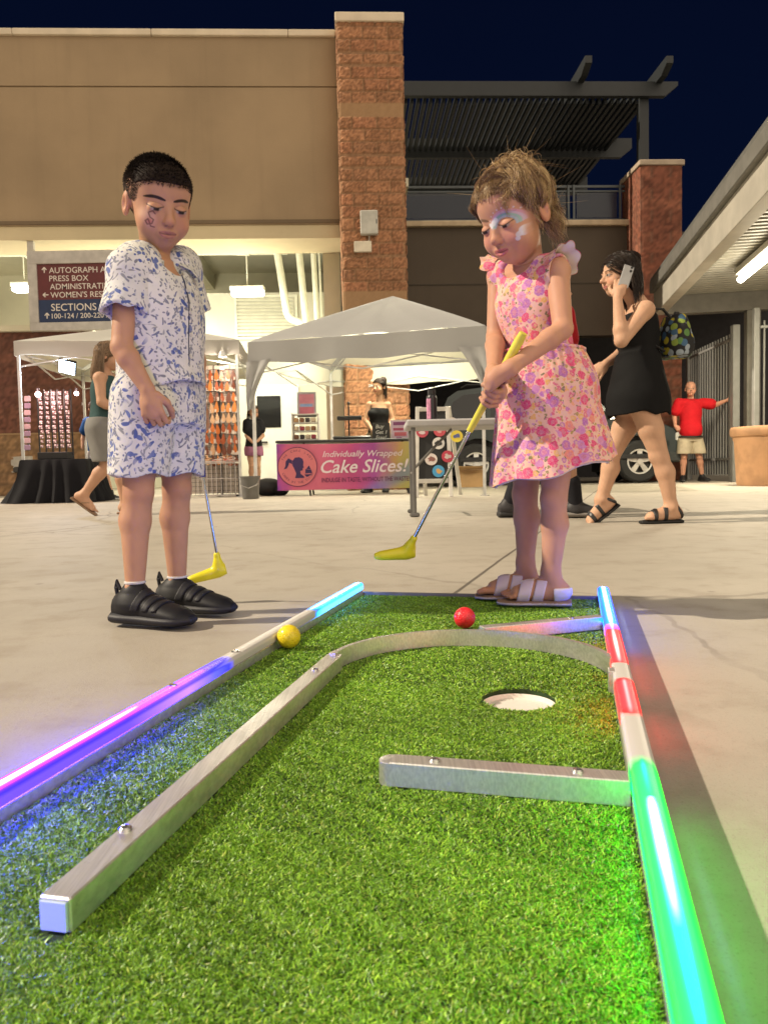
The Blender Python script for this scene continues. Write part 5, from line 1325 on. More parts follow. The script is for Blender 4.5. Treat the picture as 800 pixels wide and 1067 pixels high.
# ---- head
class Head:
    """local frame: x to the person's left, y forward, z up; lengths for a 0.2 m head"""
    def __init__(s, c, fwd, up=(0, 0, 1), H=.2, adult=False):
        s.c = np.asarray(c, float); s.y = nrmz(fwd); up = np.asarray(up, float); s.z = nrmz(up-s.y*(up@s.y)); s.x = np.cross(s.z, s.y); s.k = H/.2; s.adult = adult
        s.fr = np.stack([s.x, s.y, s.z])
    def w(s, x, y, z): return s.c+s.k*(s.x*x+s.y*y+s.z*z)
    def loc(s, p): return (np.asarray(p)-s.c)@s.fr.T/s.k
    def prims(s, nose=None, jaw=1.0, cheek=1.0):
        k = s.k; w = s.w; E = lambda c, r, kk: El(w(*c), np.array(r)*k, s.fr, kk*k); a = s.adult; c_ = not a
        nose = nose or (1.0 if a else .80)
        P_ = [E((0, -.012, .028), (.072, .090, .076), .01), E((0, .028, -.026), (.060, .057, .064), .02)]
        P_ += [E((0, .046, -.077), (.024*jaw, .024, .018), .024), E((0, .022, -.060), (.047*jaw, .046, .032), .02)]
        if c_: P_ += [E((0, .032, .040), (.058, .050, .045), .02)]
        if a: P_ += [E((0, .046, -.084), (.026*jaw, .024, .02), .02)]
        for sx in (-1, 1):
            P_ += [E((sx*.033, .050, -.040), (.027*cheek, .028*cheek, .027*cheek), .02)]
            P_ += [('sub', E((sx*.029, .096, -.0045), (.018, .013, .0110), .012))]
            P_ += [E((sx*.0295, .0690, -.006), (.0160, .0150, .0125), .0025)]
            if a: P_ += [Cn(w(sx*.014, .083, .0135), w(sx*.042, .074, .0135), .0055*k, .004*k, .008*k)]
            P_ += [E((sx*.0725, -.012, -.010), (.0085, .018, .028), .008), ('sub', E((sx*.083, -.006, -.010), (.009, .010, .016), .004))]
            P_ += [E((sx*.0092*nose, .0885, -.0335), (.0075*nose, .0080, .0060), .006)]
        tipy = .0955+.006*a-.001*c_
        P_ += [Cn(w(0, .0795, .000), w(0, tipy, -.028), .0060*k*nose, .0092*k*nose, .013*k), E((0, tipy-.002, -.0290), (.0100*nose, .0092, .0082), .006)]
        P_ += [E((0, .0770, -.0575), (.021, .0125, .0135), .012)]
        P_ += [Cn(w(-.0138, .0815, -.0530), w(-.003, .0870, -.0520), .0036*k, .0044*k, .004*k), Cn(w(.0138, .0815, -.0530), w(.003, .0870, -.0520), .0036*k, .0044*k, .004*k)]
        P_ += [Cn(w(-.0095, .0815, -.0630), w(.0095, .0815, -.0630), .0046*k, .0046*k, .005*k), Cn(w(0, .0848, -.0635), w(0, .0850, -.0635), .0052*k, None, .004*k)]
        P_ += [('sub', Cn(w(-.0165, .0880, -.0568), w(0, .0890, -.0585), .0022*k, None, .003*k)), ('sub', Cn(w(.0165, .0880, -.0568), w(0, .0890, -.0585), .0022*k, None, .003*k))]
        return P_
    def hairmask(s, L, line=None):
        """positive where hair grows; L local points"""
        xs, ys = line or ((-.11, -.045, -.005, .028, .046, .066, .09), (-.060, -.055, -.006, .010, .034, .050, .056))
        return L[..., 2]-np.interp(L[..., 1], xs, ys)
    def paint(s, p, base, eyes='down', lip=(.42, .17, .13), brow=(.035, .02, .012), browa=1.0, hair=None, extra=None):
        L = s.loc(p); x, y, z = L.T; col = np.tile(np.array(base), (len(p), 1)); ax = np.abs(x)
        def mixc(m, c): m = np.clip(m, 0, 1)[:, None]; col[:] = col*(1-m)+np.array(c)*m
        sst = lambda v, a, b: np.clip((v-a)/(b-a), 0, 1)**2*(3-2*np.clip((v-a)/(b-a), 0, 1))
        front = sst(y, .03, .05)
        rosy = np.array(base)*np.array([1.08, .84, .82])
        mixc(.55*front*np.exp(-(((ax-.038)/.018)**2+((z+.034)/.018)**2)), rosy)
        mixc(.45*front*np.exp(-((x/.012)**2+((z+.032)/.010)**2)), rosy)
        mixc(.45*np.exp(-((ax-.079)/.010)**2)*sst(-np.abs(z+.01), -.035, -.02), rosy)
        # lids, lashes, eyes
        dx = (ax-.029)/.0155; eo = front*(np.abs(dx) < 1.15)
        mixc(.30*front*np.exp(-((dx/1.1)**2+((z+.004)/.012)**2)), np.array(base)*np.array([.80, .66, .64]))
        if eyes == 'down':
            up_ = .0005-.006*dx**2*.3-.0005; lid = -.0062+.0036*dx**2
            mixc(.38*eo*np.exp(-((z-(.0066-.0045*dx**2))/.0014)**2), np.array(base)*.5)
            op = eo*sst(-np.abs(z-(lid-.0020)), -np.maximum(.0044*np.sqrt(np.clip(1.05-dx**2, 0, 1)), .0010)-.0006, -.0012); mixc(.8*op*(np.abs(dx) < .82), (.30, .25, .22))
            mixc(op*sst(-np.abs(ax-.029), -.0075, -.0055), (.018, .011, .008))
            mixc(.95*eo*np.exp(-((z-(lid+.0012))/.0014)**2)*(np.abs(dx) < 1.1), (.014, .009, .007))
        else:
            e_ = .0058*np.sqrt(np.clip(1-dx**2, 0, 1)); o_ = front*(np.abs(dx) < 1)*sst(-np.abs(z+.005), -e_-.0008, -e_+.0008); mixc(o_, (.36, .33, .30))
            mixc(o_*sst(-np.hypot(ax-.029, z+.004), -.0066, -.0054), (.03, .018, .012))
            mixc(.9*eo*np.exp(-((z+.005-e_)/.0016)**2), (.015, .01, .008))
        bz = .0150+.0032*np.cos((ax-.034)/.018*1.5); bw = .0036*np.clip(1.25-((ax-.030)/.021)**2, 0, 1)**.6
        mixc(browa*front*sst(-np.abs(z-bz), -bw-.0012, -bw+.0012)*(np.abs(ax-.031) < .022), brow)
        lw = np.clip(1-(ax/.0205)**2, 0, 1); ub = -.0505-.0015*np.cos(x*300)*0-.004*(1-lw); lb = -.0585-.0095*lw**.7
        mixc(.85*front*sst(z, lb-.0012, lb+.0012)*sst(-z, -(ub+.0012), -(ub-.0012))*(ax < .0205), lip)
        mixc(.75*front*np.exp(-((z+.0588-.0018*(ax/.02)**2)/.0013)**2)*(ax < .020), np.array(lip)*.25)
        mixc(.65*front*np.exp(-(((ax-.0075)/.0028)**2+((z+.0395)/.0022)**2)), np.array(base)*.25)
        if hair is not None:
            m = s.hairmask(L, hair[2] if len(hair) > 2 else None)+.004*snoise(L, 260, 4); mixc(sst(m, -.006, .008)*hair[1]*(ax < .069), hair[0])
        if extra is not None: extra(L, mixc, sst)
        return col
def hand(w, fd, pn, th, L, curl=(.5, .55, .6, .65), tc=.5, spread=.06):
    """w wrist, fd along the hand, pn the way the palm looks, th towards the thumb side"""
    fd = nrmz(fd); pn = nrmz(pn-fd*(np.asarray(pn)@fd)); th = nrmz(np.cross(fd, pn)*np.sign(np.cross(fd, pn)@np.asarray(th)))
    fr = np.stack([th, fd, pn]); w = np.asarray(w, float); q = [El(w+fd*.27*L, (.205*L, .29*L, .10*L), fr, .05*L), Cn(w, w+fd*.25*L, .12*L, .13*L, .06*L)]
    for i, (fl, c) in enumerate(zip((.42, .47, .44, .35), curl)):
        o = .165-.11*i; b = w+fd*(.47-.02*abs(i-1))*L+th*o*L; r = (.058, .058, .055, .048)[i]*L
        d = nrmz(fd+th*(1.5-i)*spread); q.append(Cn(w+fd*.25*L+th*o*.7*L, b, r*1.1, r, .03*L))
        pp = fr[2]-d*(fr[2]@d); pp = nrmz(pp)
        for sgm, cc in ((.46, .7), (.30, 1.1), (.24, .8)):
            an = c*cc; d, pp = nrmz(d*math.cos(an)+pp*math.sin(an)), nrmz(pp*math.cos(an)-d*math.sin(an))
            e = b+d*fl*sgm*L; q.append(Cn(b, e, r, r*.90, .012*L)); b = e; r *= .90
    b = w+fd*.13*L+th*.15*L; d = nrmz(fd*.68+th*.50+pn*.50)
    for sgm, r0, r1 in ((.22, .075, .066), (.19, .064, .058), (.15, .058, .048)):
        e = b+d*sgm*L; q.append(Cn(b, e, r0*L, r1*L, .03*L)); b = e; d = nrmz(d*math.cos(tc)+nrmz(pn*.6+fd*.5-th*.45)*math.sin(tc))
    return q
def strands_mesh(name, paths, rads, cols, mt, parent, n=4):
    """many thin hairs as ONE mesh; paths (S, T, 3)"""
    Pp = np.asarray(paths); S, T, _ = Pp.shape
    tg = np.gradient(Pp, axis=1); tg /= np.linalg.norm(tg, axis=2, keepdims=True)+1e-9
    a = np.where(np.abs(tg[..., 2:3]) < .9, np.array([0, 0, 1.0]), np.array([1.0, 0, 0])); x = np.cross(tg, a); x /= np.linalg.norm(x, axis=2, keepdims=True)+1e-9; y = np.cross(tg, x)
    tt = np.linspace(0, 1, T); prof = np.minimum(1, (1-tt)*3+.15)
    R = np.asarray(rads).reshape(S, 1)*prof[None]
    ring = [Pp+R[..., None]*(x*math.cos(2*math.pi*k/n)+y*math.sin(2*math.pi*k/n)) for k in range(n)]
    V = np.stack(ring, 2).reshape(-1, 3)
    s, t, k = np.meshgrid(np.arange(S), np.arange(T-1), np.arange(n), indexing='ij'); k2 = (k+1) % n
    idx = lambda s, t, k: (s*T+t)*n+k
    F = np.stack([idx(s, t, k), idx(s, t, k2), idx(s, t+1, k2), idx(s, t+1, k)], -1).reshape(-1, 4)
    C = np.repeat(np.asarray(cols), T*n, 0)
    return link_mesh(name, V, F, mt, parent, True, C)
M_skin = vcol('skin', .56, sss=.12, bump=.2, bscale=420, spec=.25)
M_cap = vcol('hair_base', .8, spec=.1)
M_hair = vcol('hair_strands', .38, spec=.35)
M_cloth = vcol('plain_cloth', .8, bump=.25, bscale=500, spec=.2)
M_shoe = vcol('shoe_material', .55, spec=.35)

# ---- generic figure
class Fig:
    def __init__(s, name, label, root, J, fwd, head, st=1.0, sl=1.0, fem=False, h=.008, skin=(.52, .30, .20), group=None, hands=None, handL=.18, feet=True, legk=1.0):
        s.J = {k: np.asarray(v, float) for k, v in J.items()}; s.fwd = nrmz(fwd); s.left = nrmz(np.cross((0, 0, 1), s.fwd)); s.head = head; s.st = st; s.sl = sl; s.h = h; s.fem = fem; s.skin = skin
        s.t = thing(name, label, 'person', root, group); s.hands = hands or {}; s.handL = handL; s.legk = legk
        J = s.J
        s.hip = (J['hil']+J['hir'])/2; s.sho = (J['shl']+J['shr'])/2
        s.ul, s.us = nrmz(J['hil']-J['hir']), nrmz(J['shl']-J['shr'])
    def torso(s, prof=None, k=.03):
        st = s.st; J = s.J; d = s.sho-s.hip; p0 = s.hip-nrmz(d)*.07*st; p1 = s.sho+nrmz(d)*.015*st
        if prof is None:
            prof = [(0, .150, .105, 0), (.15, .168, .118, .0), (.32, .152, .108, .008), (.5, .134, .098, .006), (.72, .152, .112, .004), (.88, .150, .098, 0), (1, .10, .065, -.008)] if s.fem else \
                   [(0, .145, .108, 0), (.15, .160, .115, .0), (.32, .158, .115, .006), (.5, .156, .115, .006), (.72, .172, .118, .004), (.88, .165, .100, 0), (1, .11, .07, -.008)]
        s.prof = np.array(prof)*np.array([1, st, st, -st])              # loft's second axis looks backwards
        q = [Lo(p0, p1, s.ul, s.us, s.prof, k)]
        for e in ('shl', 'shr'): q.append(Cn(s.sho+np.array([0, 0, .005*st]), J[e], .050*st, .054*s.sl, .03*st))
        if s.fem and s.st > .8:
            f = s.fwd
            for e in (-1, 1): q.append(El(s.hip+d*.70+s.us*e*.075*st+f*.075*st, np.array([.062, .062, .060])*st, None, .03))
        return q
    def neck(s, r=.052):
        hd = s.head; b = s.sho+np.array([0, 0, .01*s.st]); t = hd.w(0, -.022, -.045)
        return [Cn(b-s.fwd*.01*s.st, t, r*s.st*1.12, r*s.st, .025*s.st)]
    def arm(s, e):
        J = s.J; sl = s.sl; a, b, c = J['sh'+e], J['el'+e], J['wr'+e]
        m = b+(c-b)*.25
        return [Cn(a, b, .050*sl, .039*sl, .02*sl), Cn(b, m, .039*sl, .041*sl, .015*sl), Cn(m, c, .041*sl, .0265*sl, .015*sl)]
    def leg(s, e, toe=True):
        J = s.J; sl = s.sl*s.legk; a, b, c = J['hi'+e], J['kn'+e], J['an'+e]; back = -s.fwd
        m = b+(c-b)*.30+back*.012*sl
        return [Cn(a, a+(b-a)*.5, .088*sl, .074*sl, .03*sl), Cn(a+(b-a)*.5, b, .074*sl, .053*sl, .02*sl), Cn(b+s.fwd*.006*sl, m, .051*sl, .056*sl, .02*sl), Cn(m, c, .055*sl, .034*sl, .02*sl),
                El(b+s.fwd*.034*sl+np.array([0, 0, .004]), np.array([.030, .030, .036])*sl, None, .022*sl), El(c+s.left*.026*sl, np.array([.016, .018, .018])*sl, None, .012*sl), El(c-s.left*.026*sl, np.array([.016, .018, .018])*sl, None, .012*sl)]
    def body(s, extra=(), paint=None, tint=None, name='body', headkw=None, subdivide=True):
        q = s.torso()+s.neck()+s.arm('l')+s.arm('r')+s.leg('l')+s.leg('r')+s.head.prims(**(headkw or {}))+list(extra)
        for e, (fd, pn, th, cu, tc) in s.hands.items(): q += hand(s.J['wr'+e], fd, pn, th, s.handL, cu, tc)
        v, f = solid(q, s.h)
        if subdivide:
            L = s.head.loc(v); m = (np.abs(L[:, 0]) < .095) & (L[:, 1] > -.02) & (L[:, 1] < .13) & (L[:, 2] > -.10) & (L[:, 2] < .09)
            v, f = subdiv(v, f, m)
            if s.h > .004:
                L = s.head.loc(v); m = (np.abs(L[:, 0]) < .095) & (L[:, 1] > -.02) & (L[:, 1] < .13) & (L[:, 2] > -.10) & (L[:, 2] < .09); v, f = subdiv(v, f, m)
        col = s.head.paint(v, s.skin, **(paint or {}))
        L = s.head.loc(v); nh = L[:, 2] < -.11
        col *= (1+.06*snoise(v, 60, 1)+.04*snoise(v, 300, 2))[:, None]
        if tint: tint(v, col)
        o = link_mesh(name, v, f, M_skin, s.t, True, np.clip(col, 0, 1)); return o
    def garment(s, name, prims, pad, m, cut=None, hollow=0, col=None, parent=None, h=None, it=0, kscale=1.0, wr=.0055):
        v, f = solid(prims, h or s.h, pad, cut, hollow, kscale=kscale)
        if it: v = relax(v, f, it)
        n_ = np.zeros_like(v); fn_ = np.cross(v[f[:, 2]]-v[f[:, 0]], v[f[:, 3]]-v[f[:, 1]])
        for k_ in range(4): np.add.at(n_, f[:, k_], fn_)
        n_ /= np.linalg.norm(n_, axis=1, keepdims=True)+1e-12; q_ = v*np.array([1, 1, .55])/max(s.st, .3)*.6
        fold = snoise(q_, 75, 21)*.55+np.abs(snoise(q_+.03*np.stack([snoise(v, 30, 5)]*3, 1), 42, 22))*1.1
        v = v+n_*(fold*wr*s.st)[:, None]
        c = None
        if col is not None: c = np.tile(np.array(col), (len(v), 1))*(1+.10*snoise(v, 25, 3)+.06*snoise(v, 90, 5))[:, None]
        return link_mesh(name, v, f, m, parent or s.t, True, c)
    def shoe(s, e, toe, L, W, z0, c1, c2, hi=1.0, pitch=0.0, name='shoe', bands=()):
        """toe = unit direction; pitch lifts the heel"""
        a = s.J['an'+e]; f = nrmz(np.array([toe[0], toe[1], -math.sin(pitch)])); 
        sd = nrmz(np.cross((0, 0, 1), f)); up = np.cross(f, sd)
        heel = np.array([a[0], a[1], z0])-f*.24*L+up*.0; 
        if pitch: heel = a-up*.085*L*4*.25-f*.24*L-up*.03
        tip = heel+f*L
        up_pr = [(0, .11, .15, -.15), (.06, .145, .19, -.19), (.22, .15, .205, -.205), (.42, .155, .175, -.175), (.62, .172, .130, -.130), (.80, .172, .108, -.108), (.93, .155, .088, -.088), (.975, .12, .070, -.075), (1, .03, .03, -.068)]
        sc = np.array([1, W/.34*1.0, L*hi*1.0, L*hi]); pr = np.array(up_pr)*np.array([1, W/.33, L*hi, L*hi])
        q = [Lo(heel, tip, -sd, -sd, pr, .008), Cn(a+np.array([0, 0, .01])-up*.02, a-up*.045*(L/.26), .034*s.sl*s.legk+.010*(L/.26), .05*(L/.26), .02*(L/.26))]
        cut = lambda X, Y, Z: (X-(a+up*.03*(L/.26))[0])*up[0]+(Y-(a+up*.03*(L/.26))[1])*up[1]+(Z-(a+up*.03*(L/.26))[2])*up[2]
        v, f_ = solid(q, max(.0028, s.h*.6), 0, cut)
        o = link_mesh(name, v, f_, M_shoe, s.t, True, np.tile(np.array(c1), (len(v), 1))*(1+.12*snoise(v, 200, 9))[:, None])
        for f0, wd in bands:
            bc_ = lambda X, Y, Z: np.maximum(np.abs((X-heel[0])*f[0]+(Y-heel[1])*f[1]+(Z-heel[2])*f[2]-f0*L-.35*((X-heel[0])*up[0]+(Y-heel[1])*up[1]+(Z-heel[2])*up[2]-.06))-wd, .035-((X-heel[0])*up[0]+(Y-heel[1])*up[1]+(Z-heel[2])*up[2]))
            vb, fb = solid(q, .0022, .0030, bc_); link_mesh('strap', vb, fb, M_shoe, o, True, np.tile(np.array(c2)*.8, (len(vb), 1)))
        spr = np.array([(0, .155, .082, -.076), (.1, .182, .084, -.076), (.4, .172, .080, -.072), (.7, .198, .078, -.070), (.88, .188, .070, -.070), (.96, .14, .052, -.072), (1, .03, .02, -.08)])*np.array([1, W/.33, L, L])
        v, f_ = solid([Lo(heel-f*.012*L, tip+f*.015*L, -sd, -sd, spr, .004)], max(.0028, s.h*.6))
        link_mesh('sole', v, f_, M_shoe, o, True, np.tile(np.array(c2), (len(v), 1))*(1+.1*snoise(v, 240, 8))[:, None])
        return o
# ------------------------------------------------------------------ printed fabrics
def leaf_print(name):
    m, nt, b = newmat(name); co = nt.obj()
    c = nt.mix(nt.smooth(nt.noise(co, 14, 3), .35, .7), (.66, .65, .61), (.56, .56, .54))
    def layer(c, scale, colr, wd, ln, thr, seed, bend):
        mp = nt.node('ShaderNodeMapping'); mp.inputs['Location'].default_value = (seed, seed*1.7, seed*.3); nt.link(co, mp.inputs[0])
        vo = nt.node('ShaderNodeTexVoronoi'); vo.inputs['Scale'].default_value = scale; nt.link(mp.outputs[0], vo.inputs['Vector'])
        d = nt.vmath('SUBTRACT', mp.outputs[0], vo.outputs['Position'])
        mu = nt.vmath('SCALE', d); mu.node.inputs['Scale'].default_value = scale
        dr = nt.vmath('NORMALIZE', nt.vmath('MULTIPLY', nt.vmath('SUBTRACT', vo.outputs['Color'], (.5, .5, .5)), (1.0, .35, 1.0))); vo.inputs['Randomness'].default_value = .75
        al = nt.vmath('DOT_PRODUCT', mu, dr)
        n2 = nt.vmath('NORMALIZE', nt.vmath('CROSS_PRODUCT', dr, (.36, .48, .8)))
        bd = nt.vmath('SCALE', n2); nt.link(nt.math('MULTIPLY', nt.math('MULTIPLY', al, al), bend), bd.node.inputs['Scale'])
        q = nt.vmath('SUBTRACT', mu, bd)
        aq = nt.vmath('DOT_PRODUCT', q, dr); ln2 = nt.math('POWER', nt.vmath('LENGTH', q), 2.0)
        pp = nt.math('SQRT', nt.math('MAXIMUM', nt.math('SUBTRACT', ln2, nt.math('MULTIPLY', aq, aq)), 0))
        w_ = nt.math('MULTIPLY', nt.math('SUBTRACT', 1.0, nt.math('POWER', nt.math('DIVIDE', aq, ln), 2.0)), wd)
        mk = nt.smooth(nt.math('SUBTRACT', pp, w_), .03, -.03)
        sc = nt.node('ShaderNodeSeparateColor'); nt.link(vo.outputs['Color'], sc.inputs[0])
        mk = nt.math('MULTIPLY', mk, nt.math('LESS_THAN', sc.outputs[0], thr))
        cc = nt.mix(sc.outputs[1], colr[0], colr[1])
        return nt.mix(mk, c, cc)
    c = layer(c, 40, ((.13, .14, .18), (.26, .27, .28)), .125, .80, .95, 3.1, .6)
    c = layer(c, 46, ((.17, .18, .20), (.12, .14, .28)), .12, .80, .9, 9.1, -.6)
    c = layer(c, 52, ((.30, .30, .30), (.20, .20, .24)), .11, .80, .8, 14.3, .6)
    c = layer(c, 44, ((.20, .21, .23), (.13, .15, .26)), .12, .80, .9, 31.3, .5)
    c = layer(c, 48, ((.20, .22, .28), (.32, .33, .33)), .12, .80, .9, 41.9, -.5)
    c = layer(c, 58, ((.22, .23, .26), (.15, .17, .27)), .13, .80, .95, 61.3, .5)
    c = layer(c, 64, ((.26, .27, .28), (.20, .21, .26)), .13, .80, .95, 71.1, -.5)
    big = nt.smooth(nt.noise(co, 15, 1), .45, .53)
    keep = c
    c2 = layer(c, 36, ((.045, .080, .27), (.12, .16, .36)), .20, .85, 1.0, 5.7, .5)
    c2 = layer(c2, 44, ((.06, .10, .30), (.15, .19, .38)), .17, .85, .8, 21.7, -.5)
    c2 = layer(c2, 40, ((.05, .085, .28), (.14, .18, .36)), .19, .85, .9, 53.7, .5)
    c = nt.mix(big, keep, c2)
    nt.link(c, b.inputs['Base Color']); b.inputs['Roughness'].default_value = .85; b.inputs['Sheen Weight'].default_value = .1
    bn = nt.node('ShaderNodeBump'); bn.inputs['Strength'].default_value = .5; bn.inputs['Distance'].default_value = .006
    nt.link(nt.math('ADD', nt.noise(co, 26, 3), nt.math('MULTIPLY', nt.noise(co, 600, 2), .1)), bn.inputs['Height']); nt.link(bn.outputs[0], b.inputs['Normal'])
    return m
def flower_print(name):
    m, nt, b = newmat(name); co = nt.obj()
    wob = nt.node('ShaderNodeMix', data_type='VECTOR'); wob.inputs[0].default_value = .010
    nt.link(co, wob.inputs[4]); nt.link(nt.noise(co, 110, 2, out='Color'), wob.inputs[5]); wv = wob.outputs[1]
    c = nt.mix(nt.smooth(nt.noise(co, 12, 3), .4, .65), (.74, .48, .36), (.72, .39, .35))
    def blob(c, scale, r, stops, seed, thr, ring=None):
        mp = nt.node('ShaderNodeMapping'); mp.inputs['Location'].default_value = (seed, -seed, seed*.4); nt.link(wv, mp.inputs[0])
        vo = nt.node('ShaderNodeTexVoronoi'); vo.inputs['Scale'].default_value = scale; nt.link(mp.outputs[0], vo.inputs['Vector'])
        sc = nt.node('ShaderNodeSeparateColor'); nt.link(vo.outputs['Color'], sc.inputs[0])
        d = vo.outputs['Distance']
        mk = nt.math('MULTIPLY', nt.smooth(d, r+.05, r-.02), nt.math('LESS_THAN', sc.outputs[1], thr))
        pc = nt.ramp(sc.outputs[0], stops, 'CONSTANT')
        if ring: pc = nt.mix(nt.math('MULTIPLY', nt.smooth(d, r*.62, r*.42), .75), pc, ring)
        pc = nt.mix(nt.math('MULTIPLY', nt.smooth(nt.noise(wv, 420, 2), .45, .62), .35), pc, (.75, .45, .42))
        return nt.mix(mk, c, pc)
    c = blob(c, 95, .34, [(0, (.22, .20, .06)), (.4, (.36, .26, .06)), (.7, (.16, .15, .08))], 4.4, .8)
    c = blob(c, 110, .34, [(0, (.66, .16, .26)), (.35, (.55, .22, .45)), (.65, (.72, .32, .16))], 14.2, .75)
    c = blob(c, 70, .41, [(0, (.62, .12, .20)), (.3, (.70, .40, .10)), (.5, (.45, .15, .40)), (.7, (.75, .30, .22)), (.85, (.66, .42, .40))], 8.8, .95, (.70, .45, .30))
    c = blob(c, 42, .46, [(0, (.64, .045, .16)), (.28, (.40, .13, .40)), (.5, (.62, .08, .20)), (.7, (.70, .22, .16)), (.86, (.55, .22, .45))], 1.3, .85, (.55, .18, .26))
    nt.link(c, b.inputs['Base Color']); b.inputs['Roughness'].default_value = .85; b.inputs['Sheen Weight'].default_value = .1
    bn = nt.node('ShaderNodeBump'); bn.inputs['Strength'].default_value = .4; bn.inputs['Distance'].default_value = .005
    nt.link(nt.math('ADD', nt.noise(co, 30, 3), nt.math('MULTIPLY', nt.noise(co, 600, 2), .1)), bn.inputs['Height']); nt.link(bn.outputs[0], b.inputs['Normal'])
    return m
M_yel = mat('yellow_putter_plastic', (.74, .66, .02), .35, var=.06, vscale=30)
M_chrome = mat('putter_shaft_steel', (.70, .70, .70), .16, .95, var=.03)
def putter(label, butt, grip_end, neck, toe_dir, gripcol, L=.105):
    butt, grip_end, neck = (np.asarray(t, float) for t in (butt, grip_end, neck)); d = nrmz(neck-butt)
    t = thing('putter', label, 'golf putter', neck, 'mini golf putters')
    m = MB(); n = 12; m.tube([butt+(grip_end-butt)*k/n for k in range(n+1)], [.0085]+[.0105-.003*k/n for k in range(1, n)]+[.0072], 14); m.build('grip', gripcol, t, smooth=True)
    m = MB(); m.tube([grip_end-d*.002, neck], .0042, 12); m.build('shaft', M_chrome, t, smooth=True)
    td = nrmz(toe_dir); up = np.array([0, 0, 1.0]); up = nrmz(up-td*(up@td)); sd = np.cross(up, td)
    b0 = neck+d*.040
    q = [Cn(neck, neck+d*.028, .0085, .010, .006), Cn(neck+d*.025, b0, .011, .014, .012),
         Lo(b0-td*.018-up*.004, b0+td*(L-.018)-up*.008, up, up, [(0, .013, .012, 0), (.2, .017, .015, 0), (.6, .0135, .013, 0), (.9, .011, .011, 0), (1, .006, .006, 0)], .010)]
    v, f = solid(q, .0018); link_mesh('club_head', relax(v, f, 2), f, M_yel, t, True)
    return t
def tpt_(fig, tt, ang, pad):
    """point on a torso: ang 0 = front, +90 = the person's left"""
    J = fig.J; d = fig.sho-fig.hip; st = fig.st; p0 = fig.hip-nrmz(d)*.07*st; p1 = fig.sho+nrmz(d)*.015*st; pr = fig.prof
    a, b, of = (np.interp(tt, pr[:, 0], pr[:, k]) for k in (1, 2, 3)); u = nrmz(fig.ul+(fig.us-fig.ul)*tt); w_ = nrmz(d); u = nrmz(u-w_*(u@w_)); fw = np.cross(u, w_)
    return p0+(p1-p0)*tt+u*(a+pad)*math.sin(ang)+fw*((b+pad)*math.cos(ang)-of)
def cap_hair(fig, h, pad, col, line=None, name='hair', extra=(), rough=.006, parent=None, mt=None):
    hd = fig.head; k = hd.k
    q = [El(hd.w(0, -.012, .028), np.array([.072, .090, .076])*k, hd.fr, .01*k), El(hd.w(0, .020, .000), np.array([.062, .062, .064])*k, hd.fr, .02*k)]+([] if hd.adult else [El(hd.w(0, .032, .040), np.array([.058, .050, .045])*k, hd.fr, .02*k)])+list(extra)
    def cut(X, Y, Z):
        x, y, z = X-hd.c[0], Y-hd.c[1], Z-hd.c[2]; L = np.stack(np.broadcast_arrays(*[(x*f[0]+y*f[1]+z*f[2])/k for f in hd.fr]), -1)
        return -hd.hairmask(L, line)*k
    v, f = solid(q, h, pad, cut)
    v = v+(np.asarray(v)-hd.c)*(rough*snoise(v, 140/k, 6)+rough*.8*snoise(v, 420/k, 7))[:, None]*3
    c = np.tile(np.array(col), (len(v), 1))*(1+.35*snoise(v, 300, 11)+.2*snoise(v, 700, 12))[:, None]
    return link_mesh(name, v, f, mt or M_cap, parent or fig.t, True, np.clip(c, .002, 1))
SC0 = np.array([0, -.012, .028])
def scalp_r(hd, d):
    d = np.asarray(d, float); A = np.array([.072, .090, .076]); r1 = 1/np.sqrt(((d/A)**2).sum(-1))
    if hd.adult: return r1
    C2, R2 = np.array([0, .032, .040]), np.array([.058, .050, .045]); o_ = (SC0-C2)/R2; e_ = d/R2; aa = (e_**2).sum(-1); bb = (e_*o_).sum(-1); cc = (o_**2).sum()-1
    dis = bb**2-aa*cc; t_ = np.where(dis > 0, (-bb+np.sqrt(np.maximum(dis, 0)))/aa, 0)
    return np.maximum(r1, t_)
def combed(fig, n, seed, col, line, rad=.0011, up=.012, side=(.85, -.45, -.6), g=(.25, .95), jit=.22, clump=8, wav=.0015):
    """strands lying over the scalp, combed from the crown down the sides and back"""
    hd = fig.head; r = np.random.default_rng(seed); paths, cols, rr = [], [], []
    for Lg in scalp_roots(hd, n//clump, r, line, -.003):
        tgt = nrmz(np.array([side[0]*(1 if Lg[0] > 0 else -1), side[1], side[2]])+r.normal(size=3)*jit); gg = r.uniform(*g); cg = np.array(col)*r.uniform(.6, 1.6); ph = r.uniform(0, 6.28); w1 = nrmz(r.normal(size=3))
        for _ in range(clump):
            d0 = nrmz(Lg-SC0+r.normal(size=3)*.005); path = []; u_ = up*r.uniform(.75, 1.15)
            for t in np.linspace(0, 1, 9):
                d = nrmz(d0+(tgt-d0)*t*gg); path.append(hd.w(*(SC0+d*(scalp_r(hd, d)+u_*(.35+.65*min(1, t*3)))+w1*wav*math.sin(6*t+ph))))
            paths.append(path); cols.append(cg*r.uniform(.75, 1.3)); rr.append(rad)
    strands_mesh('combed_hair', paths, rr, cols, M_hair, fig.t, 4)
def scalp_roots(hd, n, r, line=None, margin=.0):
    out = []
    while len(out) < n:
        d = r.normal(size=(n*3, 3)); d /= np.linalg.norm(d, axis=1)[:, None]
        L = SC0+d*scalp_r(hd, d)[:, None]
        ok = (hd.hairmask(L, line) > margin) & (L[:, 2] > -.07)
        out += list(L[ok])
    return np.array(out[:n])
DK = (.012, .012, .013)

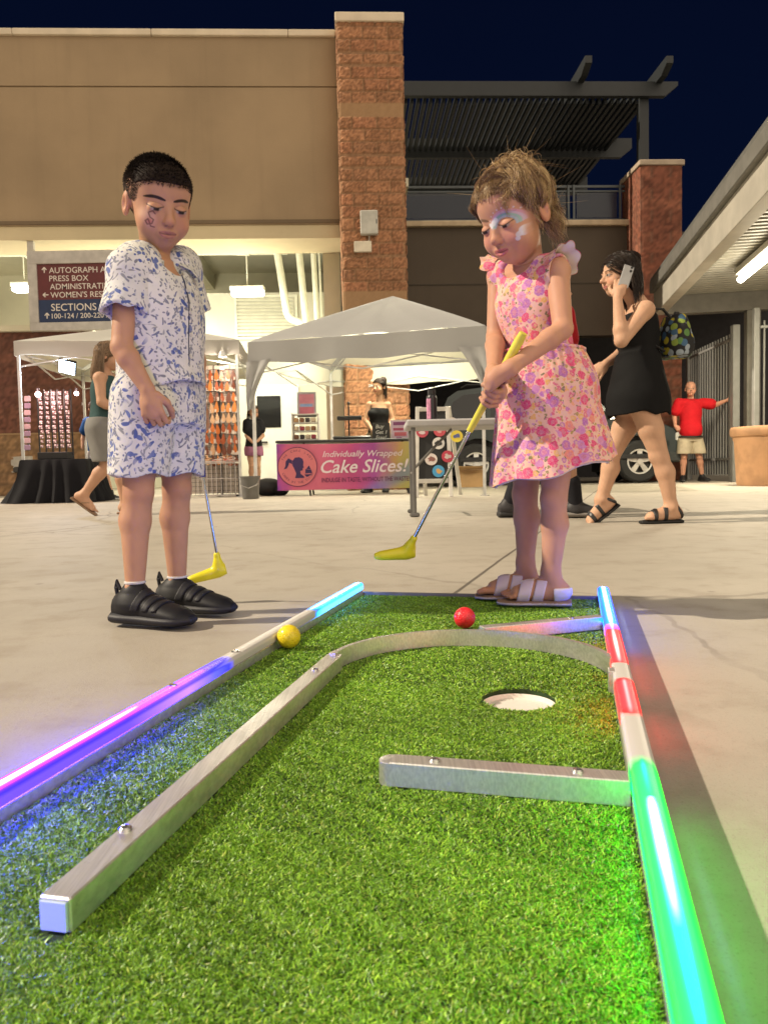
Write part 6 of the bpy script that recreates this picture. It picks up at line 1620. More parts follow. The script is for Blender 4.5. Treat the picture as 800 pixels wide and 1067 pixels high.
# ================================================================== the boy
YB = 1.79
B = lambda px, py, dy=0: P(px, py, YB+dy)
bf = nrmz((.80, -.60, 0))
Jb = dict(shr=B(134, 281, -.085), shl=B(190, 279, .085), elr=B(127, 362, -.125), ell=B(203, 362, .12), wrr=B(154, 406, -.135), wrl=B(209, 424, .12),
          hir=B(150, 413, -.05), hil=B(185, 412, .05), knr=B(144, 513, -.060), knl=B(184, 510, .045), anr=B(141, 612, -.075), anl=B(185, 606, .055))
hb = Head(P(165.5, 212.5, 1.775), (.52, -.80, -.38), (-.02, 0, 1), .191)
boy = Fig('person', 'boy in white shirt and shorts printed with blue leaves holding a yellow putter behind him', G(165, 650), Jb, bf, hb, st=.63, sl=.57, h=.0026, skin=(.46, .25, .15), handL=.118, legk=1.06,
          hands={'r': (B(161, 440, -.135)-B(154, 408, -.135), (.05, .97, -.05), (.98, -.1, 0), (.85, .95, 1.0, 1.05), .7), 'l': (B(211, 452, .11)-B(209, 424, .12), (-.6, -.8, 0), (.8, -.6, 0), (1.1, 1.15, 1.2, 1.2), .8)})
BPROF = [(0, .122, .098, 0), (.15, .134, .106, .0), (.32, .142, .110, .006), (.5, .150, .112, .006), (.72, .165, .115, .004), (.88, .158, .098, 0), (1, .105, .068, -.008)]
_bt = boy.torso
boy.torso = lambda prof=None, k=.03: _bt(BPROF, k)
def boy_face(L, mixc, sst):
    x, y, z = L.T; fr = sst(y, .02, .035)
    pts = np.array([(-.030, -.018), (-.036, -.012), (-.043, -.018), (-.040, -.027), (-.033, -.031), (-.036, -.040), (-.045, -.043), (-.049, -.036), (-.044, -.031), (-.038, -.046), (-.030, -.047)])
    d = np.full(len(x), 9.0)
    for a, b in zip(pts, pts[1:]):
        ab = b-a; t = np.clip(((x-a[0])*ab[0]+(z-a[1])*ab[1])/(ab@ab), 0, 1); d = np.minimum(d, np.hypot(x-a[0]-t*ab[0], z-a[1]-t*ab[1]))
    mixc(.5*fr*np.exp(-(np.hypot((x+.041)/.013, (z+.030)/.020))**4), (.55, .36, .33))
    mixc(.6*fr*np.exp(-(np.hypot(x+.041, z+.036)/.006)**2), (.42, .07, .06))
    mixc(.75*fr*sst(-d, -.0021, -.0009), (.10, .04, .035))
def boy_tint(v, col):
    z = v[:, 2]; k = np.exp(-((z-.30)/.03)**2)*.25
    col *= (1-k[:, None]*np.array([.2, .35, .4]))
bl_line = ((-.11, -.055, -.028, -.004, .020, .034, .046, .070, .09), (-.056, -.052, -.030, .006, .000, .006, .032, .043, .046))
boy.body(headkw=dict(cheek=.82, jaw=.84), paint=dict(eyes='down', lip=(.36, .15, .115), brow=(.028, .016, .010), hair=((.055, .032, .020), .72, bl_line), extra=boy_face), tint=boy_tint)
M_leaf = leaf_print('leaf_print_cotton')
zh, zs_ = B(168, 404)[2], B(168, 495)[2]
tq = boy.torso(k=.02)
nb_ = boy.sho
sub1 = ('sub', El(nb_+bf*.045+np.array([0, 0, .014]), (.040, .040, .052), None, .010)); sub2 = ('sub', Cn(nb_-bf*.01, nb_+np.array([0, 0, .08]), .045, .045, .008))
wrink = lambda X, Y, Z: .0022*np.sin(X*70+Z*45)*np.sin(Z*60-Y*55+1)
shirt = boy.garment('shirt', tq+[Cn(boy.hip, boy.hip-np.array([0, 0, .05]), .085, .09, .02)]+[sub1, sub2], .017, M_leaf, cut=lambda X, Y, Z: np.maximum(zh+.010*np.sin(X*40)-Z, -1)+wrink(X, Y, Z)*0, hollow=.006, it=1)
for e, inn in (('r', -1), ('l', 1)):
    a, b_ = boy.J['sh'+e], boy.J['el'+e]; d = nrmz(b_-a); end = a+(b_-a)*.56
    q = [Cn(a-d*.0+boy.left*(-inn)*.010, a+(b_-a)*.7, .040, .0475, .01), Cn(boy.sho+boy.left*inn*.05, a, .045, .040, .02)]
    sub_ = ('sub', Cn(boy.sho, boy.sho-np.array([0, 0, .10]), .06, .06, .004))
    boy.garment('sleeve', q, .006, M_leaf, cut=lambda X, Y, Z: np.maximum((X-end[0])*d[0]+(Y-end[1])*d[1]+(Z-end[2])*d[2]+.004*np.sin(X*120+Y*80), -1), hollow=.006, parent=shirt, it=1)
# camp collar
m = MB(); g_ = []
for k in range(33):
    f_ = k/32; a = R_(-160+320*f_); u_ = abs(a)/R_(160); back = lambda t: -bf*math.cos(t)+boy.left*math.sin(t)
    pi_ = nb_+back(a)*(.045+.012*u_)+np.array([0, 0, .058-.056*u_**2]); po = nb_+back(a*(.93-.05*u_))*(.073+.026*u_**2)+np.array([0, 0, .052-.082*u_**2])
    pm = (pi_+po)/2+np.array([0, 0, .007])+back(a)*.003
    g_.append([pi_-np.array([0, 0, .008]), pi_+np.array([0, 0, .002]), pm, po, po-np.array([0, 0, .003])-back(a)*.004])
m.sheet(g_); m.build('collar', M_leaf, shirt, smooth=True, fixn=False, sharp=70)
pk = [tpt_(boy, .90-.66*k/14, -.05-.012*k/14+.02*math.sin(k*.5), .0178) for k in range(15)]
m = MB(); m.tube(pk, .0013, 6); m.build('placket', mat('placket_navy', (.03, .035, .07), .8), shirt, smooth=True)
for k in range(5):
    p = tpt_(boy, .80-.145*k, -.02, .0185); m = MB(); m.lathe(p, [(.0048, 0), (.0045, .0018), (0, .002)], 12, axis=nrmz(p-(boy.hip+boy.sho)/2)*np.array([1, 1, 0]), cap=False); m.build('button', mat('button_pearl', (.6, .58, .52), .3), shirt, smooth=True)
# shorts
q = [Lo(boy.hip-np.array([0, 0, .065]), boy.hip+np.array([0, 0, .07]), boy.left, boy.left, [(0, .090, .074, 0), (.5, .091, .074, 0), (1, .084, .068, 0)], .03)]
for e in ('r', 'l'):
    a, b_ = boy.J['hi'+e], boy.J['kn'+e]; q.append(Cn(a, a+(b_-a)*1.0, .060, .055, .022)); q.append(Cn(a-bf*.012, a+(b_-a)*1.0-bf*.008, .056, .052, .02))
shorts = boy.garment('shorts', q, .006, M_leaf, cut=lambda X, Y, Z: np.maximum(zs_+.004*np.sin(X*60+Y*30)-Z, Z-(zh+.03)), hollow=.006, it=1)
sd_ = [boy.J['hir']-boy.left*.0655+np.array([0, 0, z]) for z in np.linspace(.03, zs_-boy.J['hir'][2]+.004, 8)]
m = MB(); m.tube(sd_, .0014, 5); m.build('side_seam', mat('seam_grey', (.2, .21, .24), .9), shorts)
# shoes
for e, dr, in (('r', (.93, -.36)), ('l', (.95, -.30))):
    so_ = boy.shoe(e, nrmz((*dr, 0))[:2], .198, .076, .006, (.006, .006, .008), (.016, .016, .020), hi=1.02, bands=((.40, .009), (.54, .008), (.66, .006)))
    a = boy.J['an'+e]; f_ = nrmz((*dr, 0)); hl = np.array([a[0], a[1], 0])-f_*.047
    m = MB(); m.tube([hl+np.array([0, 0, .055]), hl-f_*.006+np.array([0, 0, .085]), hl-f_*.003+np.array([0, 0, .099]), hl+f_*.006+np.array([0, 0, .080])], .007, 8, flat=.6); m.build('pull_tab', mat('tab_black', (.015, .015, .017), .7), so_, smooth=True)
    m = MB(); m.tube([a+np.array([.021*math.cos(t), .021*math.sin(t), .012]) for t in np.linspace(0, 2*math.pi, 20)], .0035, 6, cap=False); m.build('sock', mat('sock_white', (.55, .54, .52), .9), boy.t, smooth=True)
# short hair
M_bhair = vcol('short_hair_fibre', .75, spec=.12)
cap_hair(boy, .003, .0018, (.016, .010, .007), (bl_line[0], tuple(t+o for t, o in zip(bl_line[1], (.070, .066, .060, .048, .040, .032, .012, .007, .006)))), 'hair', rough=.0015, mt=M_bhair)
r = np.random.default_rng(5); Lr = scalp_roots(hb, 7500, r, bl_line, .001); paths = []; cols = []; rad = []
for L in Lr:
    n = nrmz((L-np.array([0, -.012, .028]))/np.array([.072, .090, .076])**2); topk = np.clip((L[2]-.020)/.05, 0, 1)
    ln = (.003+.008*topk)*r.uniform(.7, 1.2); d = nrmz(n*.62+np.array([-.30, .70, -.05])*topk+np.array([0, -.3, -.6])*(1-topk)+r.normal(size=3)*.22)
    p0 = L+n*.002; paths.append([hb.w(*(p0+d*ln*t+n*.000*t)) for t in (0, .5, 1)])
    c = np.array((.026, .017, .011))*(1-topk)*1.9+np.array((.013, .009, .007))*topk; cols.append(c*r.uniform(.6, 1.5)); rad.append(.0007)
strands_mesh('short_hair', paths, rad, cols, M_bhair, boy.t, 3)
putter('steel putter with yellow head hanging behind the legs of the boy', B(203, 400, .125), B(211.5, 497, .135), B(226, 578, .20), (-.93, -.2, -.22), mat('grip_blue', (.05, .05, .28), .5))

# ================================================================== the girl
YG = 1.75
Q = lambda px, py, dy=0: P(px, py, YG+dy)
gf = nrmz((-.75, -.66, 0))
Jg = dict(shl=Q(580, 283, -.070), shr=Q(520, 288, .070), ell=Q(586, 343, -.120), elr=Q(516, 352, .035), wrl=Q(531, 384, -.165), wrr=Q(514, 388, -.10),
          hil=Q(585, 398, -.04), hir=Q(556, 398, .04), knl=Q(577, 520, -.025), knr=Q(547, 516, .065), anl=Q(573, 606, -.015), anr=Q(547, 596, .075))
hg = Head(P(536, 224, 1.70), (-.68, -.565, -.47), (.03, .02, 1), .188)
C_b, C_n = P(545, 347, 1.575), P(431, 561, 1.83)               # the club: butt and neck
cl = nrmz(C_n-C_b)
girl = Fig('person', 'girl in pink flowered dress with a painted face swinging a yellow putter', P(560, 620, 1.76)*np.array([1, 1, 0])+np.array([0, 0, .02]), Jg, gf, hg, st=.575, sl=.525, h=.0026, skin=(.50, .265, .165), handL=.112, legk=1.02, feet=True)
def wrapped_hand(w, mid, L, flip=1):
    """palm to the grip, fingers closing round it"""
    fd = nrmz(mid-w); return fd
gl_c = lambda t: C_b+(C_n-C_b)*t
hL, hR = gl_c(.205), gl_c(.262)
pnL = nrmz(np.cross(cl, nrmz(hL-Jg['wrl']))); 
girl.hands = {}
GPROF = [(0, .120, .090, 0), (.15, .128, .094, .0), (.32, .124, .090, .006), (.5, .130, .095, .006), (.72, .150, .110, .004), (.88, .148, .098, 0), (1, .10, .065, -.008)]
_gt = girl.torso
girl.torso = lambda prof=None, k=.03: _gt(GPROF, k)
def grip_hand(w, c, side, L):
    """hand from wrist w whose palm lies on the club axis at c; fingers wrap about the axis"""
    to = nrmz(c-w); to = nrmz(to-cl*(to@cl)*.75); pn = nrmz(np.cross(to, cl))*side
    ww = c-to*.40*L-pn*.022
    q = [El(ww+to*.27*L, (.21*L, .28*L, .10*L), np.stack([cl, to, pn]), .05*L), Cn(w, ww+to*.12*L, .017, .018, .012)]
    for i in range(4):
        o = (.165-.11*i)*L; r_ = (.058, .058, .055, .048)[i]*L; cen = c-cl*(-1)*0+(-cl)*o*1.0
        b = ww+to*.47*L-cl*o; q.append(Cn(ww+to*.25*L-cl*o*.8, b, r_*1.1, r_, .02*L)); prev = b
        R0 = .0145+r_*.3
        for t_ in (35, 85, 140, 195):
            a = R_(t_); p = cen+(to*math.cos(R_(70)-a)*-0+0)+R0*(to*math.sin(a)*1.0-pn*math.cos(a)) if False else cen+R0*(-pn*math.cos(a)+to*math.sin(a))
            q.append(Cn(prev, p, r_, r_*.93, .008*L)); prev = p; r_ *= .96
    b = ww+to*.16*L-cl*(.17*L); tip = c+cl*.030-to*.012-pn*.016; mid = (b+tip)/2-to*.012-pn*.008+cl*.0
    q += [Cn(b, mid, .0085, .0075, .01), Cn(mid, tip, .0075, .0065, .004)]
    return q
gq = grip_hand(Jg['wrl'], hL, -1, .112)+grip_hand(Jg['wrr'], hR, -1, .110)
# feet with toes
def foot(an, fd, L, z0):
    fd = nrmz((*fd, 0)); sd = np.cross((0, 0, 1), fd); b = np.array([an[0], an[1], z0]); q = [Cn(an+np.array([0, 0, .02]), b-fd*.012*1+np.array([0, 0, .028]), .0195, .022, .015), Cn(b-fd*.025+np.array([0, 0, .021]), b+fd*.05+np.array([0, 0, .020]), .020, .0185, .012), Cn(b+fd*.02+np.array([0, 0, .032]), b+fd*.075+np.array([0, 0, .017]), .018, .0145, .012)]
    for s_ in (-1, 1): q.append(Cn(b-fd*.01+sd*s_*.006+np.array([0, 0, .018]), b+fd*.072+sd*s_*.015+np.array([0, 0, .0135]), .014, .0125, .012))
    return q, fd, sd, b
feet = {}
for e, fd, z0 in (('l', (-.95, .22), ZT+.017), ('r', (-.95, .16), ZT+.017)):
    inner = 1 if e == 'r' else -1                                  # big toe side
    q, fd3, sd, b = foot(Jg['an'+e], fd, .15, z0); gq += q
    for i in range(5):
        o = (.026-.0125*i)*inner; ln = (.108, .106, .101, .095, .088)[i]; rr = (.0078, .0062, .0060, .0056, .0052)[i]
        p1 = b+fd3*.074+sd*o*.85+np.array([0, 0, .011]); p2 = b+fd3*(ln-.01)+sd*o+np.array([0, 0, .0115]); p3 = b+fd3*ln+sd*o+np.array([0, 0, .008])
        gq += [Cn(p1, p2, rr*1.05, rr, .004), Cn(p2, p3, rr, rr*.92, .003)]
    feet[e] = (q, fd3, sd, b)
def girl_face(L, mixc, sst):
    x, y, z = L.T; fr = sst(y, .02, .04)*sst(-x, -.064, -.056)
    cx_, cz_ = .028, -.012; ra = np.hypot((x-cx_)*1.0, (z-cz_)*.92); an = np.degrees(np.arctan2(z-cz_, -(x-cx_)))        # 0 = towards the nose
    arc = sst(an, 8, 22)*(1-sst(an, 178, 198))*fr
    for rr, cc in ((.022, (.30, .48, .55)), (.0262, (.22, .50, .46)), (.0304, (.52, .44, .60)), (.0342, (.58, .30, .42))):
        mixc(.72*arc*sst(-np.abs(ra-rr), -.0030, -.0012), cc)
    for ax_, az_, rr in ((.004, .006, .0065), (-.002, .002, .0055), (.010, .0105, .006), (-.007, .0045, .004), (.052, -.034, .0062), (.058, -.026, .006), (.048, -.042, .005), (.060, -.036, .0055)):
        mixc(.88*fr*sst(-np.hypot(x-ax_, z-az_), -rr-.0008, -rr+.0012), (.62, .62, .64))
    for k in range(11):
        a = R_(20+k*15); mixc(.8*fr*sst(-np.hypot(x-(cx_-.0395*math.cos(a)), z-(cz_+.043*math.sin(a))), -.0023, -.0010), (.62, .58, .62))
    mixc(.35*fr*np.exp(-((np.abs(x)-.03)/.02)**2-((z+.03)/.014)**2), (.56, .24, .22))
def girl_tint(v, col): col[v[:, 2] < .055] *= np.array([1.0, .92, .9])
g_line = ((-.11, -.060, -.030, -.006, .012, .034, .052, .072, .09), (-.062, -.060, -.040, -.004, .000, .022, .046, .062, .068))
girl.body(extra=gq, paint=dict(eyes='down', lip=(.50, .15, .14), brow=(.10, .055, .03), browa=.8, hair=((.13, .075, .038), .92, g_line), extra=girl_face), tint=girl_tint)
M_flow = flower_print('flower_print_cotton'); M_lin = mat('white_lining', (.66, .60, .58), .8)
zw = Q(567, 366)[2]
ns = girl.sho
subs = [('sub', El(ns+gf*.035+np.array([0, 0, .022]), (.046, .046, .036), None, .010)), ('sub', Cn(ns-gf*.008, ns+np.array([0, 0, .09]), .040, .040, .006))]
for e, s_ in (('l', 1), ('r', -1)): subs.append(('sub', Cn(Jg['sh'+e]+girl.left*s_*.020+np.array([0, 0, -.004]), Jg['sh'+e]+girl.left*s_*.10, .036, .05, .006)))
bod = girl.garment('bodice', girl.torso(k=.018)+subs, .009, M_flow, cut=lambda X, Y, Z: zw-.012-Z+.0*X, hollow=0, it=1)
# gathered skirt
cw, ch = Q(566, 366, .0), Q(574, 491, .0); m = MB(); g_ = []; nph, nz = 168, 26; rs = np.random.default_rng(2); ph0 = rs.uniform(0, 6.28, 6)
def skirt_pt(f_, ph, dr=0.0, ext=0.0):
    cc = cw+(ch-cw)*f_; flare = f_**.80
    rx = .088+(.139-.088)*flare+.010*math.sin(math.pi*min(1, f_*2.2))*(f_ < .45); ry = .082+(.125-.082)*flare+.010*math.sin(math.pi*min(1, f_*2.2))*(f_ < .45)
    fold = .052*flare*(math.sin(7*ph+ph0[0]+.7*math.sin(2*ph))+.55*math.sin(12*ph+ph0[1]+f_))+.020*(1-f_)*math.sin(38*ph)*math.exp(-f_*5)
    rr = 1+fold+dr
    x, y = math.cos(ph)*rx*rr, math.sin(ph)*ry*rr
    return np.array([cc[0]+x, cc[1]+y, cc[2]+(.030*f_**2*(x/.139) + .006*f_*math.sin(5*ph+1))-ext])
for i in range(nz+1): g_.append([skirt_pt(i/nz, 2*math.pi*k/nph) for k in range(nph+1)])
m.sheet(g_); sk = m.build('skirt', M_flow, girl.t, smooth=True, fixn=False, sharp=80)
m = MB(); m.sheet([[skirt_pt(f_, 2*math.pi*k/nph, -.05, ex) for k in range(nph+1)] for f_, ex in ((.5, 0), (.8, .0), (.97, .001), (1.0, .0035))]); m.build('underskirt', M_lin, sk, smooth=True, fixn=False, sharp=80)
m = MB(); m.tube([skirt_pt(.0, 2*math.pi*k/60, .015) for k in range(61)], .004, 6, cap=False); m.build('waist_seam', M_flow, sk, smooth=True)
# shoulder ruffles
for e, s_ in (('l', 1), ('r', -1)):
    S = Jg['sh'+e]+np.array([0, 0, .004]); o = girl.left*s_; mo = MB(); mi = MB(); ga = []; gb2 = []
    for k in range(81):
        f_ = k/80; ph = R_(85-185*f_); wv_ = math.sin(math.pi*min(1, max(0, f_)))**.6
        rd = np.array([0, 0, 1])*math.cos(ph)+gf*math.sin(ph)
        p0 = S-o*.014+rd*.037; p1 = S+o*(.006+.006*wv_)+rd*(.042+.003*math.sin(ph*7)); p2 = S+o*(.010+.024*wv_+.003*math.sin(f_*27))+rd*(.042+.010*wv_+.0032*math.sin(f_*27+1.2))
        ga.append([p0, p1, p2]); gb2.append([p-rd*.0022 for p in (p0, p1, p2)])
    mo.sheet(ga); rf_ = mo.build('ruffle', M_flow, bod, smooth=True, fixn=False, sharp=80)
    mi.sheet(gb2); mi.build('ruffle_lining', M_lin, rf_, smooth=True, fixn=False, sharp=80)
# sandals
M_sand = mat('sandal_lilac', (.60, .50, .56), .45, var=.06); M_foot = mat('footbed_cork', (.26, .17, .11), .8); M_buck = mat('buckle_steel', (.6, .58, .55), .25, .9)
for e in ('l', 'r'):
    q, fd3, sd, b = feet[e]; z0 = b[2]
    spr = [(0, .020, .0075, -.0075), (.12, .028, .0080, -.0080), (.4, .026, .0080, -.0080), (.72, .035, .0078, -.0078), (.9, .031, .0075, -.0078), (1, .014, .006, -.008)]
    hb_ = b-fd3*.046; base = np.array([hb_[0], hb_[1], ZT+.003])
    v, f = solid([Lo(base, base+fd3*.166, -sd, -sd, spr, .003)], .0022)
    cc = np.where((v[:, 2] > ZT+.013)[:, None], np.array([(.25, .16, .11)]), np.array([(.50, .44, .50)]))
    s_ob = link_mesh('sandal', v, f, M_shoe, girl.t, True, cc)
    for f0, wd in ((.056, .0140), (.024, .0120)):
        cut = lambda X, Y, Z: np.maximum(np.abs((X-b[0])*fd3[0]+(Y-b[1])*fd3[1]-f0+.25*(Z-z0-.02))-wd, np.maximum(ZT+.010-Z, Z-(z0+.047)))
        v, f = solid(q, .0022, .0045, cut); link_mesh('strap', v, f, M_sand, s_ob, True)
        pt_ = b+fd3*(f0-.006)+np.array([0, 0, .040 if f0 > .04 else .050])+sd*(-.012 if e == 'l' else -.012); m = MB()
        m.tube([pt_+fd3*a_+sd*b_ for a_, b_ in ((-.008, -.007), (.008, -.007), (.008, .007), (-.008, .007), (-.008, -.007))], .0014, 6); m.build('buckle', M_buck, s_ob)
    cut = lambda X, Y, Z: np.maximum((X-b[0])*fd3[0]+(Y-b[1])*fd3[1]+.008, np.maximum(ZT+.010-Z, Z-(z0+.030)))
    v, f = solid(q, .0022, .004, cut); link_mesh('heel_cup', v, f, mat('heel_white', (.62, .58, .64), .45), s_ob, True)
# curly pinned-up hair
M_ghair = M_hair
cap_hair(girl, .0035, .0035, (.10, .058, .030), (g_line[0], tuple(t+o for t, o in zip(g_line[1], (0, 0, 0, .004, .012, .020, .026, .028, .028)))), 'hair', extra=[El(hg.w(.006, -.030, .096), np.array([.030, .032, .018]), hg.fr, .02), El(hg.w(.0, -.055, .030), np.array([.052, .040, .052]), hg.fr, .03)], rough=.010)
r = np.random.default_rng(8); paths = []; cols = []; rad = []
pal = np.array([(.16, .092, .042), (.27, .165, .076), (.42, .275, .13), (.56, .40, .21)])
nC = nrmz(np.array([.10, -.30, 1.0])); cen = np.array([0, -.012, .028]); axs = np.array([.072, .090, .076])
front_ = scalp_roots(hg, 1500, r, g_line, -.004); mk_ = hg.hairmask(front_, g_line); front_ = front_[(mk_ < .016) & (front_[:, 1] > -.01)][:150]
for Lg in list(scalp_roots(hg, 380, r, g_line, -.005))+list(front_):
    w1 = nrmz(r.normal(size=3)); p1_ = r.uniform(0, 6.28); fr1 = r.uniform(4, 13); amp = r.uniform(.0015, .0065); g1 = r.uniform(.3, 1.0); lift = r.uniform(.001, .010); tgt = nrmz(nC+r.normal(size=3)*.35); cg = pal[r.integers(4)]
    for q_ in range(26):
        d0 = nrmz(Lg-cen+r.normal(size=3)*.0045); w2 = nrmz(np.cross(w1, d0)); path = []; am2 = amp*r.uniform(.8, 1.2); of_ = r.normal(size=3)*.0022; g2 = g1*r.uniform(.85, 1.08)
        for t in np.linspace(0, 1, 16):
            dd = nrmz(d0+(tgt-d0)*t*g2); p = cen+dd*(scalp_r(hg, dd)+.0055+lift*math.sin(math.pi*min(1, t*.8+.06)))
            e_ = min(1, t*3); p = p+am2*e_*(w1*math.sin(fr1*t+p1_)+w2*math.cos(fr1*t+p1_))+of_*t; path.append(hg.w(*p))
        paths.append(path); cols.append(cg*r.uniform(.75, 1.2)); rad.append(r.uniform(.0003, .0005))
for k in range(900):                                              # loose curls of the bun
    c = np.array([.006, -.030, .098])+r.normal(size=3)*np.array([.018, .020, .009]); a_ = nrmz(r.normal(size=3)); b_ = nrmz(np.cross(a_, r.normal(size=3))); R1 = r.uniform(.006, .017); st_ = r.uniform(0, 6.28); sp_ = r.uniform(2, 6)
    paths.append([hg.w(*(c+R1*(a_*math.cos(st_+sp_*t)+b_*math.sin(st_+sp_*t))+np.cross(a_, b_)*.02*(t-.5))) for t in np.linspace(0, 1, 16)]); cols.append(pal[r.integers(4)]*r.uniform(.8, 1.3)); rad.append(r.uniform(.00035, .00055))
for k in range(90):                                               # locks at the sides and the nape, curling down
    sx = 1 if r.random() < .62 else -1; root = np.array([sx*r.uniform(.035, .064), r.uniform(-.078, -.034), r.uniform(-.035, .05)]); ln = r.uniform(.03, .085); a1 = r.uniform(0, 6.28); fq = r.uniform(4, 11); am = r.uniform(.003, .008); cg = pal[r.integers(4)]
    for q_ in range(13):
        rt = root+r.normal(size=3)*.004; of_ = r.normal(size=3)*.003; path = []; l2 = ln*r.uniform(.8, 1.1)
        for t in np.linspace(0, 1, 16): path.append(hg.w(*(rt+np.array([sx*(.006+.004*t)+am*.7*math.sin(fq*t+a1), .004*t+am*math.cos(fq*t+a1), -l2*t])+of_*t)))
        paths.append(path); cols.append(cg*r.uniform(.75, 1.25)); rad.append(r.uniform(.0003, .0005))
for k in range(14):                                               # stray curls at the temples
    sx = 1 if k % 2 else -1; root = np.array([sx*.064, r.uniform(.012, .030), r.uniform(.0, .03)]); a1 = r.uniform(0, 6.28)
    for q_ in range(4): paths.append([hg.w(*(root+r.normal(size=3)*.0006*q_+np.array([sx*(.008+.006*t)+.004*math.sin(7*t+a1), .004*math.cos(7*t+a1), -.06*t]))) for t in np.linspace(0, 1, 16)]); cols.append(pal[r.integers(1, 4)]); rad.append(.0004)
for k in range(110):                                              # flyaway wisps
    d = nrmz(r.normal(size=3)*np.array([1, .8, .8])+np.array([0, -.15, .35])); L = cen+d*axs
    if hg.hairmask(L, g_line) < .004: continue
    w1 = nrmz(r.normal(size=3)); ln = r.uniform(.012, .034); bend = r.uniform(-1, 1, 3)*.05
    paths.append([hg.w(*(L+d*.010+(d*.6+w1*.5)*ln*t+bend*t*t)) for t in np.linspace(0, 1, 16)]); cols.append(pal[r.integers(1, 4)]); rad.append(.0003)
strands_mesh('curls', paths, rad, cols, M_hair, girl.t, 3)
M_ygrip = mat('grip_yellow', (.66, .60, .06), .5, var=.08, vscale=40)
putter('steel putter with yellow grip and yellow head swung by the girl', C_b, P(489, 449, 1.575+(1.83-1.575)*.45), C_n, (-.97, -.10, -.03), M_ygrip, .098)
# ================================================================== the other people
def plain(fig, name, prims, pad, col, cut=None, parent=None, h=None, hollow=0, k=1.0): return fig.garment(name, prims, pad, M_cloth, cut, hollow, col, parent, h, 1, k)
def zof(py, Y, px=400): return P(px, py, Y)[2]
def below(z0, z1): return lambda X, Y, Z: np.maximum(z0-Z, Z-z1)+0*X+0*Y
def legs_cloth(fig, t1, r0, r1, k=.03):
    q = [Lo(fig.hip-np.array([0, 0, .06*fig.st]), fig.hip+np.array([0, 0, .16*fig.st]), fig.ul, fig.ul, np.array([(0, .165, .125, 0), (.5, .170, .122, 0), (1, .150, .108, 0)])*np.array([1, fig.st, fig.st, 1]), k)]
    for e in ('l', 'r'):
        a, b = fig.J['hi'+e], fig.J['kn'+e]; c = fig.J['an'+e]
        q.append(Cn(a, a+(b-a)*min(1, t1), r0*fig.sl, r1*fig.sl, k))
        if t1 > 1: q.append(Cn(b, b+(c-b)*(t1-1), r1*fig.sl, r1*fig.sl*.85, k))
    return q
def leg_cut(fig, t1, ztop):
    zs = [(fig.J['hi'+e]+(fig.J['kn'+e]-fig.J['hi'+e])*t1)[2] for e in 'lr']; return below(min(zs)-.0, ztop)
def sleeves(fig, t1, r0, r1, k=.02):
    q = []
    for e in ('l', 'r'): a, b = fig.J['sh'+e], fig.J['el'+e]; q.append(Cn(a, a+(b-a)*t1, r0*fig.sl, r1*fig.sl, k))
    return q
def locks(fig, n, seed, col, ln=(.15, .3), line=None, back=(-.09, -.01), fall=1.0, rad=.0016, xw=.07):
    r = np.random.default_rng(seed); hd = fig.head; k = hd.k; paths, cols, rr = [], [], []
    for i in range(n):
        a = r.uniform(-1, 1); root = np.array([xw*math.sin(a*1.5)*1.02, -.012-.085*math.cos(a*1.5)*r.uniform(.3, 1), r.uniform(-.02, .07)]); l_ = r.uniform(*ln)/k; ph = r.uniform(0, 6.28); am = r.uniform(.002, .008)
        o = nrmz(np.array([root[0], root[1]*.8, 0])); path = []
        for t in np.linspace(0, 1, 9):
            p = root+o*(.010+.012*math.sin(t*2))+np.array([am*math.sin(5*t+ph), am*math.cos(4*t+ph)-.01*t, 0]); w_ = hd.w(*p); path.append(w_-np.array([0, 0, l_*k*t*fall]))
        paths.append(path); cols.append(np.array(col)*r.uniform(.6, 1.5)); rr.append(rad)
    strands_mesh('hair_locks', paths, rr, cols, M_hair, fig.t, 4)

# ---- woman on the phone
YW = 4.45; W = lambda px, py, d=0: P(px, py, YW+d)
J = dict(shl=W(672, 323, -.150), shr=W(660, 323, .150), ell=W(647, 355, -.20), wrl=W(643, 311, -.155), elr=W(652, 366, .17), wrr=W(631, 379, .10),
         hil=W(668, 418, -.085), hir=W(663, 418, .085), knl=W(687, 476, -.09), anl=W(699, 529, -.09), knr=W(637, 474, .085), anr=W(626, 521, .09))
hw_ = Head(W(645, 286, 0), (-1, -.20, -.10), (.05, 0, 1), .225, adult=True)
ph = Fig('person', 'woman in short black dress walking left while talking on a phone held to her ear', W(664, 546)*np.array([1, 1, 0]), J, (-1, -.06, 0), hw_, st=.92, sl=.93, fem=True, h=.0062, skin=(.55, .33, .215),
         hands={'l': (W(648, 288, -.13)-W(643, 311, -.155), (.35, 1, .1), (-.9, .1, .3), (.55, .6, .65, .7), .3), 'r': (W(622, 389, .07)-W(631, 379, .10), (.3, .9, -.2), (-.6, -.3, .5), (.35, .4, .45, .5), .3)}, handL=.175)
def afoot(an, fd, L=.235, z0=.02, pitch=0):
    fd = nrmz(fd); sd = nrmz(np.cross((0, 0, 1), fd)); up = np.cross(fd, sd); b = np.array([an[0], an[1], z0]) if not pitch else an-up*.075
    q = [Cn(an, b+up*.045-fd*.02, .036, .036, .03), Cn(b-fd*.035+up*.032, b+fd*.08+up*.030, .031, .029, .02), Cn(b+fd*.03+up*.05, b+fd*.12+up*.025, .028, .022, .02)]
    for s_ in (-1, 1): q.append(Cn(b+up*.026, b+fd*.125+sd*s_*.020+up*.018, .022, .019, .02))
    for i in range(5): o = .036-.018*i; q.append(Cn(b+fd*.12+sd*o*.9+up*.014, b+fd*(.165-.006*i)+sd*o+up*.012, .0105-.0008*i, .009-.0007*i, .005))
    return q, fd, sd, up, b
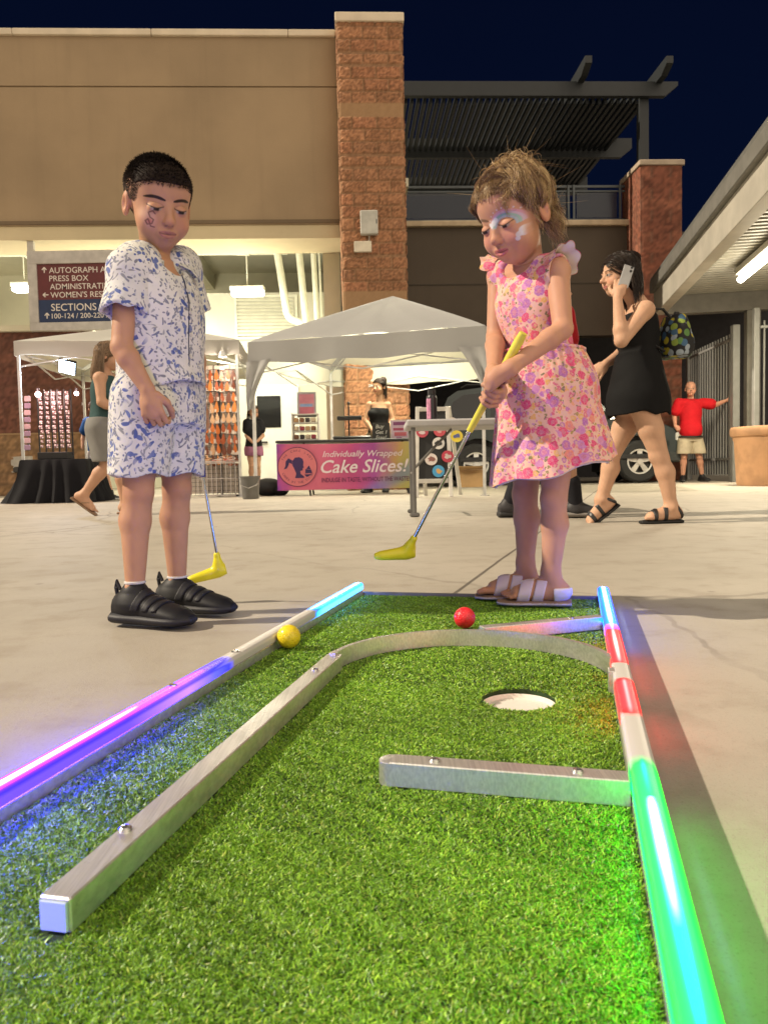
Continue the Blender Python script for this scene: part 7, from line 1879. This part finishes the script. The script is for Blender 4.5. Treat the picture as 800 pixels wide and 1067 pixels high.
fL = afoot(J['anl'], (-.98, -.10, 0)); fR = afoot(J['anr'], (-.80, 0, -.60), pitch=1)
ph.body(extra=fL[0]+fR[0], paint=dict(eyes='open', lip=(.40, .13, .12), hair=((.02, .012, .008), .7)))
zt_, zh_ = zof(331, YW, 680), zof(432, YW, 660)
dr_ = ph.torso()[:1]+ph.torso()[3:]+[Lo(np.array([*W(664, 436)[:2], zh_-.02]), np.array([*W(664, 372)[:2], zof(372, YW, 664)]), ph.left, ph.left, [(0, .165, .172, 0), (.35, .175, .165, 0), (1, .125, .105, 0)], .04)]
dress = plain(ph, 'black_dress', dr_, .012, (.0045, .0045, .005), cut=lambda X, Y, Z: np.maximum(zh_+.010*np.sin(X*40+Y*25)-Z, Z-zt_-.02*np.cos((X-W(664, 330)[0])*14)), hollow=.014)
for e, fq in (('l', fL), ('r', fR)):
    q, fd, sd, up, b = fq
    v, f = solid([Lo(b-fd*.065-up*.0, b+fd*.185, -sd, -sd, [(0, .030, .012, .0), (.15, .038, .013, .0), (.45, .036, .013, .0), (.75, .048, .013, 0), (.92, .042, .012, 0), (1, .022, .009, 0)], .004)], .005)
    so2 = link_mesh('sandal', v-up*.010, f, M_shoe, ph.t, True, np.tile(np.array((.012, .012, .013)), (len(v), 1)))
    for f0, wd, tl in ((.105, .012, 0), (.045, .011, 0), (-.03, .011, -.6)):
        v, f = solid(q, .005, .006, lambda X, Y, Z: np.maximum(np.abs((X-b[0])*fd[0]+(Y-b[1])*fd[1]+(Z-b[2])*fd[2]-f0+tl*((X-b[0])*up[0]+(Y-b[1])*up[1]+(Z-b[2])*up[2]-.06))-wd, ((X-b[0])*up[0]+(Y-b[1])*up[1]+(Z-b[2])*up[2])-(.085 if tl else .072)))
        link_mesh('strap', v, f, M_black, so2, True)
a_line = ((-.11, -.045, -.010, .020, .046, .066, .09), (-.30, -.30, -.12, .004, .034, .052, .058))
cap_hair(ph, .006, .010, (.016, .010, .008), a_line, 'hair', extra=[El(hw_.w(0, -.055, -.055), np.array([.062, .046, .10]), hw_.fr, .03), El(hw_.w(-.02, -.07, -.14), np.array([.05, .034, .07]), hw_.fr, .03), El(hw_.w(.0, -.075, .075), np.array([.04, .04, .03]), hw_.fr, .03)], rough=.008)
combed(ph, 1400, 32, (.020, .013, .009), a_line)
locks(ph, 420, 31, (.022, .014, .010), (.10, .24))
pc_ = W(652, 288, -.150); phn = thing('phone', 'silver phone held to the ear of the woman in black dress', 'phone', pc_)
ax_ = nrmz((.30, -.05, .95)); nz_ = nrmz(np.cross(ax_, (1, .1, 0))); ay_ = np.cross(nz_, ax_)
m = MB(); m.obox(pc_, ax_*.060, ay_*.030, nz_*.0045, .003); m.build('phone_body', mat('phone_silver', (.34, .34, .34), .3, .5), phn)
m = MB()
for dx_ in (.010, -.010): m.lathe(pc_+ax_*(.043+dx_)+ay_*.015-nz_*.0045*np.sign(nz_[1]), [(.007, -.003), (.007, .003), (0, .003)], 14, axis=nz_)
m.build('camera_lens', M_black, phn)
# patterned backpack on her back
bpk = thing('backpack', 'black backpack with yellow and green leaf patches on the back of the phone woman', 'backpack', W(703, 352, .02))
q = [Lo(W(702, 372, .02), W(702, 330, .02), (0, 1, 0), (0, 1, 0), [(0, .125, .070, 0), (.2, .14, .085, 0), (.7, .135, .080, 0), (1, .10, .055, 0)], .02), El(W(712, 360, .02), (.045, .11, .07), None, .03)]
v, f = solid(q, .007); mbp, ntb, bb_ = newmat('backpack_print'); co_ = ntb.obj()
vo_ = ntb.node('ShaderNodeTexVoronoi'); vo_.inputs['Scale'].default_value = 24; ntb.link(co_, vo_.inputs['Vector']); sc_ = ntb.node('ShaderNodeSeparateColor'); ntb.link(vo_.outputs['Color'], sc_.inputs[0])
pc2 = ntb.ramp(sc_.outputs[0], [(0, (.45, .38, .03)), (.3, (.10, .22, .06)), (.5, (.30, .36, .42)), (.7, (.22, .30, .05)), (.85, (.05, .12, .22))], 'CONSTANT')
ntb.link(ntb.mix(ntb.smooth(vo_.outputs['Distance'],   .56, .46), (.012, .012, .014), pc2), bb_.inputs['Base Color']); bb_.inputs['Roughness'].default_value = .8
link_mesh('bag_body', v, f, mbp, bpk, True)
for d_ in (-.10, .12):
    m = MB(); m.tube([W(699, 332, d_), W(690, 322, d_), W(676, 322, d_), W(664, 334, d_), W(668, 352, d_), W(692, 366, d_)], .014, 8, flat=.5); m.build('strap', M_black, bpk, smooth=True)
m = MB(); m.tube([W(703, 331, .0), W(703, 326, .02), W(706, 326, .05), W(706, 331, .07)], .008, 8); m.build('grab_loop', M_black, bpk)

# ---- man in red by the gate
YM = 13.75; W = lambda px, py, d=0: P(px, py, YM+d)
J = dict(shl=W(732, 420, 0), shr=W(707, 420, .02), ell=W(745, 422, -.08), wrl=W(757, 417, -.22), elr=W(702, 433, .10), wrr=W(703, 444, -.02), hil=W(724, 456, 0), hir=W(713, 456, 0), knl=W(728, 476, -.02), knr=W(712, 476, -.02), anl=W(731, 495, .02), anr=W(711, 496, .02))
hm = Head(W(719, 405, -.02), (-.25, -1, -.05), (0, 0, 1), .245, adult=True)
man = Fig('person', 'bald man in red polo shirt and khaki shorts leaning one hand on the gate', W(720, 501)*np.array([1, 1, 0]), J, (-.2, -1, 0), hm, st=1.02, sl=1.0, h=.011, skin=(.55, .28, .19), handL=.19,
          hands={'l': (W(764, 415, -.3)-W(757, 417, -.22), (.2, .9, 0), (0, 0, 1), (.4, .4, .45, .5), .2), 'r': (W(708, 449, -.06)-W(703, 444, -.02), (.3, .9, 0), (.5, -.5, .6), (.8, .9, .9, 1), .4)})
man.body(paint=dict(eyes='open', brow=(.2, .14, .1), browa=.5))
zw_ = zof(452, YM, 718)
rs_ = plain(man, 'red_polo', man.torso()+[El(man.hip+man.fwd*.06+np.array([0, 0, .13]), (.17, .15, .16), None, .06)]+sleeves(man, .62, .070, .076), .020, (.55, .012, .020), below(zw_-.05, 9), hollow=.018)
m = MB(); m.tube([man.sho+np.array([0, 0, .055])+nrmz([math.cos(t), math.sin(t), 0])*.078-man.fwd*.01 for t in np.linspace(0, 2*math.pi, 24)], .018, 8, cap=False); m.build('collar', mat('red_collar', (.45, .01, .018), .85), rs_, smooth=True)
plain(man, 'khaki_shorts', legs_cloth(man, 1.0, .115, .118), .008, (.47, .40, .29), below(zof(473, YM, 718), zw_+.03), hollow=.016)
m = MB(); m.tube([man.hip+np.array([0, 0, zw_-.055-man.hip[2]])+np.array([math.cos(t)*.20, math.sin(t)*.155, 0])+man.fwd*.03 for t in np.linspace(0, 2*math.pi, 32)], .018, 6, cap=False); m.build('belt', M_black, man.t, smooth=True)
for e, d_ in (('l', (.2, -1)), ('r', (-.35, -.9))): man.shoe(e, nrmz((*d_, 0))[:2], .29, .10, .004, (.012, .012, .014), (.03, .03, .03))

# ---- vendor in the cake tent
YV = 11.25; W = lambda px, py, d=0: P(px, py, YV+d)
J = dict(shl=W(404, 422, .05), shr=W(385, 422, -.06), ell=W(409, 438, .04), wrl=W(402, 450, -.20), elr=W(381, 438, -.10), wrr=W(389, 451, -.26), hil=W(400, 453, .02), hir=W(389, 453, -.02), knl=W(400, 483, 0), knr=W(387, 483, 0), anl=W(402, 508, .05), anr=W(384, 508, .05))
hv = Head(W(395, 403, -.02), (-.62, -.78, -.05), (.03, 0, 1), .225, adult=True)
ven = Fig('person', 'dark haired vendor in black tank top standing behind the cake stall table', W(394, 513)*np.array([1, 1, 0]), J, (-.45, -.89, 0), hv, st=.93, sl=.9, fem=True, h=.010, skin=(.50, .29, .18), handL=.17,
          hands={'l': (W(396, 454, -.30)-W(402, 450, -.20), (-.2, .3, -1), (-.8, 0, .2), (.4, .4, .45, .5), .2), 'r': (W(394, 454, -.34)-W(389, 451, -.26), (.2, .2, -1), (.7, 0, .3), (.4, .4, .45, .5), .2)})
ven.body(paint=dict(eyes='open', lip=(.42, .12, .11)))
plain(ven, 'black_tank', ven.torso()[:1]+ven.torso()[3:], .012, (.012, .012, .013), below(zof(456, YV, 394), zof(425.5, YV, 394)))
for e in (-1, 1):
    m = MB(); p = ven.sho+ven.us*e*.085; m.tube([p+ven.fwd*.085+np.array([0, 0, -.07]), p+ven.fwd*.045+np.array([0, 0, .035]), p-ven.fwd*.03+np.array([0, 0, .045]), p-ven.fwd*.085+np.array([0, 0, -.06])], .014, 8, flat=.4); m.build('shoulder_strap', M_black, ven.t, smooth=True)
plain(ven, 'tan_trousers', legs_cloth(ven, 1.85, .105, .078), .008, (.26, .20, .13), below(.12, zof(451, YV, 394)))
for e, d_ in (('l', (-.1, -1)), ('r', (-.5, -.85))): ven.shoe(e, nrmz((*d_, 0))[:2], .25, .09, .004, (.02, .02, .022), (.06, .06, .06))
v_line = ((-.11, -.045, -.010, .020, .046, .066, .09), (-.10, -.10, -.04, .008, .036, .052, .058))
cap_hair(ven, .008, .010, (.018, .011, .008), v_line, 'hair', extra=[El(hv.w(0, -.085, .085), np.array([.045, .045, .04]), hv.fr, .03), El(hv.w(-.01, -.11, -.03), np.array([.04, .035, .10]), hv.fr, .03)], rough=.008)
combed(ven, 700, 36, (.020, .013, .009), v_line, .0016, side=(.5, -.9, .1))
locks(ven, 160, 35, (.02, .013, .009), (.12, .24), rad=.0022, xw=.05)

# ---- woman in grey shorts walking behind the boy
YL = 6.55; W = lambda px, py, d=0: P(px, py, YL+d)
J = dict(shr=W(104, 394, -.14), shl=W(115, 394, .14), elr=W(106, 419, -.18), wrr=W(124, 428, -.12), ell=W(121, 420, .16), wrl=W(136, 424, .10), hir=W(106, 447, -.085), hil=W(109, 447, .085), knr=W(112, 484, -.09), anr=W(88, 515, -.09), knl=W(127, 487, .09), anl=W(131, 528, .09))
hl_ = Head(W(113.5, 371, 0), (.97, .15, -.12), (.05, 0, 1), .22, adult=True)
lw = Fig('person', 'long haired woman in teal tank top and grey shorts walking behind the boy', W(115, 536)*np.array([1, 1, 0]), J, (.98, -.12, 0), hl_, st=.94, sl=.95, fem=True, h=.0075, skin=(.50, .29, .19),
         hands={'r': (W(137, 431, -.1)-W(127, 428, -.12), (0, .9, -.3), (.3, 0, .9), (.5, .5, .6, .6), .3)}, handL=.17)
fA = afoot(J['anr'], (.80, 0, -.60), pitch=1); fB = afoot(J['anl'], (.98, -.1, 0))
lw.body(extra=fA[0]+fB[0], paint=dict(eyes='open'))
plain(lw, 'teal_tank', lw.torso()[:1]+lw.torso()[3:], .012, (.035, .075, .075), lambda X, Y, Z: np.maximum(zof(440, YL, 110)-Z, Z-zof(386, YL, 110))+0*X+0*Y)
plain(lw, 'grey_shorts', legs_cloth(lw, .90, .122, .100), .016, (.20, .195, .185), below(zof(481, YL, 110), zof(436, YL, 110)))
for fq in (fA, fB):
    q, fd, sd, up, b = fq
    v, f = solid([Lo(b-fd*.07, b+fd*.185, -sd, -sd, [(0, .034, .012, .0), (.15, .040, .013, .0), (.45, .038, .013, .0), (.75, .048, .013, 0), (.92, .042, .012, 0), (1, .024, .009, 0)], .004)], .006)
    sl_ = link_mesh('flip_flop', v-up*.010, f, M_shoe, lw.t, True, np.tile(np.array((.20, .12, .07)), (len(v), 1)))
    m = MB()
    for s_ in (-1, 1): m.tube([b+fd*.125+up*.026, b+fd*.08+sd*s_*.028+up*.045, b+fd*.03+sd*s_*.040+up*.012], .006, 6)
    m.build('thong_strap', mat('thong_tan', (.25, .16, .09), .7), sl_, smooth=True)
l_line = ((-.11, -.045, -.010, .020, .046, .066, .09), (-.30, -.30, -.14, .004, .034, .052, .058))
cap_hair(lw, .007, .010, (.17, .115, .075), l_line, 'hair', extra=[El(hl_.w(0, -.060, -.05), np.array([.062, .045, .11]), hl_.fr, .03), El(hl_.w(0, -.085, -.13), np.array([.060, .032, .09]), hl_.fr, .03)], rough=.008)
combed(lw, 1000, 42, (.20, .135, .085), l_line, .0014)
locks(lw, 420, 41, (.20, .135, .085), (.18, .30))

# ---- child in blue by the jewellery stall
YK = 10.45; W = lambda px, py, d=0: P(px, py, YK+d)
J = dict(shr=W(103, 440, -.02), shl=W(92, 440, .06), elr=W(100, 454, -.08), wrr=W(94, 465, -.12), ell=W(87, 454, .10), wrl=W(86, 467, .05), hir=W(106, 474, -.03), hil=W(98, 474, .03), knr=W(110, 493, 0), knl=W(101, 493, 0), anr=W(116, 511, .05), anl=W(101, 511, .05))
hk = Head(W(99, 426, .02), (-.35, .8, -.35), (0, 0, 1), .20)
kid = Fig('person', 'child in blue shirt and pale shorts bending at the jewellery stall', W(106, 516)*np.array([1, 1, 0]), J, (-.3, .95, 0), hk, st=.72, sl=.66, h=.009, skin=(.50, .29, .19), handL=.13)
kid.body(subdivide=False)
plain(kid, 'blue_shirt', kid.torso()+sleeves(kid, .6, .082, .085), .018, (.012, .060, .20), below(zof(471, YK, 100), 9))
plain(kid, 'pale_shorts', legs_cloth(kid, .85, .12, .11), .010, (.42, .41, .40), below(zof(490, YK, 100), zof(468, YK, 100)))
for e, c_ in (('l', (.5, .48, .5)), ('r', (.02, .02, .022))): kid.shoe(e, (.75, .66), .20, .08, .004, c_, (.5, .5, .5))
cap_hair(kid, .009, .009, (.07, .04, .022), a_line, 'hair', rough=.008)

# ---- girl standing at the left leg of the cake tent
YT_ = 12.4; W = lambda px, py, d=0: P(px, py, YT_+d)
J = dict(shr=W(258, 441, -.05), shl=W(270, 441, .05), elr=W(257, 454, -.05), wrr=W(263, 461, -.15), ell=W(274, 454, .05), wrl=W(268, 460, -.12), hir=W(261, 469, -.02), hil=W(268, 469, .02), knr=W(262, 486, 0), knl=W(269, 486, 0), anr=W(262, 504, .05), anl=W(270, 504, .05))
ht = Head(W(264, 429, 0), (.45, -.85, -.15), (0, 0, 1), .205)
tg = Fig('person', 'girl in black top and pink shorts standing at the left edge of the cake tent', W(265, 508)*np.array([1, 1, 0]), J, (.4, -.9, 0), ht, st=.78, sl=.76, fem=True, h=.010, skin=(.50, .29, .19), handL=.15)
tg.body(paint=dict(eyes='open'))
plain(tg, 'black_top', tg.torso()+sleeves(tg, .5, .078, .078), .016, (.012, .012, .014), below(zof(466, YT_, 265), 9))
plain(tg, 'pink_shorts', legs_cloth(tg, .5, .11, .11), .010, (.30, .12, .20), below(zof(475, YT_, 265), zof(463, YT_, 265)))
for e in 'lr': tg.shoe(e, (.4, -.9), .22, .085, .004, (.4, .4, .42), (.5, .5, .5))
cap_hair(tg, .009, .010, (.06, .035, .02), l_line, 'hair', rough=.008)
locks(tg, 120, 51, (.07, .04, .024), (.14, .24), rad=.0025)

# ---- passer-by hidden behind the girl
YP2 = 5.05; W = lambda px, py, d=0: P(px, py, YP2+d)
J = dict(shr=W(584, 329, -.16), shl=W(580, 329, .16), elr=W(590, 366, -.17), wrr=W(600, 395, -.12), ell=W(577, 368, .17), wrl=W(572, 402, .15), hir=W(573, 416, -.085), hil=W(573, 416, .085), knr=W(590, 472, -.09), anr=W(600, 524, -.09), knl=W(552, 474, .09), anl=W(529, 522, .09))
hp = Head(W(577, 301, 0), (1, 0, -.05), (0, 0, 1), .215, adult=True)
pb = Fig('person', 'passer by in red shirt and black shorts almost hidden behind the girl', W(570, 540)*np.array([1, 1, 0]), J, (1, 0, 0), hp, st=.86, sl=.92, h=.009, skin=(.50, .29, .19), handL=.18)
pb.body(paint=dict(eyes='open', hair=((.03, .02, .014), .8)))
plain(pb, 'red_shirt', pb.torso()+sleeves(pb, .65, .074, .078), .016, (.42, .015, .025), below(zof(420, YP2, 575), 9))
plain(pb, 'black_shorts', legs_cloth(pb, .95, .11, .105), .010, (.014, .014, .016), below(zof(468, YP2, 575), zof(414, YP2, 575)))
for e, pt_ in (('r', 0), ('l', 0)):
    a, b_ = pb.J['an'+e], pb.J['kn'+e]; v, f = solid([Cn(a-np.array([0, 0, .03]), a+(b_-a)*.42, .040, .050, .01)], .006, .004); link_mesh('sock', v, f, M_cloth, pb.t, True, np.tile(np.array((.014, .014, .018)), (len(v), 1)))
    pb.shoe(e, (.98, -.2) if e == 'r' else (.95, .1), .27, .095, .004, (.03, .028, .03), (.22, .20, .18) if e == 'r' else (.03, .03, .03), pitch=pt_)
cap_hair(pb, .009, .008, (.03, .02, .014), v_line, 'hair', rough=.006)
